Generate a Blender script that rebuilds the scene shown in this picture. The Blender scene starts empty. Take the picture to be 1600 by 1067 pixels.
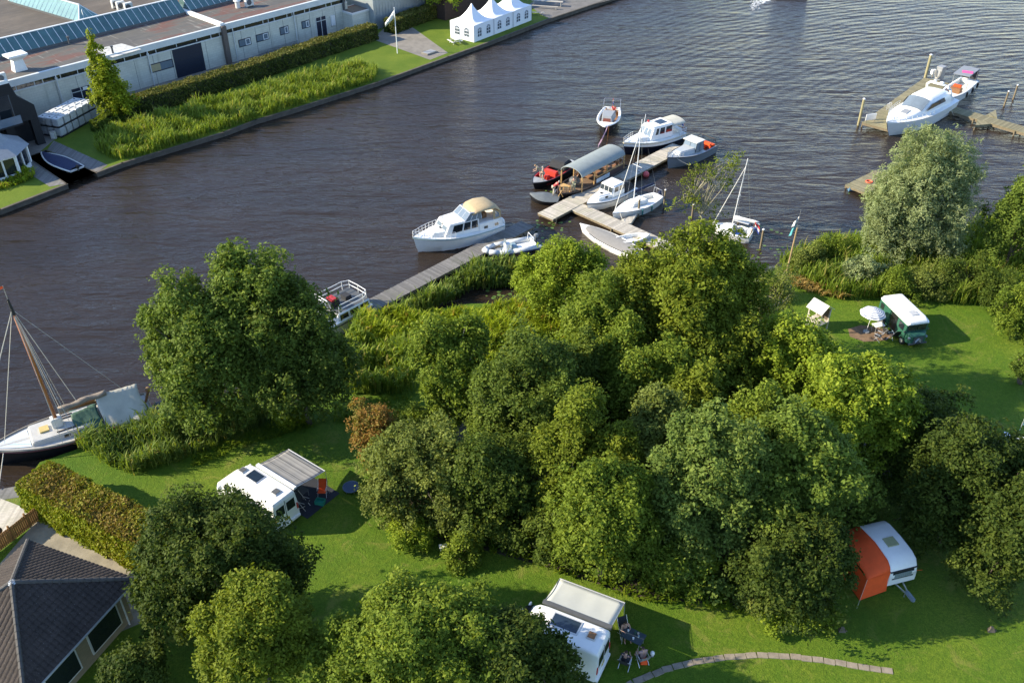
import bpy, bmesh, math, random
import numpy as np
from mathutils import Vector, Matrix
R = math.radians
sc = bpy.context.scene
# ---------------------------------------------------------------- camera, sky, sun, exposure
CAMH, PITCH, FPX = 44.0, 35.5, 1450.0
cd = bpy.data.cameras.new('Camera'); cam = bpy.data.objects.new('Camera', cd)
sc.collection.objects.link(cam); sc.camera = cam
cd.sensor_width = 36; cd.sensor_fit = 'HORIZONTAL'; cd.lens = FPX/1600*36; cd.clip_end = 6000
cam.location = (0, 0, CAMH); cam.rotation_euler = (R(90-PITCH), 0, 0)
SUN_EL, SUN_AZ = 28.0, 182.0           # degrees; azimuth counted from +X (the sun stands to the left)
w = bpy.data.worlds.new('World'); sc.world = w; w.use_nodes = True
nt = w.node_tree; bg = nt.nodes['Background']; sky = nt.nodes.new('ShaderNodeTexSky')
sky.sky_type = 'NISHITA'; sky.sun_disc = False; sky.sun_elevation = R(SUN_EL); sky.sun_rotation = R(90-SUN_AZ)
sky.air_density = 1.0; sky.dust_density = .1; sky.ozone_density = 1.8
# unseen clouds and a blue tint added to the sky for the river's sheen
tcw = nt.nodes.new('ShaderNodeTexCoord'); mpc = nt.nodes.new('ShaderNodeMapping'); mpc.inputs['Scale'].default_value = (1.0,1.0,2.6); nzc = nt.nodes.new('ShaderNodeTexNoise'); nzc.inputs['Scale'].default_value = 2.1; nzc.inputs['Detail'].default_value = 6
nt.links.new(tcw.outputs['Generated'], mpc.inputs[0]); nt.links.new(mpc.outputs[0], nzc.inputs['Vector'])
rmc = nt.nodes.new('ShaderNodeValToRGB'); rmc.color_ramp.elements[0].position = .46; rmc.color_ramp.elements[1].position = .78; rmc.color_ramp.elements[1].color = (.55,.55,.55,1); nt.links.new(nzc.outputs[0], rmc.inputs[0])
mxc = nt.nodes.new('ShaderNodeMix'); mxc.data_type = 'RGBA'; mxc.inputs[7].default_value = (4.6,5.3,6.9,1); nt.links.new(rmc.outputs[0], mxc.inputs[0]); nt.links.new(sky.outputs[0], mxc.inputs[6]); mxt = nt.nodes.new('ShaderNodeMix'); mxt.data_type = 'RGBA'; mxt.blend_type = 'MULTIPLY'; mxt.inputs[0].default_value = 1; mxt.inputs[7].default_value = (.88,.97,1.10,1); nt.links.new(mxc.outputs[2], mxt.inputs[6]); nt.links.new(mxt.outputs[2], bg.inputs[0])
bg.inputs[1].default_value = 0.14
sd = bpy.data.lights.new('Sun', 'SUN'); sun = bpy.data.objects.new('Sun', sd); sc.collection.objects.link(sun)
sd.energy = 5.0; sd.angle = R(0.5); sd.color = (1.0, 0.88, 0.66)
sv = Vector((math.cos(R(SUN_AZ))*math.cos(R(SUN_EL)), math.sin(R(SUN_AZ))*math.cos(R(SUN_EL)), math.sin(R(SUN_EL))))
sun.rotation_euler = sv.to_track_quat('Z', 'Y').to_euler()
sc.view_settings.view_transform = 'Standard'; sc.view_settings.look = 'None'
sc.view_settings.exposure = 1.0; sc.view_settings.gamma = 1
sc.cycles.caustics_reflective = False; sc.cycles.caustics_refractive = False; sc.cycles.max_bounces = 6; sc.cycles.transparent_max_bounces = 6

# ---------------------------------------------------------------- helpers
TH = R(PITCH)
def ray(px, py):
    x, y = px-800, py-533.5
    return Vector((x, FPX*math.cos(TH)-y*math.sin(TH), -FPX*math.sin(TH)-y*math.cos(TH)))
def G(px, py, z=0.0):                    # the point at height z that the survey picture shows at px, py
    d = ray(px, py); t = (z-CAMH)/d.z
    return Vector((d.x*t, d.y*t, z))
def W(px, py, p0, ang):                  # point on the vertical plane through p0 with heading ang -> (u, z)
    d = ray(px, py); n = Vector((-math.sin(ang), math.cos(ang), 0))
    t = n.dot(Vector((p0[0], p0[1], 0)))/n.dot(d); p = Vector((0, 0, CAMH))+d*t
    return (p.x-p0[0])*math.cos(ang)+(p.y-p0[1])*math.sin(ang), p.z

class MB:
    def __init__(s): s.v = []; s.f = []
    def add(s, vs, fs):
        o = len(s.v); s.v += [tuple(a) for a in vs]; s.f += [tuple(i+o for i in f) for f in fs]; return s
    def bx(s, x0, x1, y0, y1, z0, z1):
        return s.add([(x0,y0,z0),(x1,y0,z0),(x1,y1,z0),(x0,y1,z0),(x0,y0,z1),(x1,y0,z1),(x1,y1,z1),(x0,y1,z1)],
                     [(3,2,1,0),(4,5,6,7),(0,1,5,4),(1,2,6,5),(2,3,7,6),(3,0,4,7)])
    def box(s, c, d, rz=0, ry=0, rx=0):
        m = Matrix.Rotation(rz,3,'Z') @ Matrix.Rotation(ry,3,'Y') @ Matrix.Rotation(rx,3,'X'); c = Vector(c)
        vs = [c + m @ Vector((a*d[0]/2, b*d[1]/2, e*d[2]/2)) for e in (-1,1) for a, b in ((-1,-1),(1,-1),(1,1),(-1,1))]
        return s.add(vs, [(3,2,1,0),(4,5,6,7),(0,1,5,4),(1,2,6,5),(2,3,7,6),(3,0,4,7)])
    def frust(s, bot, top, cap=True):        # closed polygon to closed polygon, same count, ccw from above
        n = len(bot); fs = [(i,(i+1)%n,n+(i+1)%n,n+i) for i in range(n)]
        if cap: fs += [tuple(range(n))[::-1], tuple(range(n,2*n))]
        return s.add(list(bot)+list(top), fs)
    def prism(s, poly, z0, z1): return s.frust([(p[0],p[1],z0) for p in poly], [(p[0],p[1],z1) for p in poly])
    def loft(s, rings, closed=True, cap=True):
        n = len(rings[0]); vs = [p for r in rings for p in r]; fs = []
        for k in range(len(rings)-1):
            for i in range(n if closed else n-1):
                j = (i+1)%n; fs.append((k*n+i, k*n+j, (k+1)*n+j, (k+1)*n+i))
        if cap and closed: fs += [tuple(range(n))[::-1], tuple(range((len(rings)-1)*n, len(rings)*n))]
        return s.add(vs, fs)
    def tube(s, p0, p1, r0, r1=None, n=6, cap=True):
        r1 = r0 if r1 is None else r1; p0 = Vector(p0); p1 = Vector(p1); d = (p1-p0)
        if d.length < 1e-6: return s
        q = d.to_track_quat('Z','Y').to_matrix()
        rg = [[p + q @ Vector((math.cos(a)*r, math.sin(a)*r, 0)) for a in [2*math.pi*i/n for i in range(n)]] for p, r in ((p0,r0),(p1,r1))]
        return s.loft(rg, cap=cap)
    def path(s, pts, r, n=5):
        for a, b in zip(pts[:-1], pts[1:]): s.tube(a, b, r, n=n)
        return s
    def ell(s, c, r, nu=10, nv=6):
        if not hasattr(r, '__len__'): r = (r,r,r)
        rg = []
        for k in range(nv+1):
            t = math.pi*(k/nv)*0.98+0.03; rg.append([(c[0]+r[0]*math.sin(t)*math.cos(2*math.pi*i/nu), c[1]+r[1]*math.sin(t)*math.sin(2*math.pi*i/nu), c[2]-r[2]*math.cos(t)) for i in range(nu)])
        return s.loft(rg)
    def quad(s, *p): return s.add(p, [tuple(range(len(p)))])
    def panel(s, q, u0, u1, v0, v1, th=0.03, off=0.004):   # slab proud of the quad q = (bl, br, tr, tl), seen from outside
        q = [Vector(a) for a in q]
        def at(u, v): return (q[0]*(1-u)+q[1]*u)*(1-v)+(q[3]*(1-u)+q[2]*u)*v
        c = [at(u0,v0), at(u1,v0), at(u1,v1), at(u0,v1)]
        n = (c[1]-c[0]).cross(c[3]-c[0]).normalized()
        a = [p-n*0.02 for p in c]; b = [p+n*(off+th) for p in c]
        return s.add(a+b, [(3,2,1,0),(4,5,6,7),(0,1,5,4),(1,2,6,5),(2,3,7,6),(3,0,4,7)])
    def build(s, name, mat, parent=None, loc=None, rz=None, smooth=False, bevel=0, seg=2):
        me = bpy.data.meshes.new(name); me.from_pydata(s.v, [], s.f)
        bm = bmesh.new(); bm.from_mesh(me); bmesh.ops.recalc_face_normals(bm, faces=bm.faces)
        if bevel: 
            bmesh.ops.remove_doubles(bm, verts=bm.verts, dist=1e-4)
            bmesh.ops.bevel(bm, geom=list(bm.edges), offset=bevel, segments=seg, affect='EDGES', clamp_overlap=True)
        bm.to_mesh(me); bm.free()
        if smooth: me.polygons.foreach_set('use_smooth', [True]*len(me.polygons)); 
        if smooth == 2: me.set_sharp_from_angle(angle=R(40))
        me.materials.append(mat)
        o = bpy.data.objects.new(name, me); sc.collection.objects.link(o)
        if parent is not None: o.parent = parent
        if loc is not None: o.location = loc
        if rz is not None: o.rotation_euler.z = rz
        return o

def tag(o, label=None, cat=None, group=None, kind=None):
    if label: o['label'] = label
    if cat: o['category'] = cat
    if group: o['group'] = group
    if kind: o['kind'] = kind
    return o
def thing(name, label, cat, loc=(0,0,0), rz=0, group=None):
    o = bpy.data.objects.new(name, None); sc.collection.objects.link(o); o.location = loc; o.rotation_euler.z = rz
    o.empty_display_size = 0.3
    return tag(o, label, cat, group)
def kids(o): return [c for c in bpy.data.objects if c.parent == o]
def copy_tree(o, loc=None, rz=None, label=None, parent=None):
    c = o.copy(); sc.collection.objects.link(c); c.parent = parent
    for ch in kids(o): copy_tree(ch, parent=c)
    if loc is not None: c.location = loc
    if rz is not None: c.rotation_euler.z = rz
    if label: c['label'] = label
    return c

# ---------------------------------------------------------------- materials
MC = {}
def mat(name, col, rough=0.6, metal=0.0, var=0.12, scale=3.0, bump=0.0, bscale=30.0, spec=0.5, trans=0.0, emit=0):
    if name in MC: return MC[name]
    m = bpy.data.materials.new(name); m.use_nodes = True; n = m.node_tree; p = n.nodes['Principled BSDF']; L = n.links.new
    p.inputs['Roughness'].default_value = rough; p.inputs['Metallic'].default_value = metal
    p.inputs['Specular IOR Level'].default_value = spec
    if var:
        tc = n.nodes.new('ShaderNodeTexCoord'); nz = n.nodes.new('ShaderNodeTexNoise'); nz.inputs['Scale'].default_value = scale
        nz.inputs['Detail'].default_value = 6; nz.inputs['Roughness'].default_value = 0.65
        L(tc.outputs['Object'], nz.inputs['Vector'])
        cr = n.nodes.new('ShaderNodeValToRGB'); cr.color_ramp.elements[0].position = .3; cr.color_ramp.elements[1].position = .7
        cr.color_ramp.elements[0].color = [c*(1-var) for c in col[:3]]+[1]; cr.color_ramp.elements[1].color = [min(1,c*(1+var*.7)) for c in col[:3]]+[1]
        L(nz.outputs[0], cr.inputs[0]); L(cr.outputs[0], p.inputs['Base Color'])
    else: p.inputs['Base Color'].default_value = list(col[:3])+[1]
    if bump:
        tc2 = n.nodes.new('ShaderNodeTexCoord'); b = n.nodes.new('ShaderNodeBump'); nb = n.nodes.new('ShaderNodeTexNoise'); nb.inputs['Scale'].default_value = bscale
        L(tc2.outputs['Object'], nb.inputs['Vector']); L(nb.outputs[0], b.inputs['Height']); b.inputs['Strength'].default_value = bump; b.inputs['Distance'].default_value = 0.03
        L(b.outputs[0], p.inputs['Normal'])
    if trans: p.inputs['Transmission Weight'].default_value = trans
    MC[name] = m; return m

class NB:                                  # small node-graph writer
    def __init__(s, name):
        s.m = bpy.data.materials.new(name); s.m.use_nodes = True; s.n = s.m.node_tree; s.p = s.n.nodes['Principled BSDF']; MC[name] = s.m
        s.tc = s.n.nodes.new('ShaderNodeTexCoord')
    def N(s, t, **k):
        x = s.n.nodes.new('ShaderNode'+t)
        for a, b in k.items(): setattr(x, a, b)
        return x
    def L(s, a, b): s.n.links.new(a, b)
    def noise(s, scale, detail=4, rough=.6, vec=None, dist=0):
        x = s.N('TexNoise'); x.inputs['Scale'].default_value = scale; x.inputs['Detail'].default_value = detail; x.inputs['Roughness'].default_value = rough
        x.inputs['Distortion'].default_value = dist
        s.L(vec or s.tc.outputs['Object'], x.inputs['Vector']); return x.outputs[0]
    def mapv(s, scale=(1,1,1), rot=(0,0,0), loc=(0,0,0)):
        x = s.N('Mapping'); x.inputs['Scale'].default_value = scale; x.inputs['Rotation'].default_value = rot; x.inputs['Location'].default_value = loc
        s.L(s.tc.outputs['Object'], x.inputs['Vector']); return x.outputs[0]
    def ramp(s, fac, stops):
        x = s.N('ValToRGB'); e = x.color_ramp.elements
        while len(e) < len(stops): e.new(.5)
        for i, (p, c) in enumerate(stops): e[i].position = p; e[i].color = (list(c)+[1])[:4] if hasattr(c,'__len__') else (c,c,c,1)
        s.L(fac, x.inputs[0]); return x.outputs[0]
    def mix(s, fac, a, b, mode='MIX'):
        x = s.N('Mix', data_type='RGBA', blend_type=mode)
        if hasattr(fac,'node'): s.L(fac, x.inputs[0])
        else: x.inputs[0].default_value = fac
        for v, i in ((a,6),(b,7)):
            if hasattr(v,'node'): s.L(v, x.inputs[i])
            else: x.inputs[i].default_value = list(v)+[1]
        return x.outputs[2]
    def math(s, op, a, b=0.5):
        x = s.N('Math', operation=op)
        for v, i in ((a,0),(b,1)):
            if hasattr(v,'node'): s.L(v, x.inputs[i])
            else: x.inputs[i].default_value = v
        return x.outputs[0]
    def bump(s, h, st=.3, d=.05, prev=None):
        x = s.N('Bump'); x.inputs['Strength'].default_value = st; x.inputs['Distance'].default_value = d; s.L(h, x.inputs['Height'])
        if prev: s.L(prev, x.inputs['Normal'])
        return x.outputs[0]
    def done(s, col=None, rough=None, normal=None):
        if col is not None:
            if hasattr(col,'node'): s.L(col, s.p.inputs['Base Color'])
            else: s.p.inputs['Base Color'].default_value = list(col)+[1]
        if rough is not None:
            if hasattr(rough,'node'): s.L(rough, s.p.inputs['Roughness'])
            else: s.p.inputs['Roughness'].default_value = rough
        if normal: s.L(normal, s.p.inputs['Normal'])
        return s.m

white = mat('white_gelcoat', (.84,.84,.81), .25, var=.05, scale=2)
offwhite = mat('offwhite_paint', (.66,.65,.60), .45, var=.10)
whitemet = mat('white_metal', (.72,.73,.74), .35, var=.03)
steel = mat('steel', (.62,.63,.65), .3, .8, var=.05)
alu = mat('aluminium', (.70,.71,.73), .35, .5, var=.05)
glass = mat('dark_glass', (.015,.02,.025), .06, var=0, spec=.9)
glassl = mat('pale_glass', (.16,.20,.24), .08, var=.1, spec=.9)
black = mat('black_rubber', (.018,.018,.02), .6, var=.2)
dark = mat('dark_fabric', (.03,.032,.038), .85, var=.25, scale=5)
navy = mat('navy_fabric', (.018,.028,.075), .8, var=.3, scale=4, bump=.4, bscale=6)
navyh = mat('navy_hull', (.012,.014,.026), .3, var=.1)
blackh = mat('black_hull', (.014,.014,.016), .35, var=.15)
greyh = mat('grey_hull', (.22,.24,.26), .4, var=.08)
grey = mat('grey_paint', (.30,.31,.32), .5, var=.1)
greydk = mat('dark_grey', (.09,.095,.10), .6, var=.15)
tan = mat('tan_canvas', (.46,.35,.20), .8, var=.12, bump=.3, bscale=5)
cream = mat('cream_canvas', (.50,.48,.40), .85, var=.12, scale=1.5, bump=.5, bscale=3)
greent = mat('green_tarp', (.045,.11,.075), .7, var=.2, bump=.6, bscale=3)
redp = mat('red_paint', (.45,.03,.03), .45, var=.15)
pink = mat('pink_cloth', (.75,.10,.30), .8, var=.1)
orange = mat('orange_cloth', (.86,.10,.015), .75, var=.10, scale=2, bump=.2, bscale=4)
bluec = mat('blue_cloth', (.02,.09,.42), .7, var=.2)
teak = mat('teak', (.28,.14,.06), .55, var=.25, scale=8)
varn = mat('varnished_spar', (.36,.13,.035), .3, var=.2, scale=6)
wood = mat('weathered_wood', (.30,.25,.17), .85, var=.3, scale=6, bump=.4)
timber = mat('fresh_timber', (.55,.34,.13), .7, var=.2, scale=5)
rope = mat('rope', (.55,.52,.44), .9, var=.1)
skin = mat('skin', (.56,.33,.23), .55, var=.05)
hairb = mat('brown_hair', (.05,.03,.018), .8, var=.2)
bark = mat('bark', (.13,.10,.075), .9, var=.35, scale=8, bump=.6, bscale=12)
barkl = mat('pale_bark', (.36,.33,.22), .9, var=.25, scale=8, bump=.5, bscale=12)
# ---------------------------------------------------------------- foliage
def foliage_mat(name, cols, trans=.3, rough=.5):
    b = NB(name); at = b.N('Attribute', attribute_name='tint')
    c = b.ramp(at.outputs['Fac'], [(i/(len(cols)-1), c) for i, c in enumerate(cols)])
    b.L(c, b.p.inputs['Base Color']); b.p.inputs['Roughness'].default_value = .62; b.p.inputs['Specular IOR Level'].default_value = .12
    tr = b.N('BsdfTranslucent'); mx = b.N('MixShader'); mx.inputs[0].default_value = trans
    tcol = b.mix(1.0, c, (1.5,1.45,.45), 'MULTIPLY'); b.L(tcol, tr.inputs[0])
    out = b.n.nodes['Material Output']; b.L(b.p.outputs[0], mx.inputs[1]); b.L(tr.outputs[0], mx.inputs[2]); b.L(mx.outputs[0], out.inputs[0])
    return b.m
FM = {
 'ash':    foliage_mat('ash_leaves', [(0.058,0.088,0.014),(0.117,0.172,0.026),(0.212,0.270,0.042)]),
 'dark':   foliage_mat('dark_leaves', [(0.037,0.060,0.011),(0.081,0.122,0.018),(0.164,0.206,0.030)]),
 'deep':   foliage_mat('deep_green_shaded_leaves', [(0.025,0.045,0.008),(0.054,0.083,0.013),(0.111,0.141,0.021)]),  # deep green leaves; shade of the far right trees is put into them
 'olive':  foliage_mat('olive_leaves', [(0.066,0.089,0.008),(0.133,0.173,0.016),(0.233,0.268,0.026)]),
 'bright': foliage_mat('bright_leaves', [(0.086,0.130,0.011),(0.187,0.256,0.021),(0.322,0.381,0.041)]),
 'mid':    foliage_mat('mid_leaves', [(0.060,0.094,0.011),(0.128,0.182,0.019),(0.231,0.281,0.032)]),
 'bluish': foliage_mat('bluish_leaves', [(0.056,0.090,0.020),(0.121,0.176,0.035),(0.223,0.275,0.058)]),
 'greyg':  foliage_mat('grey_green_leaves', [(0.070,0.092,0.021),(0.140,0.175,0.035),(0.242,0.275,0.059)]),
 'willow': foliage_mat('willow_leaves', [(.130,.165,.070),(.245,.295,.130),(.410,.455,.225)]),
 'rust':   foliage_mat('rusty_leaves', [(0.117,0.110,0.022),(0.257,0.132,0.032),(0.163,0.176,0.036),(0.350,0.110,0.028)]),
 'gold':   foliage_mat('golden_green_leaves', [(0.095,0.130,0.008),(0.201,0.250,0.013),(0.350,0.390,0.026)]),
 'thuja':  foliage_mat('thuja_leaves', [(0.212,0.146,0.036),(0.223,0.218,0.026),(0.212,0.241,0.016),(0.159,0.202,0.011)], .2),
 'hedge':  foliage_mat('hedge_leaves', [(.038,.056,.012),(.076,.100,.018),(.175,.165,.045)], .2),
 'reed':   foliage_mat('reed_blades', [(0.064,0.110,0.013),(0.133,0.200,0.024),(0.239,0.300,0.048),(0.339,0.310,0.088)], .35),
 'reedb':  foliage_mat('blue_reed_blades', [(0.053,0.090,0.021),(0.111,0.170,0.034),(0.201,0.260,0.056),(0.297,0.280,0.080)], .35),
 'herb':   foliage_mat('willowherb', [(0.095,0.145,0.011),(0.191,0.260,0.016),(0.318,0.375,0.026),(0.382,0.290,0.048)], .35),
 'straw':  foliage_mat('dry_grass', [(0.254,0.180,0.056),(0.360,0.250,0.080),(0.191,0.190,0.040)], .3),
 'grassb': foliage_mat('grass_blades', [(0.064,0.105,0.008),(0.117,0.175,0.011),(0.201,0.250,0.019)], .35),
}
def quads_obj(name, V, tint, m, parent=None, nper=4):
    """V: (n, nper, 3) array of polygons"""
    n = len(V); me = bpy.data.meshes.new(name)
    me.vertices.add(n*nper); me.vertices.foreach_set('co', V.reshape(-1).astype(np.float32))
    me.loops.add(n*nper); me.loops.foreach_set('vertex_index', np.arange(n*nper, dtype=np.int32))
    me.polygons.add(n); me.polygons.foreach_set('loop_start', np.arange(0, n*nper, nper, dtype=np.int32))
    try: me.polygons.foreach_set('loop_total', np.full(n, nper, dtype=np.int32))
    except Exception: pass
    a = me.attributes.new('tint', 'FLOAT', 'FACE'); a.data.foreach_set('value', np.clip(tint,0,1).astype(np.float32))
    me.update(calc_edges=True); me.materials.append(m)
    o = bpy.data.objects.new(name, me); sc.collection.objects.link(o)
    if parent is not None: o.parent = parent
    return o
def unit(v): return v/np.maximum(np.linalg.norm(v, axis=-1, keepdims=True), 1e-9)
def leaf_quads(P, Nrm, size, rg, aspect=.55, mess=.8):
    n = len(P); N_ = unit(Nrm + mess*rg.normal(size=(n,3))); A = unit(np.cross(N_, rg.normal(size=(n,3)))); B = np.cross(N_, A)
    s = (size*rg.uniform(.6,1.35,n))[:,None]; a = A*s; b = B*s*aspect
    dr = N_*s*.18
    return np.stack([P-a, P+b-dr*0, P+a-dr, P-b], 1)
def lobe_points(lobes, rg, n, clump=.30, seedc=1.0, up=.35, spray=11, sp_r=.20):
    """leaves in small sprays, sprays on irregular boughs, boughs over the shells of a crown's lobes"""
    vol = np.array([(l[3]*l[4]+l[3]*l[5]+l[4]*l[5]) for l in lobes]); vol = vol/vol.sum()
    Ps, Ns, Ts, CC = [], [], [], []
    for l, f in zip(lobes, vol):
        c = np.array(l[:3]); r = np.array(l[3:6]); rm = r.mean()
        K = max(8, int(seedc*9.5*rm**1.3)); d = unit(rg.normal(size=(K,3))); d[:,2] = np.where(d[:,2] < -.5, -d[:,2], d[:,2])
        cc = d*r*rg.uniform(.5,1.16,K)[:,None]; zr = np.clip(cc[:,2]/r[2],0,1.2); cc[:,:2] *= (1-.40*zr)[:,None]; cc[:,2] *= 1+.16*(zr>0); cc = c+cc; cr = rm*clump*rg.uniform(.55,1.75,K)
        # bumpy outline and rising side shoots keep the crown from closing to a ball
        bmp = 1+.22*np.sin(d[:,0]*4.1+l[0]*3+d[:,2]*3)*np.cos(d[:,1]*3.7+l[2]*2); cc = c+(cc-c)*bmp[:,None]
        st = rg.uniform(.65,1.3,(K,3)); st[:,2] *= 1.25
        ns = max(3, int(4.2*rm)); ds = unit(rg.normal(size=(ns,3))+np.array([0,0,.55])); ds[:,2] = np.abs(ds[:,2])*np.where(rg.uniform(size=ns)<.75,1,-.3)
        sdir = unit(ds*.75+np.array([0,0,.75])); b0 = c+ds*r*rg.uniform(.75,.98,ns)[:,None]; ln = rm*rg.uniform(.28,.62,ns)
        for q in (0,.34,.67,1.0):
            cc = np.concatenate([cc, b0+sdir*(ln*q)[:,None]+rg.normal(size=(ns,3))*.06]); cr = np.concatenate([cr, rm*clump*(.62-.34*q)*rg.uniform(.8,1.2,ns)]); st = np.concatenate([st, np.tile([.85,.85,1.25],(ns,1))]); d = np.concatenate([d, ds])
        K = len(cc); tk = rg.uniform(0,1,K)
        m = max(4, int(n*f*.9/spray)); k = rg.choice(K, m, p=(cr**2)/(cr**2).sum())
        dd = unit(rg.normal(size=(m,3))+d[k]*.9+np.array([0,0,up]))
        wob = 1+.28*np.sin(dd[:,0]*5+k)*np.sin(dd[:,1]*6+k*2)+.14*rg.normal(size=m)
        rr = cr[k]*np.where(rg.uniform(size=m)<.72, wob, rg.uniform(.2,.85,m)*wob)
        S = cc[k] + dd*rr[:,None]*st[k]
        S = np.repeat(S, spray, 0); kk = np.repeat(k, spray); dd = np.repeat(dd, spray, 0); M = len(S)
        off = rg.normal(size=(M,3))*sp_r*rg.uniform(.6,1.2,M)[:,None]; off -= dd*((off*dd).sum(1)*.55)[:,None]; off[:,2] -= .35*np.abs(off[:,2])*0+.25*(off**2).sum(1)/sp_r*.3
        P = S+off; tone = np.repeat(rg.normal(size=m), spray)
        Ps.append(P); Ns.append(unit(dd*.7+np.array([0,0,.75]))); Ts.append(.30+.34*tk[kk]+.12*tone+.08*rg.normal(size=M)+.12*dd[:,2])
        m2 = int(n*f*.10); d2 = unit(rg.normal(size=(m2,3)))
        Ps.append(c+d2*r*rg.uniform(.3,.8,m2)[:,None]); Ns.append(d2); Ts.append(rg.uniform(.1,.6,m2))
        CC.append((cc, cr))
    return np.concatenate(Ps), np.concatenate(Ns), np.concatenate(Ts), CC
def tree(name, label, base, lobes, kind, n=14000, leaf=.13, seed=0, clump=.30, trunk_r=.22, group=None, aspect=.55, mess=.5, bk=None, limbs=22, dens=1.0, cat='tree', droop=0, lname='crown', rust=0):
    """lobes: (dx, dy, z, rx, ry, rz) relative to the base"""
    rg = np.random.default_rng(seed+11); t = thing(name, label, cat, base, 0, group)
    P, N_, T, CC = lobe_points(lobes, rg, n, clump, dens)
    if droop: N_ = N_ + np.array([0,0,-droop])
    keep = P[:,2] > .15; P, N_, T = P[keep], N_[keep], T[keep]
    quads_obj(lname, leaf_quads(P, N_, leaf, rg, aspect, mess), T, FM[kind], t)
    top = max(l[2] for l in lobes); m = MB(); bk = bk or bark
    cz = lobes[0][2]; pts = [(0,0,-.2)]
    for i in range(1,5): pts.append((lobes[0][0]*(i/4)**1.5+rg.normal()*.1, lobes[0][1]*(i/4)**1.5+rg.normal()*.1, (cz+lobes[0][5]*.5)*i/4))
    for i in range(4): m.tube(pts[i], pts[i+1], trunk_r*(1-.2*i), trunk_r*(.8-.2*i), 8)
    for (cc, cr), l in zip(CC, lobes):
        idx = rg.permutation(len(cc))[:max(3, limbs//len(lobes))]
        for j in idx:
            q = cc[j]; s = np.array(pts[int(rg.integers(1,4))]); mid = s*.45+q*.55+rg.normal(size=3)*.25+np.array([0,0,.25]); r0 = trunk_r*.33
            m.tube(s, mid, r0, r0*.6, 5, False); m.tube(mid, q, r0*.6, r0*.15, 5, False)
    m.build('trunk', bk, t, smooth=True)
    return t
def crown_at(px, py, zc, gz=.5):      # ground point under the crown centre seen at px, py when that centre is zc above the ground
    p = G(px, py, zc+gz); p.z = gz; return p
def blades(name, label, cat, pts, h, kind, seed, wd=.035, lean=.25, kindtag='stuff', perstalk=3, parent=None, tb=0.0):
    """reeds: pts (n,3) ground points; each a stalk with a few arching leaves"""
    rg = np.random.default_rng(seed); n = len(pts); pts = np.repeat(pts, perstalk, 0); m = len(pts)
    p0 = pts[::perstalk]; patch = .78+.30*np.sin(p0[:,0]*.9+1.7*np.sin(p0[:,1]*.6))*np.sin(p0[:,1]*1.1+p0[:,0]*.35); hs = np.repeat(h*rg.uniform(.6,1.25,n)*patch*1.12, perstalk)
    z0 = rg.uniform(0,.55,m)*hs; ln = hs*rg.uniform(.4,.65,m)
    az = rg.uniform(0,2*np.pi,m); dv = np.stack([np.cos(az), np.sin(az), np.zeros(m)],1); sv_ = np.stack([-np.sin(az), np.cos(az), np.zeros(m)],1)
    le = rg.uniform(.4,1.3,m)*lean; w0 = wd*rg.uniform(.7,1.4,m)
    P0 = pts + np.stack([rg.normal(size=m)*.04, rg.normal(size=m)*.04, z0],1)
    P1 = P0 + dv*(ln*le*.35)[:,None] + np.array([0,0,1])*(ln*.6)[:,None]
    P2 = P0 + dv*(ln*le*1.5)[:,None] + np.array([0,0,1])*(ln*(1-.35*le))[:,None]
    W0 = sv_*w0[:,None]
    A = np.stack([P0-W0*.6, P0+W0*.6, P1+W0, P1-W0],1); B = np.stack([P1-W0, P1+W0, P2+W0*.12, P2-W0*.12],1)
    t = np.repeat(rg.uniform(.1,.75,n)*.6+.35*(patch-.5), perstalk) + .25*rg.uniform(size=m)+tb
    t = np.where(np.repeat(rg.uniform(size=n)<.05,perstalk), 1, t*.85)
    o = quads_obj(name, np.concatenate([A,B]), np.concatenate([t,t+.06]), FM[kind], parent)
    if label: tag(o, label, cat, kind=kindtag)
    return o
def in_poly(P, poly):
    x, y = P[:,0], P[:,1]; ins = np.zeros(len(P), bool); n = len(poly)
    for i in range(n):
        x0,y0 = poly[i][0],poly[i][1]; x1,y1 = poly[(i+1)%n][0],poly[(i+1)%n][1]
        c = ((y0>y)!=(y1>y)) & (x < (x1-x0)*(y-y0)/(y1-y0+1e-12)+x0); ins ^= c
    return ins
def scatter(poly, dens, seed, z=0.5, clump=True):
    rg = np.random.default_rng(seed); a = np.array([(p[0],p[1]) for p in poly]); lo, hi = a.min(0), a.max(0)
    n = int((hi-lo).prod()*dens); P = np.column_stack([rg.uniform(lo[0],hi[0],n), rg.uniform(lo[1],hi[1],n), np.full(n,z)])
    P = P[in_poly(P, a)]
    if clump:
        f = .5+.5*np.sin(P[:,0]*1.1+2*np.sin(P[:,1]*.7))*np.sin(P[:,1]*1.3+1.5*np.sin(P[:,0]*.9)); P = P[rg.uniform(size=len(P)) < .45+.55*f]
    return P
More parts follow.
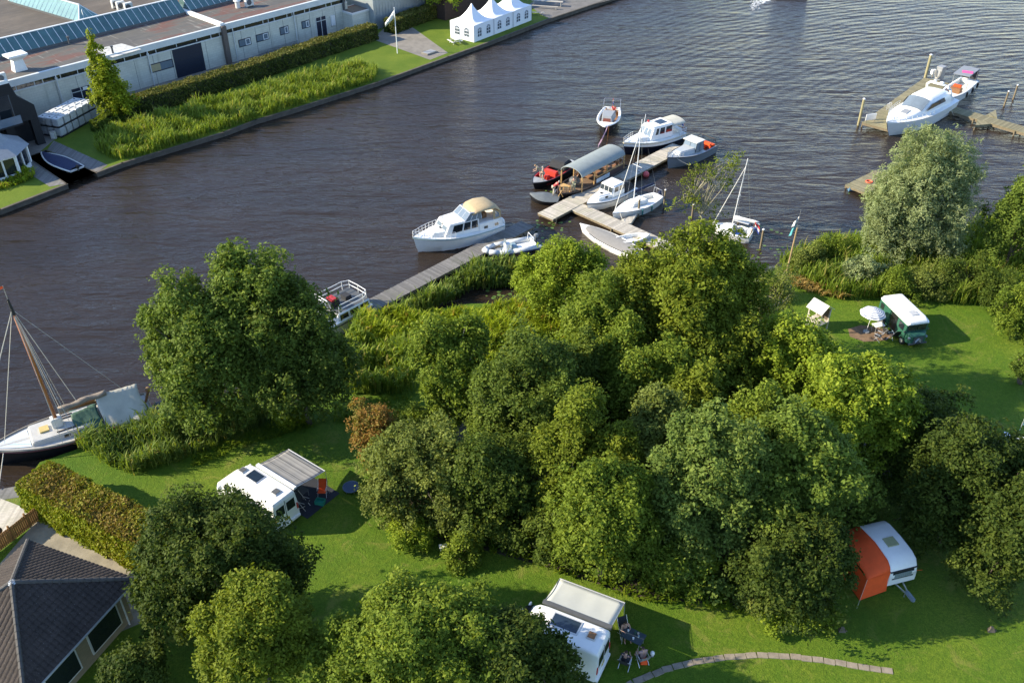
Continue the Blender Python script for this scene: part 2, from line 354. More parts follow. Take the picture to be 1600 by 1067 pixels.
def hedge(name, label, line, width, h, kind, seed, n, leaf, core, z=.9, cat='hedge', lump=.12, taper=.12):
    """line: 2D polyline (centre); leaves on the clipped faces over a solid twiggy core"""
    rg = np.random.default_rng(seed); t = thing(name, label, cat, (line[0][0], line[0][1], z))
    o0 = np.array([line[0][0], line[0][1]]); L_ = [np.array([p[0],p[1]])-o0 for p in line]
    seg = [np.linalg.norm(b-a) for a, b in zip(L_[:-1], L_[1:])]; tot = sum(seg); Ps, Ns = [], []
    m = MB(); wi = width/2-.12
    dirs = [unit(b-a) for a, b in zip(L_[:-1], L_[1:])]
    rings = []
    for i, p in enumerate(L_):
        d = unit(dirs[max(0,i-1)]+dirs[min(len(dirs)-1,i)]); nn = np.array([-d[1], d[0]])
        e = d*(.12 if i == 0 else -.12 if i == len(L_)-1 else 0)
        q = p+e; rings.append([(q[0]+nn[0]*s, q[1]+nn[1]*s, zz) for s, zz in ((-wi,0),(wi,0),(wi*(1-taper),h-.14),(-wi*(1-taper),h-.14))])
    m.loft(rings); m.build('branches', core, t)
    for k, (a, b, s) in enumerate(zip(L_[:-1], L_[1:], seg)):
        d = dirs[k]; nn = np.array([-d[1], d[0]]); q = int(n*s/tot)
        u = rg.uniform(0,s,q); area = width+2*h; f = rg.uniform(0, area, q)
        side = np.where(f < width, 0, np.where(f < width+h, 1, -1))
        v = np.where(side==0, f-width/2, side*width/2); zz = np.where(side==0, h, (f-width)%h)
        v = v*(1-taper*zz/h)
        lp = lump*(np.sin(u*1.7+zz*2+seed)*np.sin(u*.63+zz*3+v)) + .06*rg.normal(size=q)
        v = np.where(side==0, v, v+side*lp); zz = np.where(side==0, zz+lp, zz)
        xy = a+d*u[:,None]+nn*v[:,None]
        Ps.append(np.column_stack([xy, zz])); Ns.append(np.where((side==0)[:,None], np.array([0,0,1.]), np.column_stack([nn[0]*side, nn[1]*side, np.full(q,.25)])))
    for e, s_ in ((0,-1),(-1,1)):
        d = dirs[e]*s_; nn = np.array([-d[1], d[0]]); q = int(n*width/(tot+width)/1.5); v = rg.uniform(-width/2,width/2,q); zz = rg.uniform(0,h,q)
        xy = L_[e]+nn*v[:,None]*(1-taper*zz/h)[:,None]+d*(.08*rg.normal(size=q))[:,None]
        Ps.append(np.column_stack([xy, zz])); Ns.append(np.tile(np.array([d[0],d[1],.2]),(q,1)))
    P = np.concatenate(Ps); N_ = np.concatenate(Ns)
    T = .55 + .2*np.sin(P[:,0]*1.3+P[:,1]*.8)*np.sin(P[:,1]*1.1) + .22*rg.normal(size=len(P))
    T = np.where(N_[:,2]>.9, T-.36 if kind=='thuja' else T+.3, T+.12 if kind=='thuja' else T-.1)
    quads_obj('foliage', leaf_quads(P, N_, leaf, rg, .5, .9), T, FM[kind], t)
    return t
# ---------------------------------------------------------------- water, land
b = NB('river_water')
geo = b.N('NewGeometry'); pos = geo.outputs['Position']
def wmap(sc_, rot=0):
    x = b.N('Mapping'); x.inputs['Scale'].default_value = sc_; x.inputs['Rotation'].default_value = (0,0,rot); b.L(pos, x.inputs['Vector']); return x.outputs[0]
n1 = b.noise(1, 3, .5, wmap((.30,.95,1), R(-14)), .9)
n2 = b.noise(1, 4, .6, wmap((1.1,3.0,1), R(8)), .8)
n3 = b.noise(1, 3, .6, wmap((.035,.085,1), R(20)), 0)
n5 = b.noise(1, 2, .5, wmap((.10,.32,1), R(-20)), .5)
n4 = b.noise(1, 2, .5, wmap((5,9,1), R(-5)), .3)
# rings of a passing wake, running out from the far right
wv = b.N('TexWave', wave_type='RINGS', rings_direction='SPHERICAL'); wv.inputs['Scale'].default_value = .21; wv.inputs['Distortion'].default_value = 9; wv.inputs['Detail'].default_value = 2; wv.inputs['Detail Scale'].default_value = .35
mpw = b.N('Mapping'); mpw.inputs['Location'].default_value = (-95,-60,0); mpw.inputs['Scale'].default_value = (1,1,1); b.L(pos, mpw.inputs['Vector']); b.L(mpw.outputs[0], wv.inputs['Vector'])
sep = b.N('SeparateXYZ'); b.L(pos, sep.inputs[0])
mk = b.N('MapRange'); mk.inputs[1].default_value = 85; mk.inputs[2].default_value = 135; mk.inputs[3].default_value = .0; mk.inputs[4].default_value = 1.0; b.L(sep.outputs[1], mk.inputs[0])
mk2 = b.N('MapRange'); mk2.inputs[1].default_value = 0; mk2.inputs[2].default_value = 25; mk2.inputs[3].default_value = .15; mk2.inputs[4].default_value = 1.0; b.L(sep.outputs[0], mk2.inputs[0])
wk = b.math('MULTIPLY', b.math('MULTIPLY', wv.outputs[1], mk.outputs[0]), mk2.outputs[0])
amp = b.ramp(n3, [(.3,.35),(.7,1.0)])
h1 = b.math('MULTIPLY', n1, amp)
h = b.math('ADD', b.math('MULTIPLY', h1, 1.0), b.math('MULTIPLY', n2, .30)); h = b.math('ADD', h, b.math('MULTIPLY', n5, 1.6))
h = b.math('ADD', h, b.math('MULTIPLY', wk, .24)); h = b.math('ADD', h, b.math('MULTIPLY', n4, .05))
nrm = b.bump(h, 1.0, .23)
b.p.inputs['IOR'].default_value = 1.33; b.p.inputs['Specular IOR Level'].default_value = .48
water = b.done(b.ramp(n3, [(.3,(.024,.0172,.0120)),(.7,(.035,.0250,.0175))]), .07, nrm)
tag(MB().quad((-2500,-300,0),(2500,-300,0),(2500,4000,0),(-2500,4000,0)).build('river', water), kind='structure')

b = NB('lawn_grass'); geo = b.N('NewGeometry'); pos = geo.outputs['Position']
a1 = b.noise(.16, 4, .6, pos); a2 = b.noise(1.3, 5, .65, pos); a3 = b.noise(5, 5, .75, pos); a4 = b.noise(17, 3, .7, pos)
c = b.ramp(a1, [(.30,(.066,.145,.009)),(.50,(.108,.195,.011)),(.70,(.200,.260,.022))])
c = b.mix(b.ramp(a2,[(.35,.0),(.75,.55)]), c, (.185,.235,.022)); c = b.mix(b.ramp(a3,[(.34,.75),(.58,0)]), c, (.062,.130,.006))
c = b.mix(b.ramp(a4,[(.38,.65),(.58,0)]), c, (.042,.088,.004))
w5 = b.noise(.45, 5, .75, pos, .8); c = b.mix(b.ramp(w5,[(.55,0),(.70,.55)]), c, (.260,.240,.060)); w6 = b.noise(.9, 5, .7, pos, 1.2); c = b.mix(b.ramp(w6,[(.28,.45),(.42,0)]), c, (.056,.135,.010)); lawn = b.done(c, .8, b.bump(b.math('ADD', a4, b.math('MULTIPLY', a3, 1.6)), .9, .07)); b.p.inputs['Specular IOR Level'].default_value = .2
b = NB('far_lawn'); geo = b.N('NewGeometry'); pos = geo.outputs['Position']
a1 = b.noise(.25, 4, .6, pos); a3 = b.noise(6, 4, .7, pos)
c = b.ramp(a1, [(.3,(.075,.130,.010)),(.7,(.150,.195,.020))]); c = b.mix(b.ramp(a3,[(.3,.5),(.55,0)]), c, (.055,.100,.008))
farlawn = b.done(c, .85, b.bump(a3, .8, .06)); b.p.inputs['Specular IOR Level'].default_value = .2
soil = mat('leafy_soil', (.055,.045,.026), .95, var=.5, scale=2.2, bump=.8, bscale=8)
sandp = mat('sandy_paving', (.27,.235,.17), .9, var=.28, scale=1.1, bump=.3, bscale=6)
concr = mat('old_concrete', (.22,.20,.17), .9, var=.25, scale=.8, bump=.3, bscale=5)
def land(name, pts, z, m, skirt=1.2):
    mb = MB(); n = len(pts); vs = [(p[0],p[1],z) for p in pts]+[(p[0],p[1],z-skirt) for p in pts]
    mb.add(vs, [tuple(range(n))]+[(i,(i+1)%n,n+(i+1)%n,n+i) for i in range(n)])
    me = bpy.data.meshes.new(name); bm = bmesh.new(); V_ = [bm.verts.new(v) for v in mb.v]
    for f in mb.f: bm.faces.new([V_[i] for i in f])
    bmesh.ops.triangulate(bm, faces=[bm.faces[:][0]]); bmesh.ops.recalc_face_normals(bm, faces=bm.faces); bm.to_mesh(me); bm.free(); me.materials.append(m)
    o = bpy.data.objects.new(name, me); sc.collection.objects.link(o); return tag(o, kind='structure')
ZL = .5
shore_px = [(-700,1000),(-150,812),(0,778),(35,760),(62,722),(125,700),(205,668),(260,640),(340,626),(440,645),(500,612),(538,560),(560,512),(650,488),(735,474),(822,474),(850,446),(950,424),(1050,412),(1150,402),(1186,428),(1216,420),(1240,395),(1292,380),(1335,372),(1400,380),(1500,368),(1565,330),(1640,300),(2000,250)]
shore = [G(x,y,ZL) for x, y in shore_px]
land('lawn', [(p.x,p.y) for p in shore]+[(150,20),(150,-40),(-60,-40),(-60,30)], ZL, lawn)
ZF = .5
quay_px = [(-400,440),(0,328),(104,288),(42,246),(72,235),(151,270),(191,255),(350,207),(400,188),(455,172),(590,129),(700,89),(767,65),(855,31),(949,0),(1080,-42)]
quay = [G(x,y,ZF) for x, y in quay_px]
land('far_bank', [(p.x,p.y) for p in quay]+[(150,420),(600,900),(-600,900),(-600,60)][::1], ZF, farlawn)
# quay wall: cap and face following the shoreline, with the notch of the boat slip
capm = mat('quay_timber', (.10,.085,.066), .9, var=.35, scale=1.5, bump=.5, bscale=8)
qw = thing('quay_wall', 'dark weathered quay wall edging the far bank above the river', 'quay wall', (0,0,0))
def wall_run(pts, wd, z0, z1, inset=0):
    m = MB()
    for a, c_ in zip(pts[:-1], pts[1:]):
        d = (c_-a); L_ = math.hypot(d.x,d.y); an = math.atan2(d.y,d.x); mid = (a+c_)/2
        m.box((mid.x-math.sin(an)*inset, mid.y+math.cos(an)*inset, (z0+z1)/2), (L_+wd*.6, wd, z1-z0), an)
    return m
wall_run(quay[:3]+[], .16, -.8, ZF-.02, -.03).build('sheeting', capm, qw); wall_run(quay[5:], .16, -.8, ZF-.02, -.03).build('sheeting', capm, qw)
wall_run(quay[:3], .30, ZF-.05, ZF+.05).build('coping', capm, qw); wall_run(quay[5:], .30, ZF-.05, ZF+.05).build('coping', capm, qw)
wall_run(quay[2:6], .14, -.8, ZF+.05, 0).build('slip_lining', capm, qw)
# concrete and plank areas of the far bank
def sheet(name, pxs, z, m, gz=None):
    p = [G(x,y,z if gz is None else gz) for x,y in pxs]; mb = MB().quad(*[(q.x,q.y,z) for q in p]); return tag(mb.build(name, m), kind='structure')
sheet('forecourt', [(-200,270),(40,246),(62,238),(100,205),(235,150),(357,106),(560,50),(600,30),(560,20),(60,170),(-200,240)], ZF+.004, concr)
sheet('path', [(583,62),(598,46),(640,40),(700,83),(672,94)], ZF+.012, concr)
sheet('terrace', [(826,8),(850,-8),(1000,-30),(955,0),(905,14),(858,29),(846,24)], ZF+.008, mat('grey_terrace',(.16,.15,.14),.9,var=.25,scale=1))
# deck boards
def boards_mat(name, col, w_=.15, var=.35, axis='X'):
    b = NB(name); s = b.N('SeparateXYZ'); b.L(b.tc.outputs['Object'], s.inputs[0])
    fl = b.math('FLOOR', b.math('DIVIDE', s.outputs[axis], w_)); wn = b.N('TexWhiteNoise', noise_dimensions='1D'); b.L(fl, wn.inputs['W'])
    nz = b.noise(3, 5, .7, b.mapv((3,1,1) if axis=='Y' else (1,3,1)))
    c1 = b.ramp(wn.outputs[0], [(0,[c*(1-var) for c in col]),(1,[c*(1+var*.6) for c in col])])
    c2 = b.mix(b.ramp(nz,[(.35,.6),(.65,0)]), c1, [c*.55 for c in col]); c2 = b.mix(b.ramp(b.noise(.7,3),[(.5,0),(.72,.45)]), c2, [c*.5 for c in (col[0],col[1]*1.1,col[2]*.8)])
    return b.done(c2, .85, b.bump(nz, .4, .01))
bd_grey = boards_mat('grey_boards', (.20,.19,.18)); bd_pale = boards_mat('pale_boards', (.50,.45,.35)); bd_olive = boards_mat('mossy_boards', (.27,.24,.14)); bd_silver = boards_mat('silver_boards', (.34,.32,.27))
bd_white = boards_mat('bleached_boards', (.55,.50,.42))
pile_m = mat('pile_wood', (.20,.16,.10), .9, var=.35, scale=5, bump=.5, bscale=10)
def jetty(label, p0, p1, wd, z, m, piles=True, side=pile_m, gap=.012, pw=.14, beam=.22, group=None, cat='jetty', pile_step=4.0, up=.0):
    d = p1-p0; L_ = math.hypot(d.x,d.y); an = math.atan2(d.y,d.x)
    t = thing('jetty', label, cat, (p0.x,p0.y,0), an, group); rr = random.Random(int(L_*100))
    mb = MB(); x = 0
    while x < L_-.05:
        dz = rr.uniform(-.006,.006); mb.bx(x, x+pw-gap, -wd/2+rr.uniform(-.02,.02), wd/2+rr.uniform(-.02,.02), z-.05+dz, z+dz); x += pw
    mb.build('deck', m, t)
    fr = MB(); 
    for s in (-1,1): fr.bx(0, L_, s*(wd/2-.06)-.05, s*(wd/2-.06)+.05, z-.05-beam, z-.058)
    for k in range(int(L_/1.5)+1): fr.bx(min(k*1.5,L_-.1), min(k*1.5,L_-.1)+.08, -wd/2+.12, wd/2-.12, z-.05-beam*.8, z-.06)
    fr.build('frame', side, t)
    if piles:
        k = .4
        while k < L_:
            for s in (-1,1): MB().tube((k, s*(wd/2+.06), -1.2),(k, s*(wd/2+.06), z-.07+up), .10, .095, 8).build('pile', pile_m, t)
            k += pile_step
    return t
def post(label, px, py, h, r=.13, m=None, z=0, group='mooring posts in the water', cap=True, lean=0, name='mooring_post'):
    p = G(px,py,z); t = thing(name, label, 'post', p, 0, group)
    MB().tube((0,0,-1.5),(lean,0,h), r, r*.92, 10).build('shaft', m or pile_m, t)
    if cap: MB().tube((lean,0,h),(lean,0,h+.10), r*1.05, r*.5, 10).build('cap', white, t)
    return t
# far left: boat slip decks
sheet('dock_deck', [(84,220),(168,258),(152,270),(74,234)], ZF+.012, bd_grey)
sheet('dock_deck', [(0,256),(28,246),(43,246),(104,287),(78,292),(40,268)], ZF+.016, bd_grey)
# ---------------------------------------------------------------- factory along the far bank
fp0 = G(68,183,ZF); fp1 = G(547,45,ZF); fang = math.atan2(fp1.y-fp0.y, fp1.x-fp0.x)
def FW(px, py): return W(px, py, fp0, fang)
uB = FW(357,99)[0]; uE = FW(543,45)[0]
zE = FW(220,76)[1]                       # eave height
zE = max(5.5, min(7.5, zE))
wallc = NB('pale_block_wall'); bk_ = wallc.N('TexBrick'); bk_.inputs['Scale'].default_value = 1; bk_.inputs['Color1'].default_value=(.62,.62,.54,1); bk_.inputs['Color2'].default_value=(.56,.56,.49,1); bk_.inputs['Mortar'].default_value=(.45,.45,.40,1)
bk_.inputs['Mortar Size'].default_value=.012; bk_.inputs['Brick Width'].default_value=.6; bk_.inputs['Row Height'].default_value=.3
cx = wallc.N('CombineXYZ'); s_ = wallc.N('SeparateXYZ'); wallc.L(wallc.tc.outputs['Object'], s_.inputs[0]); wallc.L(s_.outputs[0], cx.inputs[0]); wallc.L(s_.outputs[2], cx.inputs[1]); wallc.L(cx.outputs[0], bk_.inputs['Vector'])
st_ = wallc.noise(1,4,.6,wallc.mapv((1.4,1.4,.12))); cc_ = wallc.mix(wallc.ramp(wallc.noise(.5,5,.7),[(.4,0),(.7,.35)]), bk_.outputs[0], (.42,.42,.34)); cc_ = wallc.mix(wallc.ramp(st_,[(.55,0),(.72,.5)]), cc_, (.36,.36,.30)); wallc = wallc.done(cc_, .85)
b = NB('bitumen_roof'); 
a1 = b.noise(.10,5,.65,b.mapv((1,2.2,1))); a2 = b.noise(.9,6,.7); a3 = b.noise(1,4,.7,b.mapv((.25,5,1)))
c = b.ramp(a1,[(.32,(.065,.055,.045)),(.52,(.108,.086,.064)),(.70,(.150,.120,.088))]); c = b.mix(b.ramp(a2,[(.3,.5),(.6,0)]), c, (.07,.058,.048)); c = b.mix(b.ramp(a3,[(.58,0),(.70,.5)]), c, (.27,.24,.20))
roofb = b.done(c, .85, b.bump(a2,.3,.04))
b = NB('patched_roof'); a1 = b.noise(.22,4,.6,b.mapv((.5,2,1))); a2 = b.noise(1.1,6,.7); a3 = b.noise(1,3,.6,b.mapv((2.4,.2,1)))
c = b.ramp(a1,[(.36,(.085,.080,.076)),(.50,(.115,.108,.092)),(.60,(.150,.065,.048)),(.72,(.11,.090,.075))]); c = b.mix(b.ramp(a3,[(.60,0),(.68,.55)]), c, (.34,.32,.28)); c = b.mix(b.ramp(a2,[(.3,.4),(.6,0)]), c, (.07,.065,.06))
roofp = b.done(c, .8, b.bump(a2,.3,.04))
fascia = mat('grey_white_fascia', (.62,.64,.63), .5, var=.1, scale=.6)
tealg = mat('teal_roof_glass', (.075,.150,.150), .12, var=.25, scale=.5, spec=.8)
def factory(name, label, u0, u1, depth, zc, seg_windows, strips=None, roofm=roofp, front=0):
    t = thing(name, label, 'factory', (fp0.x,fp0.y,ZF), fang); H = zc-ZF
    m = MB(); m.bx(u0, u1, front, depth, -.3, H-1.15); m.bx(u0, u1, front+.3, depth, H-1.15, H-.02); m.build('wall', wallc, t)
    MB().bx(u0, u1, front+.02, depth, H, H+.12).build('roof', roofm, t)
    MB().bx(u0-.05, u1+.05, front-.14, front+.28, H-.55, H+.24).build('fascia', fascia, t)
    MB().bx(u0, u1, front-.06, front+.06, H-1.22, H-1.08).build('ledge', fascia, t)
    x = u0+.2; rr = random.Random(5); 
    while x < u1-.6:
        wdt = min(rr.choice([.9,2.2,3.0,1.0]), u1-.2-x)
        MB().bx(x, x+wdt-.09, front+.06, front+.2, H-1.08, H-.55).build('clerestory_window', glass, t)
        MB().bx(x+wdt-.09, x+wdt, front+.02, front+.24, H-1.08, H-.55).build('mullion', fascia, t); x += wdt
    return t, H
fa, HA = factory('factory', 'long pale factory hall with clerestory strip, navy loading door and patchy flat roof', -40, uB-.35, 11.6, zE, None)
fb, HB = factory('factory', 'pale office wing with small white windows beyond the navy loading door', uB+.35, uE+.4, 11.6, zE+.1, None)
navyd = mat('navy_door', (.008,.014,.035), .5, var=.15); 
def wwin(px0,py0,px1,py1, parent, frame=whitemet, pane=glassl, split=.55, name='window', dkframe=True):
    (ua,za),(ub,zb) = FW(px0,py0), FW(px1,py1); za -= ZF; zb -= ZF
    f = MB(); 
    for (a,b_,c_,d_) in ((ua,ub,za,za+.1),(ua,ub,zb-.1,zb),(ua,ua+.1,za+.1,zb-.1),(ub-.1,ub,za+.1,zb-.1)): f.bx(a,b_,-.05,.02,c_,d_)
    f = f.build(name, navyd if dkframe else frame, parent)
    MB().bx(ua+.1,ub-.1,-.02,.01,za+.1,zb-.1).build('pane', pane, f)
    if split: MB().bx(ua+(ub-ua)*split, ua+(ub-ua)*split+.10, -.07,-.021,za+.1,zb-.1).bx(ub-.22,ub-.11,-.07,-.021,za+.1,zb-.1).bx(ua+(ub-ua)*split+.10,ub-.22,-.07,-.021,za+.1,za+.2).bx(ua+(ub-ua)*split+.10,ub-.22,-.07,-.021,zb-.2,zb-.1).build('sash', whitemet, f)
    return f
for a in ((374,75,391,58),(401,67,419,50),(438,56,450,40),(472,46,483,31)): wwin(*a, fb)
w_ = wwin(236,115,269,92, fa, split=.0); (ua,za),(ub,zb) = FW(236,115), FW(269,92)
MB().bx(ua+.12, ua+(ub-ua)*.45, -.05,-.021, za-ZF+.12, zb-ZF-.12).build('shutter', mat('tan_board',(.40,.34,.20),.8), w_)
def navy_door(px0,py0,px1,py1,par, name='door', z1=None):
    (ua,za),(ub,zb) = FW(px0,py0), FW(px1,py1); zb = (z1 or zb-ZF)
    d = MB().bx(ua,ub,-.05,.02,.02,zb); d = d.build(name, navyd, par); n_ = int((zb)/.55)
    g_ = MB()
    for k in range(1,n_): g_.bx(ua+.05,ub-.05,-.06,-.051,k*.55,k*.55+.02)
    g_.build('rail', black, d); return ua,ub,zb,d
navy_door(277,120,313,64, fa, 'loading_door')
ua,ub,zb,d = navy_door(118,166,139,133, fa); MB().bx(ua-.08,ua,-.07,.02,0,zb).bx(ub,ub+.08,-.07,.02,0,zb).bx((ua+ub)/2-.05,(ua+ub)/2+.05,-.08,-.062,0,zb).bx(ua,ub,-.08,-.062,zb*.8,zb*.8+.08).build('door_frame', fascia, d)
MB().bx(ua+(ub-ua)*.62,ua+(ub-ua)*.88,-.085,-.062,zb*.83,zb*.98).build('notice', white, d)
ua,ub,zb,d = navy_door(496,53,508,25, fb); MB().bx(ua-.08,ua,-.07,.02,0,zb).bx(ub,ub+.08,-.07,.02,0,zb).bx((ua+ub)/2-.05,(ua+ub)/2+.05,-.08,-.062,0,zb).bx(ua,ub,-.08,-.062,zb*.8,zb*.8+.08).build('door_frame', fascia, d)
ux,uz = FW(520,38); MB().bx(ux-.35,ux+.35,-.25,.0,1.2,2.6).build('meter_box', whitemet, fb)
for px in (86,233): 
    u = FW(px, 120 if px<200 else 100)[0]; MB().tube((u,-.16,0),(u,-.16,HA-.5),.08,n=8).box((u,-.16,HA-.9),(.25,.2,.3)).build('drainpipe', fascia, fa)
for px,py in ((463,60),(368,80)): u = FW(px,py)[0]; MB().tube((u,-.16,0),(u,-.16,HB-.5),.07,n=8).build('drainpipe', fascia, fb)
u = FW(538,30)[0]; MB().bx(u-.12,u+.12,-.35,-.02,0,HB+.1).build('drainpipe', greydk, fb)
for k in range(1,10):
    u = uB-.35-k*2.6; MB().bx(u-.02,u+.02,-.012,.0,0,HA-1.22).build('wall_joint', greydk, fa)
for k in range(1,9):
    u = uB+.35+k*(uE-uB)/9; MB().bx(u-.02,u+.02,-.012,.0,0,HB-1.22).build('wall_joint', greydk, fb)
pr = MB().bx(uB-.33,uB+.33,-.5,.0,0,HA+.2).build('pier', mat('brown_pier',(.13,.105,.09),.8), fa)
cwt = MB().bx(uB-.30,uB+.30,-.1,14,HA+.125,HA+.55).bx(uB-.33,uB+.33,14,14.6,HA+.1,HA+2.2).build('parapet', white, fa)
# long skylight ridge behind the front strip of roof
def RFz(px, py, z): p = G(px,py,z); d = p-fp0; return d.x*math.cos(fang)+d.y*math.sin(fang), -d.x*math.sin(fang)+d.y*math.cos(fang)
sl_v = RFz(240,36,zE+.1)[1]; 
def ridge_light(u0,u1,par,H, label=None):
    sk = MB(); sk.frust([(u0,sl_v,H+.1),(u1,sl_v,H+.1),(u1,sl_v+3.4,H+.1),(u0,sl_v+3.4,H+.1)],[(u0,sl_v+.02,H+.45),(u1,sl_v+.02,H+.45),(u1,sl_v+3.4,H+.45),(u0,sl_v+3.4,H+.45)])
    s0 = sk.build('skylight', greydk, par)
    MB().frust([(u0,sl_v+.05,H+.45),(u1,sl_v+.05,H+.45),(u1,sl_v+3.35,H+.45),(u0,sl_v+3.35,H+.45)],[(u0,sl_v+1.9,H+2.0),(u1,sl_v+1.9,H+2.0),(u1,sl_v+2.05,H+2.0),(u0,sl_v+2.05,H+2.0)]).build('skylight_glass', tealg, s0)
    br = MB(); x = u0
    while x <= u1+.01: br.tube((x,sl_v,H+.47),(x,sl_v+1.95,H+2.03),.05,n=4); x += 1.0
    br.bx(u0,u1,sl_v+1.8,sl_v+2.15,H+1.98,H+2.08); br.build('glazing_bar', fascia, s0)
ridge_light(-40, uB-.4, fa, HA); ridge_light(uB+.4, uE, fb, HB)
# the big roof beyond the ridge
back = thing('factory', 'broad brown factory roof with teal hip skylight behind the front hall', 'factory', (fp0.x,fp0.y,ZF), fang)
MB().bx(-60, uB-.3, 11.7, 70, -.3, HA+.1).build('wall', wallc, back); MB().bx(-60.1, uB-.3, 11.66, 70, HA+.14, HA+.3).build('roof', roofb, back)
back2 = thing('factory', 'grey factory roof behind the office wing in the top left', 'factory', (fp0.x,fp0.y,ZF), fang)
MB().bx(uB-.25, uE, 11.7, 70, -.3, HB+.1).build('wall', wallc, back2); MB().bx(uB-.28, uE+.1, 11.66, 70, HB+.14, HB+.28).build('roof', roofp, back2)
ha = HA+.3
A_,B_,C_ = RFz(14,5,zE+.3), RFz(125,38,zE+.3), RFz(158,30,zE+.3)
du = (B_[0]-A_[0], B_[1]-A_[1]); Ls = math.hypot(*du); sa = math.atan2(du[1],du[0]); wv_ = math.hypot(C_[0]-B_[0],C_[1]-B_[1]); 
sk = MB().bx(0,Ls,0,wv_,0,.3).build('skylight', greydk, back, (A_[0],A_[1],ha), sa)
MB().frust([(0,0,.3),(Ls,0,.3),(Ls,wv_,.3),(0,wv_,.3)],[(1.7,wv_/2-.05,1.9),(Ls-1.7,wv_/2-.05,1.9),(Ls-1.7,wv_/2+.05,1.9),(1.7,wv_/2+.05,1.9)]).build('skylight_glass', mat('pale_teal_glass',(.20,.33,.32),.15,var=.2,scale=.5), sk)
br = MB(); x = 1.0
while x < Ls-.9:
    br.tube((x,0,.32),(max(1.7,min(x,Ls-1.7)),wv_/2,1.93),.04,n=4); x += 1.0
br.tube((0,0,.32),(1.7,wv_/2,1.93),.07,n=4).tube((Ls,0,.32),(Ls-1.7,wv_/2,1.93),.09,n=4).tube((Ls,wv_,.32),(Ls-1.7,wv_/2,1.93),.09,n=4).bx(1.7,Ls-1.7,wv_/2-.12,wv_/2+.12,1.9,2.0)
for k in range(1,4): br.tube((Ls,wv_*k/4,.32),(Ls-1.7*(1-abs(k-2)/2)-.01,wv_*(.5+(k-2)*.1),1.5 if k!=2 else 1.9),.04,n=4)
br.build('glazing_bar', fascia, sk)
# roof furniture (things on the roof)
def on_roof(px, py, z=None): return G(px, py, z or zE+.12)
vt = thing('roof_vent', 'large white flared ventilation cowl on the left of the factory roof', 'roof vent', on_roof(31,110), fang)
MB().frust([(-.75,-.55,0),(.75,-.55,0),(.75,.55,0),(-.75,.55,0)],[(-.55,-.45,1.3),(.55,-.45,1.3),(.55,.45,1.3),(-.55,.45,1.3)]).build('shaft', white, vt)
MB().frust([(-.55,-.45,1.3),(.55,-.45,1.3),(.55,.45,1.3),(-.55,.45,1.3)],[(-1.15,-.9,1.8),(1.15,-.9,1.8),(1.15,.9,1.8),(-1.15,.9,1.8)]).bx(-1.15,1.15,-.9,.9,1.802,2.0).build('cowl', white, vt)
def acunit(px,py,z,label,s=1.0):
    t = thing('air_conditioner', label, 'air conditioner', on_roof(px,py,z), fang, 'air conditioners on the factory roof')
    MB().bx(-.5*s,.5*s,-.25*s,.25*s,.15,.15+.9*s).build('casing', offwhite, t, bevel=.03)
    MB().tube((-.12*s,-.26*s,.15+.45*s),(-.12*s,-.29*s,.15+.45*s),.32*s,n=14).build('fan_grille', greydk, t)
    MB().bx(-.55*s,-.45*s,-.3,.3,0,.15).bx(.45*s,.55*s,-.3,.3,0,.15).build('foot', grey, t)
for px,py,l in ((182,13,'leftmost of three white air conditioners in a row behind the long skylight'),(190,16,'middle one of three white air conditioners in a row behind the long skylight'),(202,18,'rightmost of three white air conditioners in a row behind the long skylight')): acunit(px,py,zE+.3,l,1.15)
acunit(390,11,zE+.2,'single white air conditioner beside the round vent on the office roof',1.2)
t = thing('roof_vent', 'small round white vent with conical hood on the office roof', 'roof vent', on_roof(372,13,zE+.2)); MB().tube((0,0,0),(0,0,1.0),.35,n=12).build('shaft', offwhite, t); MB().tube((0,0,1.0),(0,0,1.4),.55,.08,12).build('hood', offwhite, t)
for px,py,l in ((109,70,'short grey vent pipe on the roof below the long skylight'),(177,85,'short black vent pipe beside the white roof patch')):
    t = thing('vent_pipe', l, 'vent pipe', on_roof(px,py)); MB().tube((0,0,0),(0,0,.9),.13,n=8).build('pipe', greydk, t); MB().tube((0,0,.9),(0,0,1.05),.2,n=8).build('cap', greydk, t)
q_ = [RFz(*a, zE+.15) for a in ((145,78),(190,68),(221,77),(176,90))]
MB().quad(*[(a,b_,HA+.13) for a,b_ in q_]).build('roof_patch', mat('white_roof_sheet',(.55,.54,.50),.7,var=.3,scale=1.5), fa)
# shed and silver clad hall at the end of the wing
sp = G(547,47,ZF); 
t = thing('transformer_shed', 'small pale flat roofed shed beside the end of the factory', 'shed', G(566,44,ZF), fang)
MB().bx(-2.6,2.9,-1.2,2.2,0,2.7).build('wall', wallc, t); MB().bx(-2.75,3.05,-1.35,2.35,2.7,2.95).build('fascia', fascia, t); MB().bx(-2.5,2.8,-1.1,2.1,2.952,2.97).build('roof', roofp, t)
MB().bx(.9,1.9,-1.24,-1.2,.1,2.2).build('door', fascia, t)
t = thing('metal_hall', 'silver grey corrugated metal hall behind the small shed', 'hall', G(632,34,ZF), fang)
m = MB(); corr = mat('corrugated_metal', (.33,.37,.38), .45, .3, var=.15, scale=.6)
x = -6.0
while x < 6: m.bx(x,x+.3,-.03,.25,0,7.5); m.bx(x+.3,x+.6,.02,.25,0,7.5); x += .6
m.bx(-6,6,.25,9,0,7.5); m.build('wall', corr, t); MB().bx(-6.2,6.2,-.2,9.2,7.5,7.8).build('roof', roofp, t)
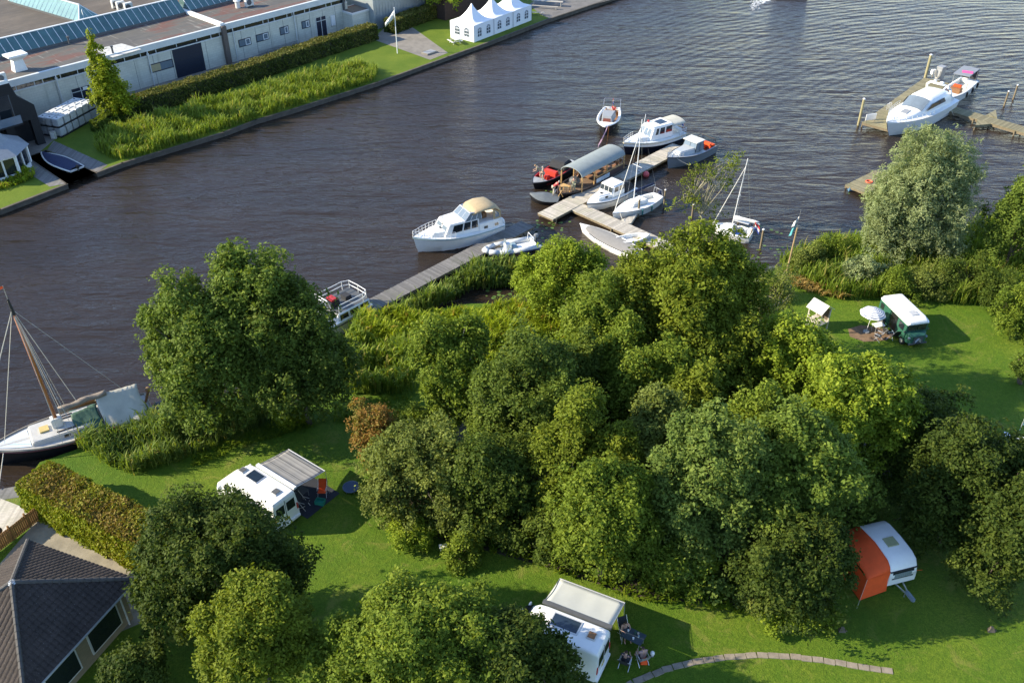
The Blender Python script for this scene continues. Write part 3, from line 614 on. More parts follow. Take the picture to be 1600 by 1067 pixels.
# bike rack and ramp box behind the hedge
t = thing('bicycle_rack', 'long low metal rack against the office wall behind the hedge', 'bicycle rack', G(437,78,ZF), fang); m = MB()
for k in range(24): m.path([(-3.2+k*.28,-.3,0),(-3.2+k*.28,-.3,.5),(-3.2+k*.28,.3,.5),(-3.2+k*.28,.3,0)],.03,4)
m.build('hoops', steel, t); MB().bx(-3.4,3.5,-.34,-.28,.03,.09).bx(-3.4,3.5,.28,.34,.03,.09).build('rail', steel, t)
t = thing('skip_box', 'grey metal ramp box by the office door behind the hedge', 'box', G(482,60,ZF), fang)
MB().frust([(-.9,-.6,0),(.9,-.6,0),(.9,.6,0),(-.9,.6,0)],[(-.9,-.2,1.0),(.9,-.2,1.0),(.9,.6,1.3),(-.9,.6,1.3)]).build('body', grey, t); MB().path([(-.9,-.3,1.0),(-.9,-.3,1.6),(.9,-.3,1.6),(.9,-.3,1.0)],.03,5).build('handrail', steel, t)
# ---------------------------------------------------------------- far vegetation
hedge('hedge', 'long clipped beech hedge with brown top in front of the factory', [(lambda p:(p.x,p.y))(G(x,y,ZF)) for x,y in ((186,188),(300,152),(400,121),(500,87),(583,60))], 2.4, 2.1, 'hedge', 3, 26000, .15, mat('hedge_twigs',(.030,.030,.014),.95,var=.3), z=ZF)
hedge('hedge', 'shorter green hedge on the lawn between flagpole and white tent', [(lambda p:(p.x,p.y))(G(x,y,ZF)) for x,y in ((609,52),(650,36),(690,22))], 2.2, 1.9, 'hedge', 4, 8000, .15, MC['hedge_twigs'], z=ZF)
hedge('hedge', 'low dark bushy hedge between the white tanks and the golden tree', [(lambda p:(p.x,p.y))(G(x,y,ZF)) for x,y in ((150,206),(175,196),(195,186))], 1.5, 1.3, 'dark', 5, 5000, .15, MC['hedge_twigs'], z=ZF, lump=.3)
rp = [G(x,y,ZF) for x,y in ((150,222),(175,208),(240,188),(300,172),(400,150),(480,122),(560,106),(590,112),(588,127),(455,170),(350,204),(230,243),(191,252),(172,248),(150,236))]
blades('reeds', 'band of tall bright green reeds along the far quay', 'reeds', scatter(rp, 45, 1, ZF), 1.6, 'reed', 2, wd=.04, lean=.35, tb=.08)
# golden tree
tree('golden_tree', 'golden green conical tree in front of the factory beside white tanks', G(180,190,ZF), [(0,0,2.4,2.2,2.0,1.8),(0,0,4.2,1.9,1.7,1.8),(.1,0,6.0,1.4,1.3,1.6),(-.1,0,7.8,.8,.8,1.3),(-.3,0,9.4,.42,.42,1.0),(1.2,0,2.8,1.2,1.2,1.3),(-1.2,.3,2.2,1.1,1.1,1.2)], 'gold', 15000, .15, 5, dens=1.3)
tree('maple_tree', 'bright green tree at the top edge behind the short hedge', G(695,28,ZF), [(0,0,3.8,2.8,2.6,1.9),(1.2,.5,4.4,2,2,1.6),(-1.4,0,3.4,1.6,1.6,1.3)], 'bright', 9000, .17, 6)
for i,(px,py,l) in enumerate(((655,10,'dark green tree at the top edge behind the silver hall'),(720,6,'dark tree behind the bright one at the top edge'))):
    tree('dark_tree', l, G(px,py,ZF), [(0,0,4,3,3,2.6),(1.5,1,5,2,2,2)], 'dark', 7000, .2, 20+i)
# flagpole with a hanging white flag
fp = G(621,84,ZF); t = thing('flagpole', 'tall white flagpole on the far lawn with a limp white flag', 'flagpole', fp)
MB().tube((0,0,0),(0,0,6.3),.07,.045,8).build('pole', white, t); MB().ell((0,0,6.35),.08).build('finial', white, t)
fl = MB(); rg_ = []
for k in range(7):
    u = k/6; rg_.append([(-1.45*u, .12*math.sin(u*9), 6.1-2.3*u*.8), (-1.45*u, .12*math.sin(u*9+.5), 6.1-2.3*u*.8-1.0+.75*u*.6)])
fl.loft(rg_, closed=False); o = fl.build('flag', mat('white_flag',(.72,.72,.70),.8,var=.04), t, smooth=True)
sm = o.modifiers.new('Solidify','SOLIDIFY'); sm.thickness = .01
t = thing('hatch_cover', 'low grey concrete hatch on the path by the quay', 'hatch', G(671,83,ZF+.02), fang); MB().bx(-1.0,1.0,-.7,.7,0,.16).build('frame', concr, t, bevel=.02); MB().bx(-.85,.85,-.55,.55,.16,.20).build('lid', grey, t)
# ---------------------------------------------------------------- pagoda tent
tp0 = G(740.7,66.9,ZF); tp1 = G(830.2,32.4,ZF); tang = math.atan2(tp1.y-tp0.y, tp1.x-tp0.x); tL = math.hypot(tp1.x-tp0.x,tp1.y-tp0.y); bw = tL/3; th_ = 2.35
tent = thing('pagoda_tent', 'white three peaked pagoda marquee with arched windows on the far bank', 'tent', tp0, tang)
pvc = mat('white_pvc', (.82,.83,.85), .45, var=.03); clear = mat('tent_window', (.10,.12,.14), .2, var=.5, scale=2)
MB().frust([(0,0,0),(tL,0,0),(tL,bw,0),(0,bw,0)],[(0,0,th_),(tL,0,th_),(tL,bw,th_),(0,bw,th_)],cap=False).build('wall', pvc, tent)
for k in range(3):
    m = MB(); rings = []; N_ = 16
    for j in range(11):
        s = j/10; hgt = th_+ (2.35)*(s**2.1); e = (1-s); rr_ = []
        for i in range(N_*4//4):
            a = i/N_*4; q = int(a); f = a-q; c4 = [(-1,-1),(1,-1),(1,1),(-1,1)]; p = c4[q]; r_ = c4[(q+1)%4]
            rr_.append((bw*k+bw/2+(p[0]*(1-f)+r_[0]*f)*bw/2*max(.02,e)*1.01, bw/2+(p[1]*(1-f)+r_[1]*f)*bw/2*max(.02,e)*1.01, hgt))
        rings.append(rr_)
    m.loft(rings); m.build('roof_peak', pvc, tent, smooth=True)
    for x in (bw*k, bw*(k+1)): MB().tube((x,-.03,0),(x,-.03,th_),.035,n=5).build('pole', alu, tent)
def arch_window(par, o, ux, nx, w_=.95, h0=.55, h1=1.45):
    # o: origin on the wall, ux: unit vector along it, nx: outward
    P_ = lambda u,z,d: (o[0]+ux[0]*u+nx[0]*d, o[1]+ux[1]*u+nx[1]*d, z)
    pts = [(-w_/2,h0),(w_/2,h0)]+[(w_/2*math.cos(a), h1+w_/2*math.sin(a)) for a in [math.pi*i/10 for i in range(11)]]
    win = MB().frust([P_(u,z,.004) for u,z in pts],[P_(u,z,.012) for u,z in pts]).build('window', clear, par)
    m = MB()
    def bar(u0,z0,u1,z1,r=.035): m.tube(P_(u0,z0,.02),P_(u1,z1,.02),r,n=4)
    bar(0,h0,0,h1+w_/2); bar(-w_/2,h1,w_/2,h1)
    for z in (h0+(h1-h0)/2,): bar(-w_/2,z,w_/2,z)
    for a in (50,130): bar(0,h1,w_/2*math.cos(R(a)),h1+w_/2*math.sin(R(a)))
    for (u0,z0),(u1,z1) in zip(pts, pts[1:]+pts[:1]): bar(u0,z0,u1,z1,.045)
    m.build('window_bar', pvc, win)
for k in range(3):
    for s in (.28,.72): arch_window(tent, (bw*(k+s),0), (1,0), (0,-1))
for s in (.3,.7): arch_window(tent, (0,bw*s), (0,-1), (-1,0))
def picnic(px,py,label,rz,s=1.0,z=ZF):
    t = thing('picnic_table', label, 'picnic table', G(px,py,z), rz)
    MB().bx(-.9,.9,-.35,.35,.70,.75).build('tabletop', offwhite, t)
    for s_ in (-1,1): MB().bx(-.9,.9,s_*.75-.13,s_*.75+.13,.42,.46).build('bench', offwhite, t)
    for x in (-.6,.6): MB().bx(x-.04,x+.04,-.85,.85,.36,.42).tube((x,-.6,0),(x,-.25,.7),.04,n=4).tube((x,.6,0),(x,.25,.7),.04,n=4).build('leg_frame', offwhite, t)
picnic(711,68,'pale picnic table on the lawn in front of the white tent', tang+1.2)
def longtable(px,py,label,rz,L_,wd,h,cat='table',name='long_table'):
    t = thing(name, label, cat, G(px,py,ZF), rz); MB().bx(-L_/2,L_/2,-wd/2,wd/2,h-.05,h).build('tabletop' if cat=='table' else 'seat', mat('bleached_timber',(.42,.39,.34),.8), t)
    for x in (-L_/2+.3, L_/2-.3): MB().bx(x-.05,x+.05,-wd/2+.03,wd/2-.03,0,h-.05).build('leg', MC['bleached_timber'], t)
longtable(855,9,'long bleached wooden table on the grey terrace beyond the tent', tang-1.15, 5.2, .7, .75)
longtable(848,14,'long low bench on the terrace beside the bleached table', tang-1.15, 5.0, .3, .45, 'bench', 'long_bench')
longtable(839,24,'short pale bench at the right end of the white tent', tang-1.0, 2.4, .4, .45, 'bench', 'short_bench')
def chair_simple(p, rz, label, m, frame, group=None, name='chair', h=.9):
    t = thing(name, label, 'chair', p, rz, group)
    MB().bx(-.24,.24,-.22,.22,.42,.46).build('seat', m, t); MB().box((-.26,0,.7),(.04,.44,h-.42),0,-.15).build('backrest', m, t)
    for x in (-.2,.2):
        for y in (-.2,.2): MB().tube((x,y,0),(x,y,.42),.018,n=5).build('leg', frame, t)
    return t
chair_simple(G(857,3,ZF), 2, 'grey chair standing at the top end of the bleached table', grey, greydk)
chair_simple(G(873,2,ZF), .5, 'grey chair standing alone on the terrace at the top edge', grey, greydk)
t = thing('dark_barn', 'dark brown barn wall behind the white tent at the top edge', 'barn', G(745,26,ZF), fang)
MB().bx(-5,6,2,8,0,4.2).build('wall', mat('brown_boards',(.045,.028,.022),.85,var=.3), t); MB().frust([(-5.3,1.7,4.2),(6.3,1.7,4.2),(6.3,8.3,4.2),(-5.3,8.3,4.2)],[(-5.3,5,6.4),(6.3,5,6.4),(6.3,5.1,6.4),(-5.3,5.1,6.4)]).build('roof', greydk, t)
# ---------------------------------------------------------------- black house, tanks, glass pavilion
hp = G(72,224,ZF); bh = thing('black_house', 'black modern house with glazed upper floor and open garage on the far left', 'house', hp, fang)
blk = mat('black_cladding', (.012,.012,.014), .7, var=.3, scale=2)
# profile (u, z) extruded to the back
prof = [(-12,3.1),(0,3.1),(0,4.6),(-1.5,6.0),(-1.9,7.6),(-12,7.6)]
MB().frust([(u,0,z) for u,z in prof],[(u,5.2,z) for u,z in prof]).build('wall', blk, bh)
MB().bx(-12,0,1.9,5.2,0,3.09).build('garage_wall', blk, bh)
for u in (-.45,-3.3,-5.6,-8.5): MB().bx(u-.45,u+.45,-.02,.7,0,3.09).build('column', blk, bh)
f = MB().bx(-7.4,-2.4,-.06,-.0,3.9,6.4).build('window', glass, bh); MB().bx(-4.9,-4.1,-.08,-.061,4.0,6.3).build('curtain', mat('pale_curtain',(.5,.55,.5),.8), f); MB().bx(-5.0,-4.9,-.1,-.061,3.9,6.4).bx(-2.45,-2.35,-.1,-.061,3.9,6.4).bx(-4.0,-3.9,-.1,-.061,3.9,6.4).build('frame', greydk, f)
bal = MB().bx(-12,-2.2,-1.3,-.061,3.3,3.5).build('balcony', blk, bh); MB().bx(-12,-2.2,-1.3,-1.26,3.5,4.4).build('glass_rail', glassl, bal)
MB().bx(-12,-1.9,0,.25,7.6,7.95).bx(-2.15,-1.9,.25,5.2,7.6,7.95).bx(-12,-2.15,4.95,5.2,7.6,7.95).build('parapet', white, bh); MB().bx(-12,-2.15,.25,4.95,7.602,7.65).build('roof', concr, bh)
acu = on = thing('air_conditioner', 'white air conditioner on the black house roof terrace', 'air conditioner', G(4,128,ZF+7.65), fang); MB().bx(-.5,.5,-.25,.25,.05,.95).build('casing', offwhite, acu, bevel=.03); MB().tube((-.1,-.26,.5),(-.1,-.29,.5),.3,n=12).build('fan_grille', greydk, acu)
# parked car in the garage
cp = hp + Vector((math.cos(fang)*-4.5, math.sin(fang)*-4.5, .0)) + Vector((-math.sin(fang),math.cos(fang),0))*.6
car = thing('parked_car', 'white hatchback parked in the open garage of the black house', 'car', cp, fang+math.pi/2)
m = MB(); rg_ = []
for x,z0,z1,wd in ((-2.0,.35,.75,.75),(-1.9,.25,.95,.85),(-1.0,.22,1.0,.88),(.6,.22,1.02,.88),(1.9,.25,.98,.85),(2.0,.35,.8,.78)): rg_.append([(x,-wd,z0),(x,wd,z0),(x,wd,z1),(x,-wd,z1)])
m.loft(rg_); m.build('body', white, car, smooth=2)
MB().frust([(-1.2,-.8,1.0),(1.8,-.8,1.0),(1.8,.8,1.0),(-1.2,.8,1.0)],[(-.5,-.62,1.5),(1.3,-.62,1.5),(1.3,.62,1.5),(-.5,.62,1.5)]).build('cabin', glass, car); MB().bx(-.45,1.25,-.6,.6,1.502,1.53).build('roof', white, car)
for x in (-1.3,1.3):
    for y in (-.82,.82): MB().tube((x,y-.1,.32),(x,y+.1,.32),.32,n=14).build('wheel', black, car)
for y in (-.6,.6): MB().box((-2.0,y,.7),(.08,.3,.14)).build('headlight', glassl, car)
# stacked liquid tanks
plas = mat('tank_plastic', (.62,.64,.64), .5, var=.06); k0 = G(97,216,ZF); k1 = G(147,188,ZF); ka = math.atan2(k1.y-k0.y,k1.x-k0.x); 
proto = thing('liquid_tank', '', 'liquid tank', (0,0,0), 0, 'caged white liquid tanks stacked by the far hedge')
MB().bx(-.5,.5,-.42,.42,.16,1.08).build('container', plas, proto, bevel=.06)
cg = MB()
for z in (.3,.55,.8,1.02): cg.path([(-.53,-.45,z),(.53,-.45,z),(.53,.45,z),(-.53,.45,z),(-.53,-.45,z)],.016,4)
for i in range(6):
    for y in (-.45,.45): cg.tube((-.53+i*.212,y,.14),(-.53+i*.212,y,1.04),.016,n=4)
    for x in (-.53,.53): cg.tube((x,-.45+i*.18,.14),(x,-.45+i*.18,1.04),.016,n=4)
cg.build('cage', steel, proto); MB().bx(-.54,.54,-.46,.46,0,.13).build('pallet', black, proto); MB().tube((0,0,1.08),(0,0,1.12),.1,n=10).build('lid', black, proto)
first = True; kst = max(1.09, math.hypot(k1.x-k0.x,k1.y-k0.y)/6)
for L_ in range(2):
    for i in range(6):
        for j in range(3):
            u = .56+i*kst; v = .48+j*.98; p = (k0.x+math.cos(ka)*u-math.sin(ka)*v, k0.y+math.sin(ka)*u+math.cos(ka)*v, ZF+L_*1.15)
            lab = '%s layer caged white tank, %s, %s' % (('bottom','top')[L_], ('riverside row','middle row','factory side row')[j], ('leftmost','second from left','third from left','third from right','second from right','rightmost by golden tree')[i])
            if first: proto.location = p; proto.rotation_euler.z = ka; proto['label'] = lab; first = False
            else: copy_tree(proto, p, ka, lab)
t = thing('meter_cabinet', 'small cream cabinet standing below the stacked white tanks', 'cabinet', G(85,217,ZF)); MB().bx(-.3,.3,-.2,.2,0,.9).build('body', cream, t, bevel=.03); MB().bx(-.22,.22,-.23,-.201,.1,.8).build('door', offwhite, t)
# glass pavilion
gz_ = G(-6,268,ZF); pv = thing('glass_pavilion', 'octagonal white framed glass pavilion with grey roof on the far left', 'pavilion', gz_); r8 = 3.6; hh = 2.3
oc = lambda r,z,n=8: [(r*math.cos(R(22.5+45*i)), r*math.sin(R(22.5+45*i)), z) for i in range(n)]
MB().frust(oc(r8-.1,.4),oc(r8-.1,hh-.05)).build('glazing', glass, pv); MB().frust(oc(r8,0),oc(r8,.5)).build('plinth', white, pv)
for i,(x,y,z) in enumerate(oc(r8,0)):
    MB().bx(x-.12,x+.12,y-.12,y+.12,.5,hh).build('post', white, pv)
    nx_,ny_,_ = oc(r8,0)[(i+1)%8]; MB().bx((x+nx_)/2-.07,(x+nx_)/2+.07,(y+ny_)/2-.07,(y+ny_)/2+.07,.5,hh).build('mullion', white, pv)
MB().frust(oc(r8+.12,hh),oc(r8+.12,hh+.25)).build('fascia', white, pv)
rf = MB(); rf.loft([oc(r8+.4,hh+.2),oc(r8*.62,hh+1.1),oc(r8*.3,hh+2.1),oc(.12,hh+3.0)]); rf.build('roof', mat('slate_grey_roof',(.24,.26,.28),.5,var=.12), pv)
fb_ = scatter([G(x,y,ZF) for x,y in ((-60,300),(0,282),(45,268),(58,275),(40,286),(0,298))], 40, 4, ZF)
blades('flower_border', 'low flowering border round the glass pavilion', 'flower border', fb_, .8, 'herb', 6, wd=.06, lean=.8)
# ---------------------------------------------------------------- people (skinned skeletons, clothes as children)
def skinned(name, V, Rr, Ed, m, parent, root=0):
    me = bpy.data.meshes.new(name); me.from_pydata([tuple(v) for v in V], Ed, []); me.materials.append(m)
    o = bpy.data.objects.new(name, me); sc.collection.objects.link(o); o.parent = parent
    md = o.modifiers.new('Skin','SKIN'); sub = o.modifiers.new('Subdivision','SUBSURF'); sub.levels = 1; sub.render_levels = 1
    if not me.skin_vertices: 
        bm = bmesh.new(); bm.from_mesh(me); bm.verts.layers.skin.verify(); bm.to_mesh(me); bm.free()
    for i, r in enumerate(Rr): me.skin_vertices[0].data[i].radius = (r[0], r[1]) if hasattr(r,'__len__') else (r, r); me.skin_vertices[0].data[i].use_root = (i == root)
    md.use_smooth_shade = True
    return o
def person(label, loc, rz, pose='stand', top=None, bottom=None, hair=None, hold=None, group='people on the boats and jetty', bare_top=False, sc_=1.0, hat=None, legs_bare=False):
    """facing +x; pose: stand, lean (bent forward), sit, recline"""
    t = thing('person', label, 'person', loc, rz, group)
    P = {}
    if pose in ('stand','lean'):
        b = .0 if pose == 'stand' else .38
        P = dict(pel=(0,0,.95), wai=(.02+b*.25,0,1.12-b*.05), che=(.03+b*.75,0,1.33-b*.25), nec=(.04+b*1.15,0,1.50-b*.42), hea=(.08+b*1.35,0,1.60-b*.46), top=(.08+b*1.5,0,1.72-b*.48),
            shL=(.02+b*1.0,.19,1.44-b*.38), elL=(.06+b*1.05,.25,1.17-b*.40), haL=(.24+b*1.25,.20,1.00-b*.30), hiL=(0,.09,.92), knL=(.05,.12,.50), anL=(0,.13,.09), toL=(.16,.15,.04),
            shR=(.02+b*1.0,-.19,1.44-b*.38), elR=(.05+b*1.05,-.26,1.17-b*.40), haR=(.22+b*1.3,-.18,1.02-b*.30), hiR=(0,-.09,.92), knR=(.02,-.12,.50), anR=(-.08,-.13,.09), toR=(.08,-.16,.04))
    else:
        b = 0 if pose == 'sit' else -.22
        P = dict(pel=(0,0,.50), wai=(-.01+b*.4,0,.68), che=(.0+b*.9,0,.90), nec=(.02+b*1.2,0,1.07), hea=(.06+b*1.25,0,1.17), top=(.06+b*1.3,0,1.29),
            shL=(.0+b,.19,1.01), elL=(.10+b*.8,.27,.76), haL=(.34+b*.3,.16,.72), hiL=(.05,.10,.49), knL=(.45,.16,.50), anL=(.46,.15,.09), toL=(.62,.17,.04),
            shR=(.0+b,-.19,1.01), elR=(.12+b*.8,-.27,.77), haR=(.36+b*.3,-.14,.75), hiR=(.05,-.10,.49), knR=(.45,-.16,.50), anR=(.40,-.15,.09), toR=(.56,-.17,.04))
    P = {k: Vector(v)*sc_ for k, v in P.items()}
    rad = dict(pel=(.15,.12), wai=(.14,.10), che=(.16,.11), nec=.055, hea=.088, top=.075, sh=.06, el=.042, ha=.030, hi=.085, kn=.058, an=.038, to=.032)
    keys = list(P); V = [P[k] for k in keys]; rr = [rad.get(k, rad.get(k[:2])) for k in keys]; ix = {k:i for i,k in enumerate(keys)}
    Ed = [(ix[a],ix[b_]) for a, b_ in (('pel','wai'),('wai','che'),('che','nec'),('nec','hea'),('hea','top'),('che','shL'),('shL','elL'),('elL','haL'),('che','shR'),('shR','elR'),('elR','haR'),('pel','hiL'),('hiL','knL'),('knL','anL'),('anL','toL'),('pel','hiR'),('hiR','knR'),('knR','anR'),('anR','toR'))]
    for s in 'LR':                                   # palm, four fingers of unequal length with one bend, thumb from the palm's side
        h = P['ha'+s]; d = (h-P['el'+s]).normalized(); sd_ = Vector((0,0,1)).cross(d).normalized()*(1 if s=='L' else -1)
        pm = h+d*.06; V.append(pm); rr.append((.032,.016)); ip = len(V)-1; Ed.append((ix['ha'+s], ip))
        for f, (o_, ln) in enumerate(((-.026,.062),(-.009,.075),(.009,.070),(.026,.055))):
            a_ = pm+d*.035+sd_*o_; k1 = a_+d*ln*.5; k2 = k1+d*ln*.35-Vector((0,0,ln*.4)); b0 = len(V); V += [a_,k1,k2]; rr += [.009,.0085,.008]; Ed += [(ip,b0),(b0,b0+1),(b0+1,b0+2)]
        b0 = len(V); V += [h+d*.035-sd_*.035, h+d*.075-sd_*.05]; rr += [.010,.009]; Ed += [(ix['ha'+s],b0),(b0,b0+1)]
    hc = P['hea']; fx = Vector((1,0,0)); V.append(hc+fx*.105*sc_+Vector((0,0,-.005))); rr.append(.014); Ed.append((ix['hea'], len(V)-1))     # nose
    skinned('body', V, rr, Ed, skin, t)
    MB().ell(hc+Vector((.080,.032,.025)),.011,6,4).ell(hc+Vector((.080,-.032,.025)),.011,6,4).build('eyes', black, t)
    MB().ell(hc+Vector((-.018,0,.055)),(.098,.090,.085),10,6).build('hair', hair or hairb, t, smooth=True)
    def cloth(name, ks, es, m, g=.018):
        VV = [P[k] for k in ks]; R_ = [tuple(x+g for x in rad[k]) if isinstance(rad.get(k),tuple) else (rad.get(k, rad.get(k[:2])) + g) for k in ks]
        kk = {k:i for i,k in enumerate(ks)}; skinned(name, VV, R_, [(kk[a],kk[b_]) for a,b_ in es], m, t)
    if top and not bare_top:
        P['muL'] = P['shL']*.3+P['elL']*.7; P['muR'] = P['shR']*.3+P['elR']*.7; rad['mu'] = .05
        cloth('shirt', ['wai','pel','che','shL','shR','muL','muR'], [('pel','wai'),('wai','che'),('che','shL'),('che','shR'),('shL','muL'),('shR','muR')], top, .022)
    if bottom:
        if legs_bare:
            for s in 'LR': P['th'+s] = P['hi'+s]*.35+P['kn'+s]*.65
            rad['th'] = .075; cloth('shorts', ['pel','hiL','hiR','thL','thR'], [('pel','hiL'),('pel','hiR'),('hiL','thL'),('hiR','thR')], bottom)
        else: cloth('trousers', ['pel','hiL','hiR','knL','knR','anL','anR'], [('pel','hiL'),('pel','hiR'),('hiL','knL'),('hiR','knR'),('knL','anL'),('knR','anR')], bottom)
    if hat: MB().tube(hc+Vector((0,0,.045)), hc+Vector((0,0,.06)), .15,.15,12).tube(hc+Vector((0,0,.06)), hc+Vector((0,0,.14)),.09,.07,12).build('hat', hat, t)
    return t
clB = mat('beige_cloth', (.50,.44,.34), .85); clO = mat('olive_cloth', (.30,.30,.20), .85); clR = mat('red_cloth', (.50,.05,.05), .8); clW = mat('white_cloth', (.70,.68,.64), .85); clK = mat('dark_cloth', (.04,.045,.06), .85); hairg = mat('grey_hair', (.45,.42,.38), .8); hairr = mat('light_hair', (.30,.19,.09), .8)
# ---------------------------------------------------------------- boat building
class Hull:
    def __init__(s, L, B, h0, h1, bow=2.0, tr=.78, flare=.82, draft=.3, rake=.06, full=.45):
        s.L,s.B,s.h0,s.h1,s.bow,s.tr,s.fl,s.dr,s.rk,s.full = L,B,h0,h1,bow,tr,flare,draft,rake,full
    def w(s, t):
        if t < s.full: return s.B/2*(s.tr+(1-s.tr)*math.sin(t/s.full*math.pi/2))
        return s.B/2*max(.02, 1-((t-s.full)/(1-s.full))**s.bow)
    def z(s, t): return s.h0+(s.h1-s.h0)*t**2.2
    def x(s, t): return (t-.5)*s.L
    def shell(s, m, par, name='hull', n=18, keelm=None):
        mb = MB(); rg_ = []
        for k in range(n+1):
            t = k/n; w_, z_, x_ = s.w(t), s.z(t), s.x(t); f = s.fl*(1-.45*t**3); dx = -s.rk*s.L*max(0,(t-.6)/.4)**2
            rg_.append([(x_,w_,z_),(x_+dx*.3,w_*(.55+.45*f)*1.0,z_*.55),(x_+dx*.8,w_*f,.0),(x_+dx,w_*f*.5,-s.dr),(x_+dx,-w_*f*.5,-s.dr),(x_+dx*.8,-w_*f,.0),(x_+dx*.3,-w_*(.55+.45*f),z_*.55),(x_,-w_,z_)])
        mb.loft(rg_, closed=False, cap=False); mb.add(rg_[0], [tuple(range(8))]); return mb.build(name, m, par, smooth=2)
    def deck(s, m, par, t0=0, t1=1, name='deck', dz=0, n=12, inset=0, camber=.05):
        mb = MB(); rg_ = []
        for k in range(n+1):
            t = t0+(t1-t0)*k/n; w_ = max(.01, s.w(t)-inset); rg_.append([(s.x(t),w_,s.z(t)+dz),(s.x(t),0,s.z(t)+dz+camber),(s.x(t),-w_,s.z(t)+dz)])
        mb.loft(rg_, closed=False, cap=False); return mb.build(name, m, par)
    def cockpit(s, m, mf, par, t0, t1, sd=.22, zf=.25, n=10, name='cockpit'):
        mb = MB(); fl = MB()
        for sg in (1,-1):
            rg_ = []
            for k in range(n+1):
                t = t0+(t1-t0)*k/n; w_ = s.w(t); wi = max(.05, w_-sd); rg_.append([(s.x(t),sg*w_,s.z(t)),(s.x(t),sg*wi,s.z(t)+.02),(s.x(t),sg*wi*.97,zf)])
            mb.loft(rg_, closed=False, cap=False)
        for t in (t0, t1): wi = max(.05, s.w(t)-sd); mb.quad((s.x(t),-wi,s.z(t)+.02),(s.x(t),wi,s.z(t)+.02),(s.x(t),wi*.97,zf),(s.x(t),-wi*.97,zf))
        rg_ = [[(s.x(t0+(t1-t0)*k/n), max(.05,s.w(t0+(t1-t0)*k/n)-sd)*.97*q, zf) for q in (1,-1)] for k in range(n+1)]
        fl.loft(rg_, closed=False, cap=False); o = mb.build(name, m, par); fl.build('floor', mf, o); return o
    def rub(s, m, par, r=.045, dz=-.02, name='rub_rail', n=20, t0=0, t1=1, off=.0):
        mb = MB()
        for sg in (1,-1): mb.path([(s.x(t0+(t1-t0)*k/n), sg*(s.w(t0+(t1-t0)*k/n)+off), s.z(t0+(t1-t0)*k/n)+dz) for k in range(n+1)], r, 5)
        if t0 == 0: mb.tube((s.x(0),-s.w(0),s.z(0)+dz),(s.x(0),s.w(0),s.z(0)+dz), r, n=5)
        return mb.build(name, m, par)
    def rail(s, m, par, t0, t1, h=.6, r=.02, n=8, name='railing', close=False, mid=True, inset=.06):
        mb = MB()
        for sg in (1,-1):
            for zz in ((h, h*.5) if mid else (h,)): mb.path([(s.x(t0+(t1-t0)*k/n), sg*max(.03,s.w(t0+(t1-t0)*k/n)-inset), s.z(t0+(t1-t0)*k/n)+zz) for k in range(n+1)], r, 5)
            for k in range(n+1): t = t0+(t1-t0)*k/n; mb.tube((s.x(t),sg*max(.03,s.w(t)-inset),s.z(t)),(s.x(t),sg*max(.03,s.w(t)-inset),s.z(t)+h), r, n=5)
        for t in ((t0,) if close=='aft' else (t1,) if close=='bow' else ()):
            for zz in (h, h*.5): mb.tube((s.x(t),-s.w(t)+inset,s.z(t)+zz),(s.x(t),s.w(t)-inset,s.z(t)+zz), r, n=5)
        if t1 == 1.0: mb.tube((s.x(1),-.03,s.z(1)+h),(s.x(1),.03,s.z(1)+h), r, n=5)
        return mb.build(name, m, par)
def box8(x0,x1,w0,w1,z0,z1,rf=0,rb=0,ti=.1):
    """cabin frustum: bottom half widths w0 (aft) w1 (fore); raked front rf, back rb, side tumblehome ti"""
    bot = [(x0,-w0,z0),(x1,-w1,z0),(x1,w1,z0),(x0,w0,z0)]; top = [(x0+rb,-w0+ti,z1),(x1-rf,-w1+ti,z1),(x1-rf,w1-ti,z1),(x0+rb,w0-ti,z1)]
    q = dict(stbd=(bot[0],bot[1],top[1],top[0]), front=(bot[1],bot[2],top[2],top[1]), port=(bot[2],bot[3],top[3],top[2]), aft=(bot[3],bot[0],top[0],top[3]), top=(top[0],top[1],top[2],top[3]))
    return bot, top, q
def cabin(par, m, x0,x1,w0,w1,z0,z1,rf=0,rb=0,ti=.1,bevel=.06,name='cabin'):
    bot, top, q = box8(x0,x1,w0,w1,z0,z1,rf,rb,ti); o = MB().frust(bot, top).build(name, m, par, bevel=bevel, smooth=2); return o, q
def wins(par, q, spans, v0=.35, v1=.85, m=glass, name='window', th=.015):
    for a in spans: MB().panel(q, a[0], a[1], v0 if len(a)<3 else a[2], v1 if len(a)<3 else a[3], th).build(name, m, par)
def fender(par, x, y, z, m=navy, r=.11, h=.5): MB().tube((x,y,z-h/2),(x,y,z+h/2), r, n=8).ell((x,y,z+h/2),r,8,4).ell((x,y,z-h/2),r,8,4).build('fender', m, par)
def boat_at(bow, stern, z=1.0):
    a = G(bow[0],bow[1],z); c_ = G(stern[0],stern[1],z); d = a-c_; mid = (a+c_)/2
    return Vector((mid.x,mid.y,0)), math.atan2(d.y,d.x), math.hypot(d.x,d.y)
def outboard(par, x, z=.7, m=black, y=0):
    o = MB().box((x-.15,y,z+.35),(.42,.30,.40)).build('outboard_motor', m, par, bevel=.08); MB().box((x-.15,y,z-.15),(.14,.10,.75)).box((x-.2,y,z-.55),(.3,.06,.2)).build('motor_leg', greydk, o)
def arcroof(par, m, x0,x1,w0,zs,rise,th=.04,name='roof',n=10, x1top=None):
    mb = MB(); a = [(math.cos(math.pi*k/n)*w0, zs+math.sin(math.pi*k/n)*rise) for k in range(n+1)]
    out = a + [(y*.97, z-th) for y, z in a[::-1]]
    mb.frust([(x0,y,z) for y,z in out],[(x1,y,z) for y,z in out]); return mb.build(name, m, par, smooth=2)

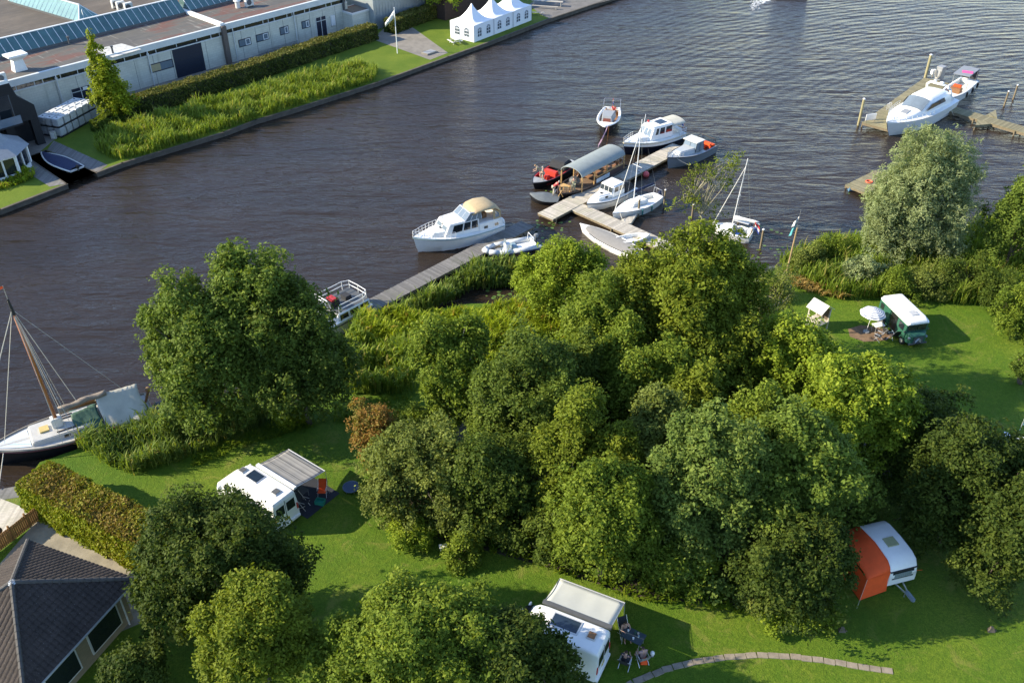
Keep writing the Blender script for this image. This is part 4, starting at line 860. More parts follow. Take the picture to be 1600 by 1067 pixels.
# --- jetties
jetty('long weathered grey plank jetty running along the reed shore past the white cruiser', G(551,492,.6), G(824,350,.6), 1.75, .6, bd_grey)
j2a = G(852,338,.55); j2b = G(1062,228,.55)
jetty('pale bleached main jetty leading out between the barge and the small boats', j2a, j2b, 2.0, .55, bd_white, pile_step=5)
jetty('pale slatted cross jetty running from the main jetty to the shore', G(890,318,.5), G(1075,400,.5), 1.8, .5, bd_white, pw=.2, pile_step=6)
def wedge(name, label, pxs, z, m, th=.3):
    p = [G(x,y,z) for x,y in pxs]; o = p[0]; t = thing(name, label, 'platform', (o.x,o.y,0))
    MB().prism([(q.x-o.x,q.y-o.y) for q in p], z-th, z).build('deck', m, t); 
    for q in p: MB().tube((q.x-o.x,q.y-o.y,-1),(q.x-o.x,q.y-o.y,z-th),.08,n=7).build('pile', pile_m, t)
wedge('finger_platform', 'small pointed finger platform under the sailing boat bow', ((960,348),(996,333),(986,349),(975,350)), .49, bd_white)
p4a = G(1368,197,.7); p4b = G(1464,126,.7)
jetty('wide mossy pier head alongside the big white yacht', p4a, p4b, 3.3, .7, bd_olive, pile_step=5, beam=.35)
jetty('narrower mossy pier running off the right edge from the pier head', G(1462,163,.65), G(1680,226,.65), 2.0, .65, bd_olive, pile_step=5, beam=.3)
wedge('corner_brace_platform', 'triangular brace platform on the far side of the right pier', ((1541,180),(1556,172),(1558,184)), .64, bd_olive); wedge('corner_brace_platform', 'triangular brace platform on the near side of the right pier', ((1524,196),(1528,186),(1546,192),(1548,194)), .64, bd_olive)
jetty('small mossy jetty end with a blue float beside the willow', G(1337,296,.5), G(1385,272,.5), 2.6, .5, bd_olive, pile_step=3)
t = thing('float_drum', 'blue plastic float sticking out under the small jetty end', 'float', G(1333,297,.1)); MB().tube((-.5,0,.1),(.4,0,.1),.28,n=12).build('drum', mat('blue_plastic',(.10,.22,.35),.4), t)
t = thing('life_ring', 'orange and white life ring lying on the small jetty by the willow', 'life ring', G(1358,284,.56)); m = MB(); 
for k in range(16): a,b_ = 2*math.pi*k/16, 2*math.pi*(k+1)/16; m.tube((.32*math.cos(a),.32*math.sin(a),0),(.32*math.cos(b_),.32*math.sin(b_),0),.08,n=6)
m.build('ring', mat('ring_orange',(.75,.12,.04),.5), t)
jetty('short plank landing poking out behind the large maple', G(1170,430,.5), G(1215,446,.5), 1.6, .5, bd_pale, piles=False)
# posts
post('tall pale mooring post left of the right pier head', 1341,196, 3.3, .17, mat('post_yellow',(.34,.30,.16),.85,var=.25,scale=5)); post('tallest yellowish mooring post behind the pump at the pier end', 1445,124, 3.3,.20, MC['post_yellow'])
post('white topped post standing farthest right in the open water', 1583,156, 1.9,.12); post('white topped post left of the farthest one in the open water', 1569,166, 1.9,.12)
post('dark mooring post in open water right of the small sailing boat', 1188,388, 2.0,.12); post('post beside the stern of the small sailing boat with blue cover', 1151,362, 1.6,.13)
post('short post behind the sparse tree near the cross jetty', 1081,342, 1.6,.12); post('slim post standing by the stern of the moored sailing boat', 1037,325, 2.0,.10)
post('dark pile holding the sailing boat off the finger platform', 997,338, 1.9,.11)
t = thing('fuel_pump', 'grey pump cabinet with coiled hoses at the end of the pier', 'pump', G(1467,124,.7), .6)
MB().bx(-.45,.45,-.4,.4,0,1.5).bx(-.5,.5,-.45,.45,1.5,1.75).build('cabinet', grey, t, bevel=.04)
m = MB()
for j in range(4):
    for k in range(10): a,b_ = math.pi*k/10, math.pi*(k+1)/10; m.tube((-.55-.06*j,.35*math.cos(a),1.3-1.0*math.sin(a)),(-.55-.06*j,.35*math.cos(b_),1.3-1.0*math.sin(b_)),.03,n=5)
m.build('hose', rope, t)
t = thing('notice_board', 'white board on the left corner of the right pier head', 'board', G(1359,192,.7), .3); MB().bx(-.7,.7,-.03,.03,.35,1.1).build('panel', white, t); MB().bx(-.6,-.52,.031,.08,0,.9).bx(.52,.6,.031,.08,0,.9).build('legs', wood, t)
t = thing('notice_board', 'small white box beside the tall post at the pier end', 'box', G(1456,122,.7), .3); MB().bx(-.3,.3,-.2,.2,.5,1.1).build('box', white, t, bevel=.02); MB().tube((0,0,0),(0,0,.5),.05,n=6).build('post', wood, t)
t = thing('boarding_ladder', 'aluminium ladder on the outer edge of the pier head', 'ladder', G(1385,172,.7), math.atan2((p4b-p4a).y,(p4b-p4a).x)); m = MB()
for x in (0,.5): m.path([(x,0,-.5),(x,0,.8),(x,-.3,.8),(x,-.3,0)],.03,5)
for z in (-.3,0): m.tube((0,0,z),(.5,0,z),.025,n=5)
m.build('frame', alu, t)

# --- 1 white cabin cruiser
loc, rz, L_ = boat_at((646,379),(777,341),1.2); bt = thing('motor_cruiser', 'large white cabin cruiser with tan canopy moored at the long jetty', 'motor boat', loc, rz)
H = Hull(L_, 3.5, 1.15, 1.75, 2.3, .84, .9, full=.42); H.shell(white, bt); H.deck(white, bt); H.rub(mat('teal_stripe',(.25,.36,.36),.5), bt, .05, -.10); H.rail(whitemet, bt, .60, 1.0, .62, .022, 8, close=None)
MB().loft([[(H.x(k/12)-(.06*L_*max(0,(k/12-.6)/.4)**2*.8),H.w(k/12)*H.fl*(1-.45*(k/12)**3)*sg+.012*sg,z) for z in (-.05,.10)] for k in range(13) for sg in (1,)],closed=False,cap=False).loft([[(H.x(k/12)-(.06*L_*max(0,(k/12-.6)/.4)**2*.8),-H.w(k/12)*H.fl*(1-.45*(k/12)**3)-.012,z) for z in (-.05,.10)] for k in range(13)],closed=False,cap=False).build('boot_stripe', mat('antifoul_brown',(.14,.05,.03),.6), bt)
xs = -L_/2
o, q = cabin(bt, white, xs+L_*.30, xs+L_*.72, 1.38, 1.20, 1.2, 2.55, .75, 0, .16); wins(o, q['stbd'], ((.05,.24,.35,.88),(.28,.48,.35,.88),(.52,.82,.35,.86))); wins(o, q['port'], ((.18,.48,.35,.86),(.52,.72,.35,.88),(.76,.95,.35,.88))); wins(o, q['front'], ((.08,.45,.3,.8),(.55,.92,.3,.8)), m=glassl)
o2, q2 = cabin(bt, white, xs+L_*.60, xs+L_*.86, 1.15, .72, 1.45, 1.95, .6, .0, .12, name='foredeck_cabin'); MB().panel(q2['top'],.35,.5,.4,.6,.03).build('deck_hatch', glass, o2); wins(o2, q2['stbd'], ((.2,.3,.3,.7),(.5,.6,.3,.7)))
ac, qa = cabin(bt, white, xs+.15, xs+L_*.31, 1.45, 1.50, 1.1, 1.95, 0, .1, .12, name='aft_cabin'); wins(ac, qa['stbd'], ((.2,.35,.3,.6),(.65,.8,.3,.6))); wins(ac, qa['port'], ((.2,.35,.3,.6),(.65,.8,.3,.6)))
fr, qf = cabin(bt, glassl, xs+L_*.27, xs+L_*.47, 1.25, 1.15, 2.45, 3.15, .75, 0, .15, .02, 'windscreen'); m = MB()
for u in (0,.33,.67,1): 
    a = Vector(qf['front'][0]).lerp(Vector(qf['front'][1]),u); b_ = Vector(qf['front'][3]).lerp(Vector(qf['front'][2]),u); m.tube(a,b_,.035,n=4)
for k in ('stbd','port'):
    c4 = [Vector(v) for v in qf[k]]
    for u in (0,.35,.7,1): m.tube(c4[0].lerp(c4[1],u), c4[3].lerp(c4[2],u), .03, n=4)
    m.tube(c4[3],c4[2],.035,n=4)
m.tube(qf['front'][3],qf['front'][2],.035,n=4).build('frame', whitemet, fr)
cp_ = MB(); rg_ = []
for x_, zt, wd in ((xs+.35,2.9,1.30),(xs+L_*.10,3.40,1.34),(xs+L_*.22,3.52,1.34),(xs+L_*.31,3.42,1.28),(xs+L_*.385,3.17,1.08)): rg_.append([(x_,wd*math.cos(a)*1.0,zt-.32+.34*math.sin(a)) for a in [math.pi*k/8 for k in range(9)]])
cp_.loft(rg_, closed=False, cap=False); cn = cp_.build('canopy', tan, bt, smooth=True); sm = cn.modifiers.new('Solidify','SOLIDIFY'); sm.thickness = .03
for sg in (1,-1):
    MB().quad((xs+.35,sg*1.30,1.98),(xs+L_*.13,sg*1.30,1.98),(xs+L_*.14,sg*1.33,3.1),(xs+.38,sg*1.29,2.6)).build('side_curtain', tan, cn); MB().quad((xs+.55,sg*1.315,2.15),(xs+L_*.11,sg*1.315,2.15),(xs+L_*.11,sg*1.345,2.9),(xs+.6,sg*1.315,2.55)).build('curtain_window', glassl, cn)
MB().quad((xs+.34,-1.25,1.98),(xs+.34,1.25,1.98),(xs+.36,1.2,2.75),(xs+.36,-1.2,2.75)).build('back_curtain', tan, cn)
MB().bx(xs+L_*.17,xs+L_*.22,-.6,.6,1.98,2.5).build('bench', teak, bt); MB().tube((xs+L_*.66,0,1.9),(xs+L_*.655,0,4.1),.035,.02,6).build('signal_mast', black, bt)
MB().ell((xs-.25,.5,1.0),(.18,.5,.4)).ell((xs-.25,-.6,.8),(.16,.42,.32)).build('stern_fender', white, bt, smooth=True)
for t_ in (.2,.42,.62): fender(bt, H.x(t_), -H.w(t_)-.13, .75)
MB().tube((xs+L_*.86,-.9,1.7),(xs+L_*.80,-2.2,.5),.02,n=4).build('mooring_line', rope, bt)
# --- 2 inflatable
loc, rz, L_ = boat_at((756,394),(836,378),.5); rb_ = thing('inflatable_boat', 'small grey white inflatable boat with console and outboard beside the reeds', 'inflatable boat', loc, rz)
tub = mat('pale_grey_tube', (.52,.55,.57), .5, var=.06); m = MB(); half = 1.0
pts = [(-L_/2,-.88,.42),(0,-.92,.45),(L_*.25,-.75,.52),(L_*.42,-.38,.62),(L_*.49,0,.68),(L_*.42,.38,.62),(L_*.25,.75,.52),(0,.92,.45),(-L_/2,.88,.42)]
m.path(pts, .25, 12)
for p in pts[1:-1]: m.ell(p, .25, 12, 6)
m.tube((-L_/2-.35,-.88,.42),(-L_/2,-.88,.42),.1,.25,12).tube((-L_/2-.35,.88,.42),(-L_/2,.88,.42),.1,.25,12); m.build('tube', tub, rb_, smooth=True)
m = MB(); m.path([(-L_/2,-1.12,.36),(0,-1.16,.38),(L_*.25,-.97,.45),(L_*.42,-.58,.55)],.06,6).path([(-L_/2,1.12,.36),(0,1.16,.38),(L_*.25,.97,.45),(L_*.42,.58,.55)],.06,6).build('rubbing_strake', navy, rb_)
MB().prism([(-L_/2+.2,-.7),(L_*.2,-.6),(L_*.42,0),(L_*.2,.6),(-L_/2+.2,.7)],.05,.28).build('floor', white, rb_); MB().bx(-L_/2+.15,-L_/2+.25,-.7,.7,.1,.7).build('transom', white, rb_)
MB().bx(.0,.5,-.3,.3,.28,1.0).build('console', white, rb_, bevel=.05); MB().quad((.52,-.3,1.0),(.52,.3,1.0),(.42,.25,1.4),(.42,-.25,1.4)).build('windscreen', glassl, rb_); MB().bx(-.7,-.25,-.45,.45,.28,.62).build('seat', mat('blue_grey_seat',(.22,.32,.38),.7), rb_, bevel=.04); MB().bx(1.0,1.5,-.3,.3,.28,.5).build('bow_seat', grey, rb_, bevel=.04)
m = MB(); m.path([(-L_/2+.5,-.7,.6),(-L_/2+.4,-.7,1.25),(-L_/2+.4,.7,1.25),(-L_/2+.5,.7,.6)],.03,6).build('roll_bar', whitemet, rb_); outboard(rb_, -L_/2+.05, .8, mat('grey_motor',(.30,.31,.32),.4))
# --- 3 aft deck boat by the dark tree
a = G(565,462,1.5); d_ = (G(822,352,.6)-G(549,496,.6)).normalized(); rz = math.atan2(-d_.y,-d_.x); L_ = 10.5
ab = thing('aft_deck_boat', 'white boat stern with railed grey aft deck and folding frame beside the dark tree', 'motor boat', (a.x-d_.x*L_/2, a.y-d_.y*L_/2, 0), rz)
H = Hull(L_, 3.3, 1.25, 1.6, 2.2, .88, .92); H.shell(white, ab); H.deck(white, ab); H.rub(black, ab, .05, -.25); xs = -L_/2
o, q = cabin(ab, white, xs+.2, xs+3.6, 1.45, 1.5, 1.25, 1.95, 0, .05, .08, name='aft_cabin'); wins(o, q['stbd'], ((.05,.3),(.36,.62),(.68,.94)), .2, .8); wins(o, q['port'], ((.05,.3),(.36,.62),(.68,.94)), .2, .8); wins(o, q['aft'], ((.1,.45),(.55,.9)), .2,.8)
MB().bx(xs+.3,xs+3.6,-1.3,1.3,1.952,1.98).build('aft_deck', greydk, ab)
m = MB(); z0 = 1.96
ring = [(xs+3.4,-1.35),(xs+.9,-1.38),(xs+.35,-1.1),(xs+.3,0),(xs+.35,1.1),(xs+.9,1.38),(xs+3.4,1.35)]
for zz in (z0+.35,z0+.75): m.path([(x,y,zz) for x,y in ring],.032,6)
for x,y in ring: m.tube((x,y,z0),(x,y,z0+.75),.032,n=6)
m.build('railing', white, ab)
m = MB(); 
for xo in (0,.35): m.path([(xs+3.9+xo,-1.4,1.9),(xs+4.3+xo*.7,-1.2,3.5),(xs+4.3+xo*.7,1.2,3.5),(xs+3.9+xo,1.4,1.9)],.04,6)
m.build('folding_frame', white, ab)
o, q = cabin(ab, white, xs+4.4, xs+8.2, 1.3, .95, 1.4, 2.3, .6, 0, .12); wins(o, q['stbd'], ((.1,.4),(.5,.85))); wins(o, q['port'], ((.1,.4),(.5,.85)))
MB().bx(xs+2.6,xs+3.5,-.5,.5,1.99,2.55).build('engine_box', black, ab, bevel=.05); MB().bx(xs+2.7,xs+3.3,-.45,.4,2.56,2.72).build('cushion', redp, ab, bevel=.05); MB().bx(xs+1.3,xs+1.9,-.4,.4,1.99,2.4).build('seat', dark, ab, bevel=.05)
fender(ab, xs+1.2, 1.78, .9, black, .16, .45); fender(ab, xs+1.2, -1.78, .9, black, .16, .45)
# --- 4 tender with passengers
loc, rz, L_ = boat_at((944,203),(957,168),.9); tb = thing('open_tender', 'dark hulled open tender with white rim carrying people out on the water', 'motor boat', loc, rz)
L_ *= .98; H = Hull(L_, 2.6, .85, 1.25, 2.4, .72, .8); H.shell(blackh, tb); H.deck(white, tb, .72, 1.0); H.cockpit(white, teak, tb, .04, .72, .2, .35); H.rub(white, tb, .10, .0); xs = -L_/2
o, q = cabin(tb, grey, xs+L_*.42, xs+L_*.74, .85, .65, .9, 1.7, .25, 0, .12, .04, 'canopy_box'); MB().panel(q['front'],.12,.88,.1,.7,.02).build('open_front', mat('red_brown_interior',(.16,.04,.025),.7), o); m = MB(); m.path([(xs+.3,-1.0,.9),(xs+.2,-1.0,2.1),(xs+.2,1.0,2.1),(xs+.3,1.0,.9)],.03,5).path([(xs+1.3,-1.1,.9),(xs+.2,-1.0,2.1)],.025,5).path([(xs+1.3,1.1,.9),(xs+.2,1.0,2.1)],.025,5).build('frame', steel, tb)
MB().bx(xs+.4,xs+.9,-.9,.9,.36,.75).build('bench', teak, tb)
def flagp(par, x,y,z, cols, s=1.0, lean=-.35, name='flag', droop=1):
    st = MB().tube((x,y,z),(x+lean*s,y,z+1.5*s),.018,n=5).build('flagstaff', varn, par)
    for k,c_ in enumerate(cols):
        m = MB(); rg_ = []
        for j in range(6): u = j/5; rg_.append([(x+lean*s-(.9*u*s*.6), y+.06*math.sin(u*7+z_), z+1.45*s-(k+z_)*.26*s-u*droop*.55*s) for z_ in (0,1)])
        m.loft(rg_, closed=False); f = m.build(name, c_, st)
flagr, flagw, flagb = mat('flag_red',(.50,.03,.04),.7), mat('flag_white',(.70,.70,.70),.7), mat('flag_blue',(.03,.06,.30),.7)
flagp(tb, xs+.1, 0, .9, (flagr, flagw, flagb), .8)
def onboat(bt_, x, y, z): return bt_.matrix_basis @ Vector((x,y,z))
bpy.context.view_layer.update()
def bp(bt_, x, y, z): a = bt_.rotation_euler.z; return (bt_.location.x+math.cos(a)*x-math.sin(a)*y, bt_.location.y+math.sin(a)*x+math.cos(a)*y, z)
person('person in reddish top sitting at the stern of the dark tender', bp(tb, xs+.75,.3,.28), rz, 'sit', clR, clK)
person('person in pale shirt sitting beside the wheel of the dark tender', bp(tb, xs+1.9,-.5,.28), rz, 'sit', clB, clK)
MB().bx(xs+1.5,xs+2.1,-.75,-.2,.36,.72).build('seat', teak, tb)
# --- 5 white cruiser with solar panel
loc, rz, L_ = boat_at((974,228),(1060,201),1.2); wc = thing('steel_cruiser', 'white topped cruiser with dark hull and solar panel at the outer jetty end', 'motor boat', loc, rz)
H = Hull(L_, 3.2, 1.1, 1.65, 2.0, .85, .88); H.shell(navyh, wc); xs = -L_/2
H.rub(mat('cream_stripe',(.55,.50,.38),.5), wc, .09, -.12); H.deck(white, wc); H.rail(steel, wc, .72, 1.0, .55, .022, 5); H.rail(steel, wc, 0, .14, .6, .022, 3, close='aft', name='stern_rail')
mb = MB(); mb.loft([[(H.x(k/14),H.w(k/14)+.012,H.z(k/14)),(H.x(k/14),H.w(k/14)*.985+.014,H.z(k/14)-.5)] for k in range(15)],closed=False).loft([[(H.x(k/14),-H.w(k/14)-.012,H.z(k/14)),(H.x(k/14),-H.w(k/14)*.985-.014,H.z(k/14)-.5)] for k in range(15)],closed=False); mb.build('topsides', white, wc)
o, q = cabin(wc, white, xs+L_*.24, xs+L_*.66, 1.25, 1.1, 1.2, 2.75, .7, 0, .18, .1); wins(o, q['stbd'], ((.06,.34,.42,.85),(.40,.62,.42,.85),(.68,.80,.42,.85))); wins(o, q['port'], ((.66,.94,.42,.85),(.38,.60,.42,.85),(.2,.32,.42,.85))); wins(o, q['front'], ((.08,.32,.35,.85),(.38,.62,.35,.85),(.68,.92,.35,.85)), m=glassl)
MB().panel(q['top'],.15,.55,.25,.75,.04).build('solar_panel', mat('solar_cells',(.02,.035,.06),.15,spec=.8), o); MB().ell((xs+L_*.50,-.7,2.9),.14).build('lamp', redp, o)
o2, q2 = cabin(wc, white, xs+L_*.62, xs+L_*.86, 1.0, .6, 1.35, 1.8, .4, 0, .12, .06, 'fore_cabin'); wins(o2, q2['stbd'], ((.15,.22,.3,.6),(.4,.47,.3,.6)))
arcroof(wc, cream, xs+.25, xs+L_*.26, 1.25, 2.4, .35, name='awning'); 
for x in (xs+.35,):
    for y in (-1.15,1.15): MB().tube((x,y,1.15),(x,y,2.45),.03,n=5).build('awning_pole', steel, wc)
MB().tube((xs+L_*.68,0,1.8),(xs+L_*.64,0,4.2),.05,.03,6).build('mast', whitemet, wc); flagp(wc, xs+.05, .2, 1.3, (flagr, flagw, flagb), .7)
MB().bx(xs+.35,xs+.8,-.9,.9,1.16,1.6).build('bench', white, wc)
# --- 6 grey cruiser
loc, rz, L_ = boat_at((1042,252),(1110,222),1.0); gc = thing('grey_cruiser', 'grey hulled small cruiser with orange cushions in the cockpit', 'motor boat', loc, rz); xs = -L_/2
H = Hull(L_, 2.8, .95, 1.45, 2.0, .80, .85); H.shell(greyh, gc); H.deck(mat('pale_grey_deck',(.42,.45,.47),.5,var=.08), gc, .30, 1.0); H.cockpit(grey, teak, gc, .03, .30, .2, .45); H.rub(greydk, gc, .07, -.03); H.rail(steel, gc, .78, 1.0, .5, .02, 5)
o, q = cabin(gc, MC['pale_grey_deck'], xs+L_*.46, xs+L_*.84, 1.0, .6, 1.1, 1.65, .5, 0, .15, .08); wins(o, q['stbd'], ((.15,.3,.35,.75),(.5,.65,.35,.75)))
o, q = cabin(gc, glassl, xs+L_*.34, xs+L_*.52, 1.05, .95, 1.2, 2.2, .35, 0, .12, .02, 'wheelhouse'); MB().box((xs+L_*.41,0,2.24),(L_*.2,2.0,.09)).build('wheelhouse_roof', offwhite, gc, bevel=.03)
m = MB()
for k in ('front','stbd','port'):
    c4 = [Vector(v) for v in q[k]]
    for u in (0,.5,1): m.tube(c4[0].lerp(c4[1],u), c4[3].lerp(c4[2],u), .035, n=4)
m.build('frame', greydk, o)
MB().bx(xs+L_*.12,xs+L_*.28,-.8,.1,.46,1.05).build('cushion', orange, gc, bevel=.08); MB().bx(xs+.2,xs+L_*.1,-.9,.9,.46,1.1).build('bench', orange, gc, bevel=.08)
m = MB(); m.path([(xs+L_*.3,-1.2,1.1),(xs+L_*.08,-1.0,1.9),(xs+L_*.08,1.0,1.9),(xs+L_*.3,1.2,1.1)],.035,6).path([(xs+.1,-.9,1.0),(xs+L_*.05,-.9,1.7),(xs+L_*.05,.9,1.7),(xs+.1,.9,1.0)],.03,6).build('folded_hood', black, gc)
for t_ in (.1,.3,.5): fender(gc, H.x(t_), -H.w(t_)-.12, .6)
# --- 7 red boat with black hood
loc, rz, L_ = boat_at((833,287),(893,249),.8); rd = thing('red_sloop', 'low grey and red open boat with black hood beside the roofed barge', 'motor boat', loc, rz); xs = -L_/2
H = Hull(L_, 2.5, .7, .85, 4.5, .9, .85, full=.3); H.shell(blackh, rd); H.deck(grey, rd, .80, 1.0); H.deck(mat('pale_grey_deck2',(.40,.42,.43),.6), rd, 0, .12); H.cockpit(redp, greydk, rd, .12, .80, .18, .25); H.rub(black, rd, .06, 0)
MB().frust([(xs+L_*.12,-1.0,.75),(xs+L_*.40,-1.1,.75),(xs+L_*.40,1.1,.75),(xs+L_*.12,1.0,.75)],[(xs+L_*.20,-.8,1.55),(xs+L_*.37,-.9,1.6),(xs+L_*.37,.9,1.6),(xs+L_*.20,.8,1.55)]).build('hood', dark, rd, bevel=.1)
MB().bx(xs+L_*.50,xs+L_*.58,-.8,.8,.26,1.0).bx(xs+L_*.62,xs+L_*.70,-.9,.3,.26,.8).build('seat', mat('red_seat',(.60,.05,.03),.55), rd, bevel=.08)
# --- 8 roofed barge
loc, rz, L_ = boat_at((872,305),(966,255),.7); bg_ = thing('roofed_barge', 'wooden work barge with arched grey roof alongside the main jetty', 'barge', loc, rz); xs = -L_/2
H = Hull(L_, 3.0, .75, .85, 6, .92, .95, full=.2); H.shell(blackh, bg_); H.deck(mat('barge_planks',(.20,.13,.08),.8,var=.3), bg_, 0, 1, dz=-.12, camber=0); H.rub(mat('barge_rim',(.05,.035,.028),.7), bg_, .09, 0)
x0, x1 = xs+L_*.08, xs+L_*.80
arcroof(bg_, mat('roof_felt',(.26,.29,.28),.7,var=.12,scale=1.2), x0, x1, 1.42, 2.35, .72, .06)
for x in (x1-.1, x1-2.2, (x0+x1)/2-.6, x0+.1):
    for y in (-1.36,1.36): MB().tube((x,y,.65),(x,y,2.38),.07,n=6).build('roof_post', timber, bg_)
m = MB()
for y in (-1.38,1.38): m.bx(x0,x1-2.3,y-.03,y+.03,.65,1.35)
m.build('side_boarding', mat('dark_brown_boards',(.07,.035,.03),.7,var=.2), bg_); MB().bx(x1-4.8,x1-2.5,1.42,1.44,.80,1.28).build('banner', mat('banner_cloth',(.50,.60,.68),.7,var=.3,scale=3), bg_)
MB().bx(x0+.2,x1-2.6,1.2,1.35,1.37,1.42).bx(x0+.2,x1-2.6,-1.35,-1.2,1.37,1.42).build('hand_rail', timber, bg_)
for k,x in enumerate((x0+1.0,x0+2.6,x0+4.0)): MB().bx(x,x+.9,-.5,.5,1.0,1.06).bx(x+.4,x+.5,-.05,.05,.65,1.0).build('table', teak, bg_)
MB().ell((x1-.6,0,1.35),(.6,.6,.45),12,8).tube((x1-.6,0,.7),(x1-.6,0,1.0),.35,n=10).build('kettle', greydk, bg_)
def worktable(par, x, y, z, label):
    t = thing('work_table', label, 'table', bp(par,x,y,z), par.rotation_euler.z); MB().bx(-.35,.35,-.5,.5,.70,.76).build('tabletop', timber, t); 
    for a in (-.28,.28):
        for b_ in (-.42,.42): MB().bx(a-.035,a+.035,b_-.035,b_+.035,0,.70).build('leg', timber, t)
worktable(bg_, x1+1.1,.1,.68,'fresh timber work table on the open deck of the barge'); 
t = thing('saw_horse', 'low fresh timber trestle at the feet of the person in red', 'trestle', bp(bg_, x1+1.9,.3,.68), rz+.4); MB().bx(-.4,.4,-.06,.06,.5,.6).build('beam', timber, t)
for a in (-.3,.3):
    for s_ in (-.25,.25): MB().tube((a,s_,0),(a,0,.5),.03,n=4).build('leg', timber, t)
person('person in red shirt bending over the timber table on the barge', bp(bg_, x1+2.35,-.4,.68), rz+math.pi-.6, 'lean', clR, clB, hairg)
person('person in grey shirt standing under the front edge of the barge roof', bp(bg_, x1+.5,.75,.68), rz+math.pi+.8, 'stand', clO, clO, hairb)
person('person in orange top standing behind the kettle under the barge roof', bp(bg_, x1-1.2,-.2,.68), rz, 'stand', mat('orange_shirt',(.50,.22,.08),.8), clK)
person('person in pale shirt and tan trousers standing on the red boat bow', bp(rd, L_*0+2.4,.35,.62+.0), rd.rotation_euler.z-1.2, 'stand', clB, clB, hairg)
person('person in olive shirt leaning on the red boat with back turned', bp(rd, 1.9,-.3,.62), rd.rotation_euler.z-1.0, 'lean', clO, clB, hairr)
# on the jetty by the barge stern
jd = (j2b-j2a).normalized(); jz = math.atan2(jd.y,jd.x)
def onj(u, v): p = j2a+jd*u; return (p.x-jd.y*v, p.y+jd.x*v, .56)
def ujet(px,py): p = G(px,py,.55)-j2a; return p.dot(jd)
person('person in pale top with brown shorts standing at the stern of the barge', G(969,262,.62), jz+2.5, 'stand', clB, teak, legs_bare=True)
person('person in orange shirt sitting at the barge stern beside the jetty', bp(bg_, xs+.7,.3,.25), rz+1.3, 'sit', MC['orange_shirt'], clK)
MB().bx(xs+.4,xs+.9,-.2,.8,.66,.72).build('bench', teak, bg_)
person('person in white top sitting on the edge of the main jetty', onj(ujet(985,262),-.35)[:2]+(.12,), jz-1.5, 'sit', clW, clW, hairr)
t = thing('buoy', 'round red fender hanging on the near side of the main jetty', 'buoy', onj(ujet(1004,266),-1.25)[:2]+(.1,)); MB().ell((0,0,.1),.36,12,8).tube((0,0,.4),(0,.1,.5),.03,n=5).build('ball', mat('red_buoy',(.65,.10,.10),.4), t, smooth=True)
# long pennant standing behind the barge
t = thing('banner_flag', 'slim pink and white banner flag leaning behind the barge roof', 'flag', bp(bg_, x0-.2,-1.4,.6), 0); MB().tube((0,0,0),(.25,0,4.4),.03,.015,6).build('pole', varn, t)
m = MB(); m.loft([[(.24-.1-u*.9,.05*math.sin(u*8),4.3-u*2.2),(.24-.1-u*.9-.18+.1*u,.05*math.sin(u*8+1),3.5-u*1.9)] for u in [k/6 for k in range(7)]],closed=False); f = m.build('banner', mat('pink_white_banner',(.62,.40,.52),.7,var=.45,scale=1.5), t)
# --- 9 covered boat
loc, rz, L_ = boat_at((829,306),(873,311),.5); cb = thing('covered_boat', 'small black boat under grey tarpaulin at the outer end of the main jetty', 'boat', loc, rz); L_ *= 1.05
H = Hull(L_, 2.1, .55, .75, 2.2, .7, .8); H.shell(blackh, cb); 
mb = MB(); mb.loft([[(H.x(t_),H.w(t_)+.05,H.z(t_)-.03),(H.x(t_),H.w(t_)*.5,H.z(t_)+.22*(1-abs(t_-.5)*1.4)),(H.x(t_),0,H.z(t_)+.32*(1-abs(t_-.5)*1.4)),(H.x(t_),-H.w(t_)*.5,H.z(t_)+.22*(1-abs(t_-.5)*1.4)),(H.x(t_),-H.w(t_)-.05,H.z(t_)-.03)] for t_ in [k/14 for k in range(15)]],closed=False); mb.build('cover', mat('grey_tarpaulin',(.13,.145,.15),.6,var=.2,bump=.5,bscale=4), cb, smooth=True)
m = MB(); m.path([(-L_/2+.3,-.9,.55),(-L_/2+.1,-1.2,.9),(-L_/2+.3,-1.2,.3)],.03,5).path([(-L_/2+.8,-.95,.55),(-L_/2+.6,-1.3,.9),(-L_/2+.8,-1.3,.3)],.03,5).build('fender_hoop', steel, cb)
# --- 10 small white cabin boat
loc, rz, L_ = boat_at((917,320),(985,288),.9); wb = thing('cabin_boat', 'small white cabin boat with black hood inside the jetty corner', 'motor boat', loc, rz); xs = -L_/2
H = Hull(L_, 2.5, .85, 1.05, 2.0, .85, .85); H.shell(white, wb); H.deck(white, wb, .3, 1); H.cockpit(white, greydk, wb, .02, .3, .2, .3); H.rub(greydk, wb, .05, -.12)
o, q = cabin(wb, white, xs+L_*.30, xs+L_*.60, 1.02, .95, .95, 2.15, .3, 0, .12, .12); wins(o, q['stbd'], ((.08,.45,.45,.85),(.55,.85,.45,.85))); wins(o, q['port'], ((.15,.45,.45,.85),(.55,.92,.45,.85))); wins(o, q['front'], ((.06,.32,.45,.88),(.36,.64,.45,.88),(.68,.94,.45,.88)), m=glass)
o2, q2 = cabin(wb, white, xs+L_*.56, xs+L_*.86, .9, .5, 1.0, 1.45, .35, 0, .14, .12, 'fore_cabin'); MB().panel(q2['top'],.4,.6,.35,.65,.03).build('deck_hatch', glass, o2); wins(o2, q2['stbd'], ((.3,.5,.3,.7),)); wins(o2, q2['port'], ((.5,.7,.3,.7),))
MB().frust([(xs+.3,-.95,1.0),(xs+L_*.30,-1.0,1.0),(xs+L_*.30,1.0,1.0),(xs+.3,.95,1.0)],[(xs+.9,-.8,1.7),(xs+L_*.30,-.85,2.05),(xs+L_*.30,.85,2.05),(xs+.9,.8,1.7)]).build('hood', dark, wb, bevel=.08)
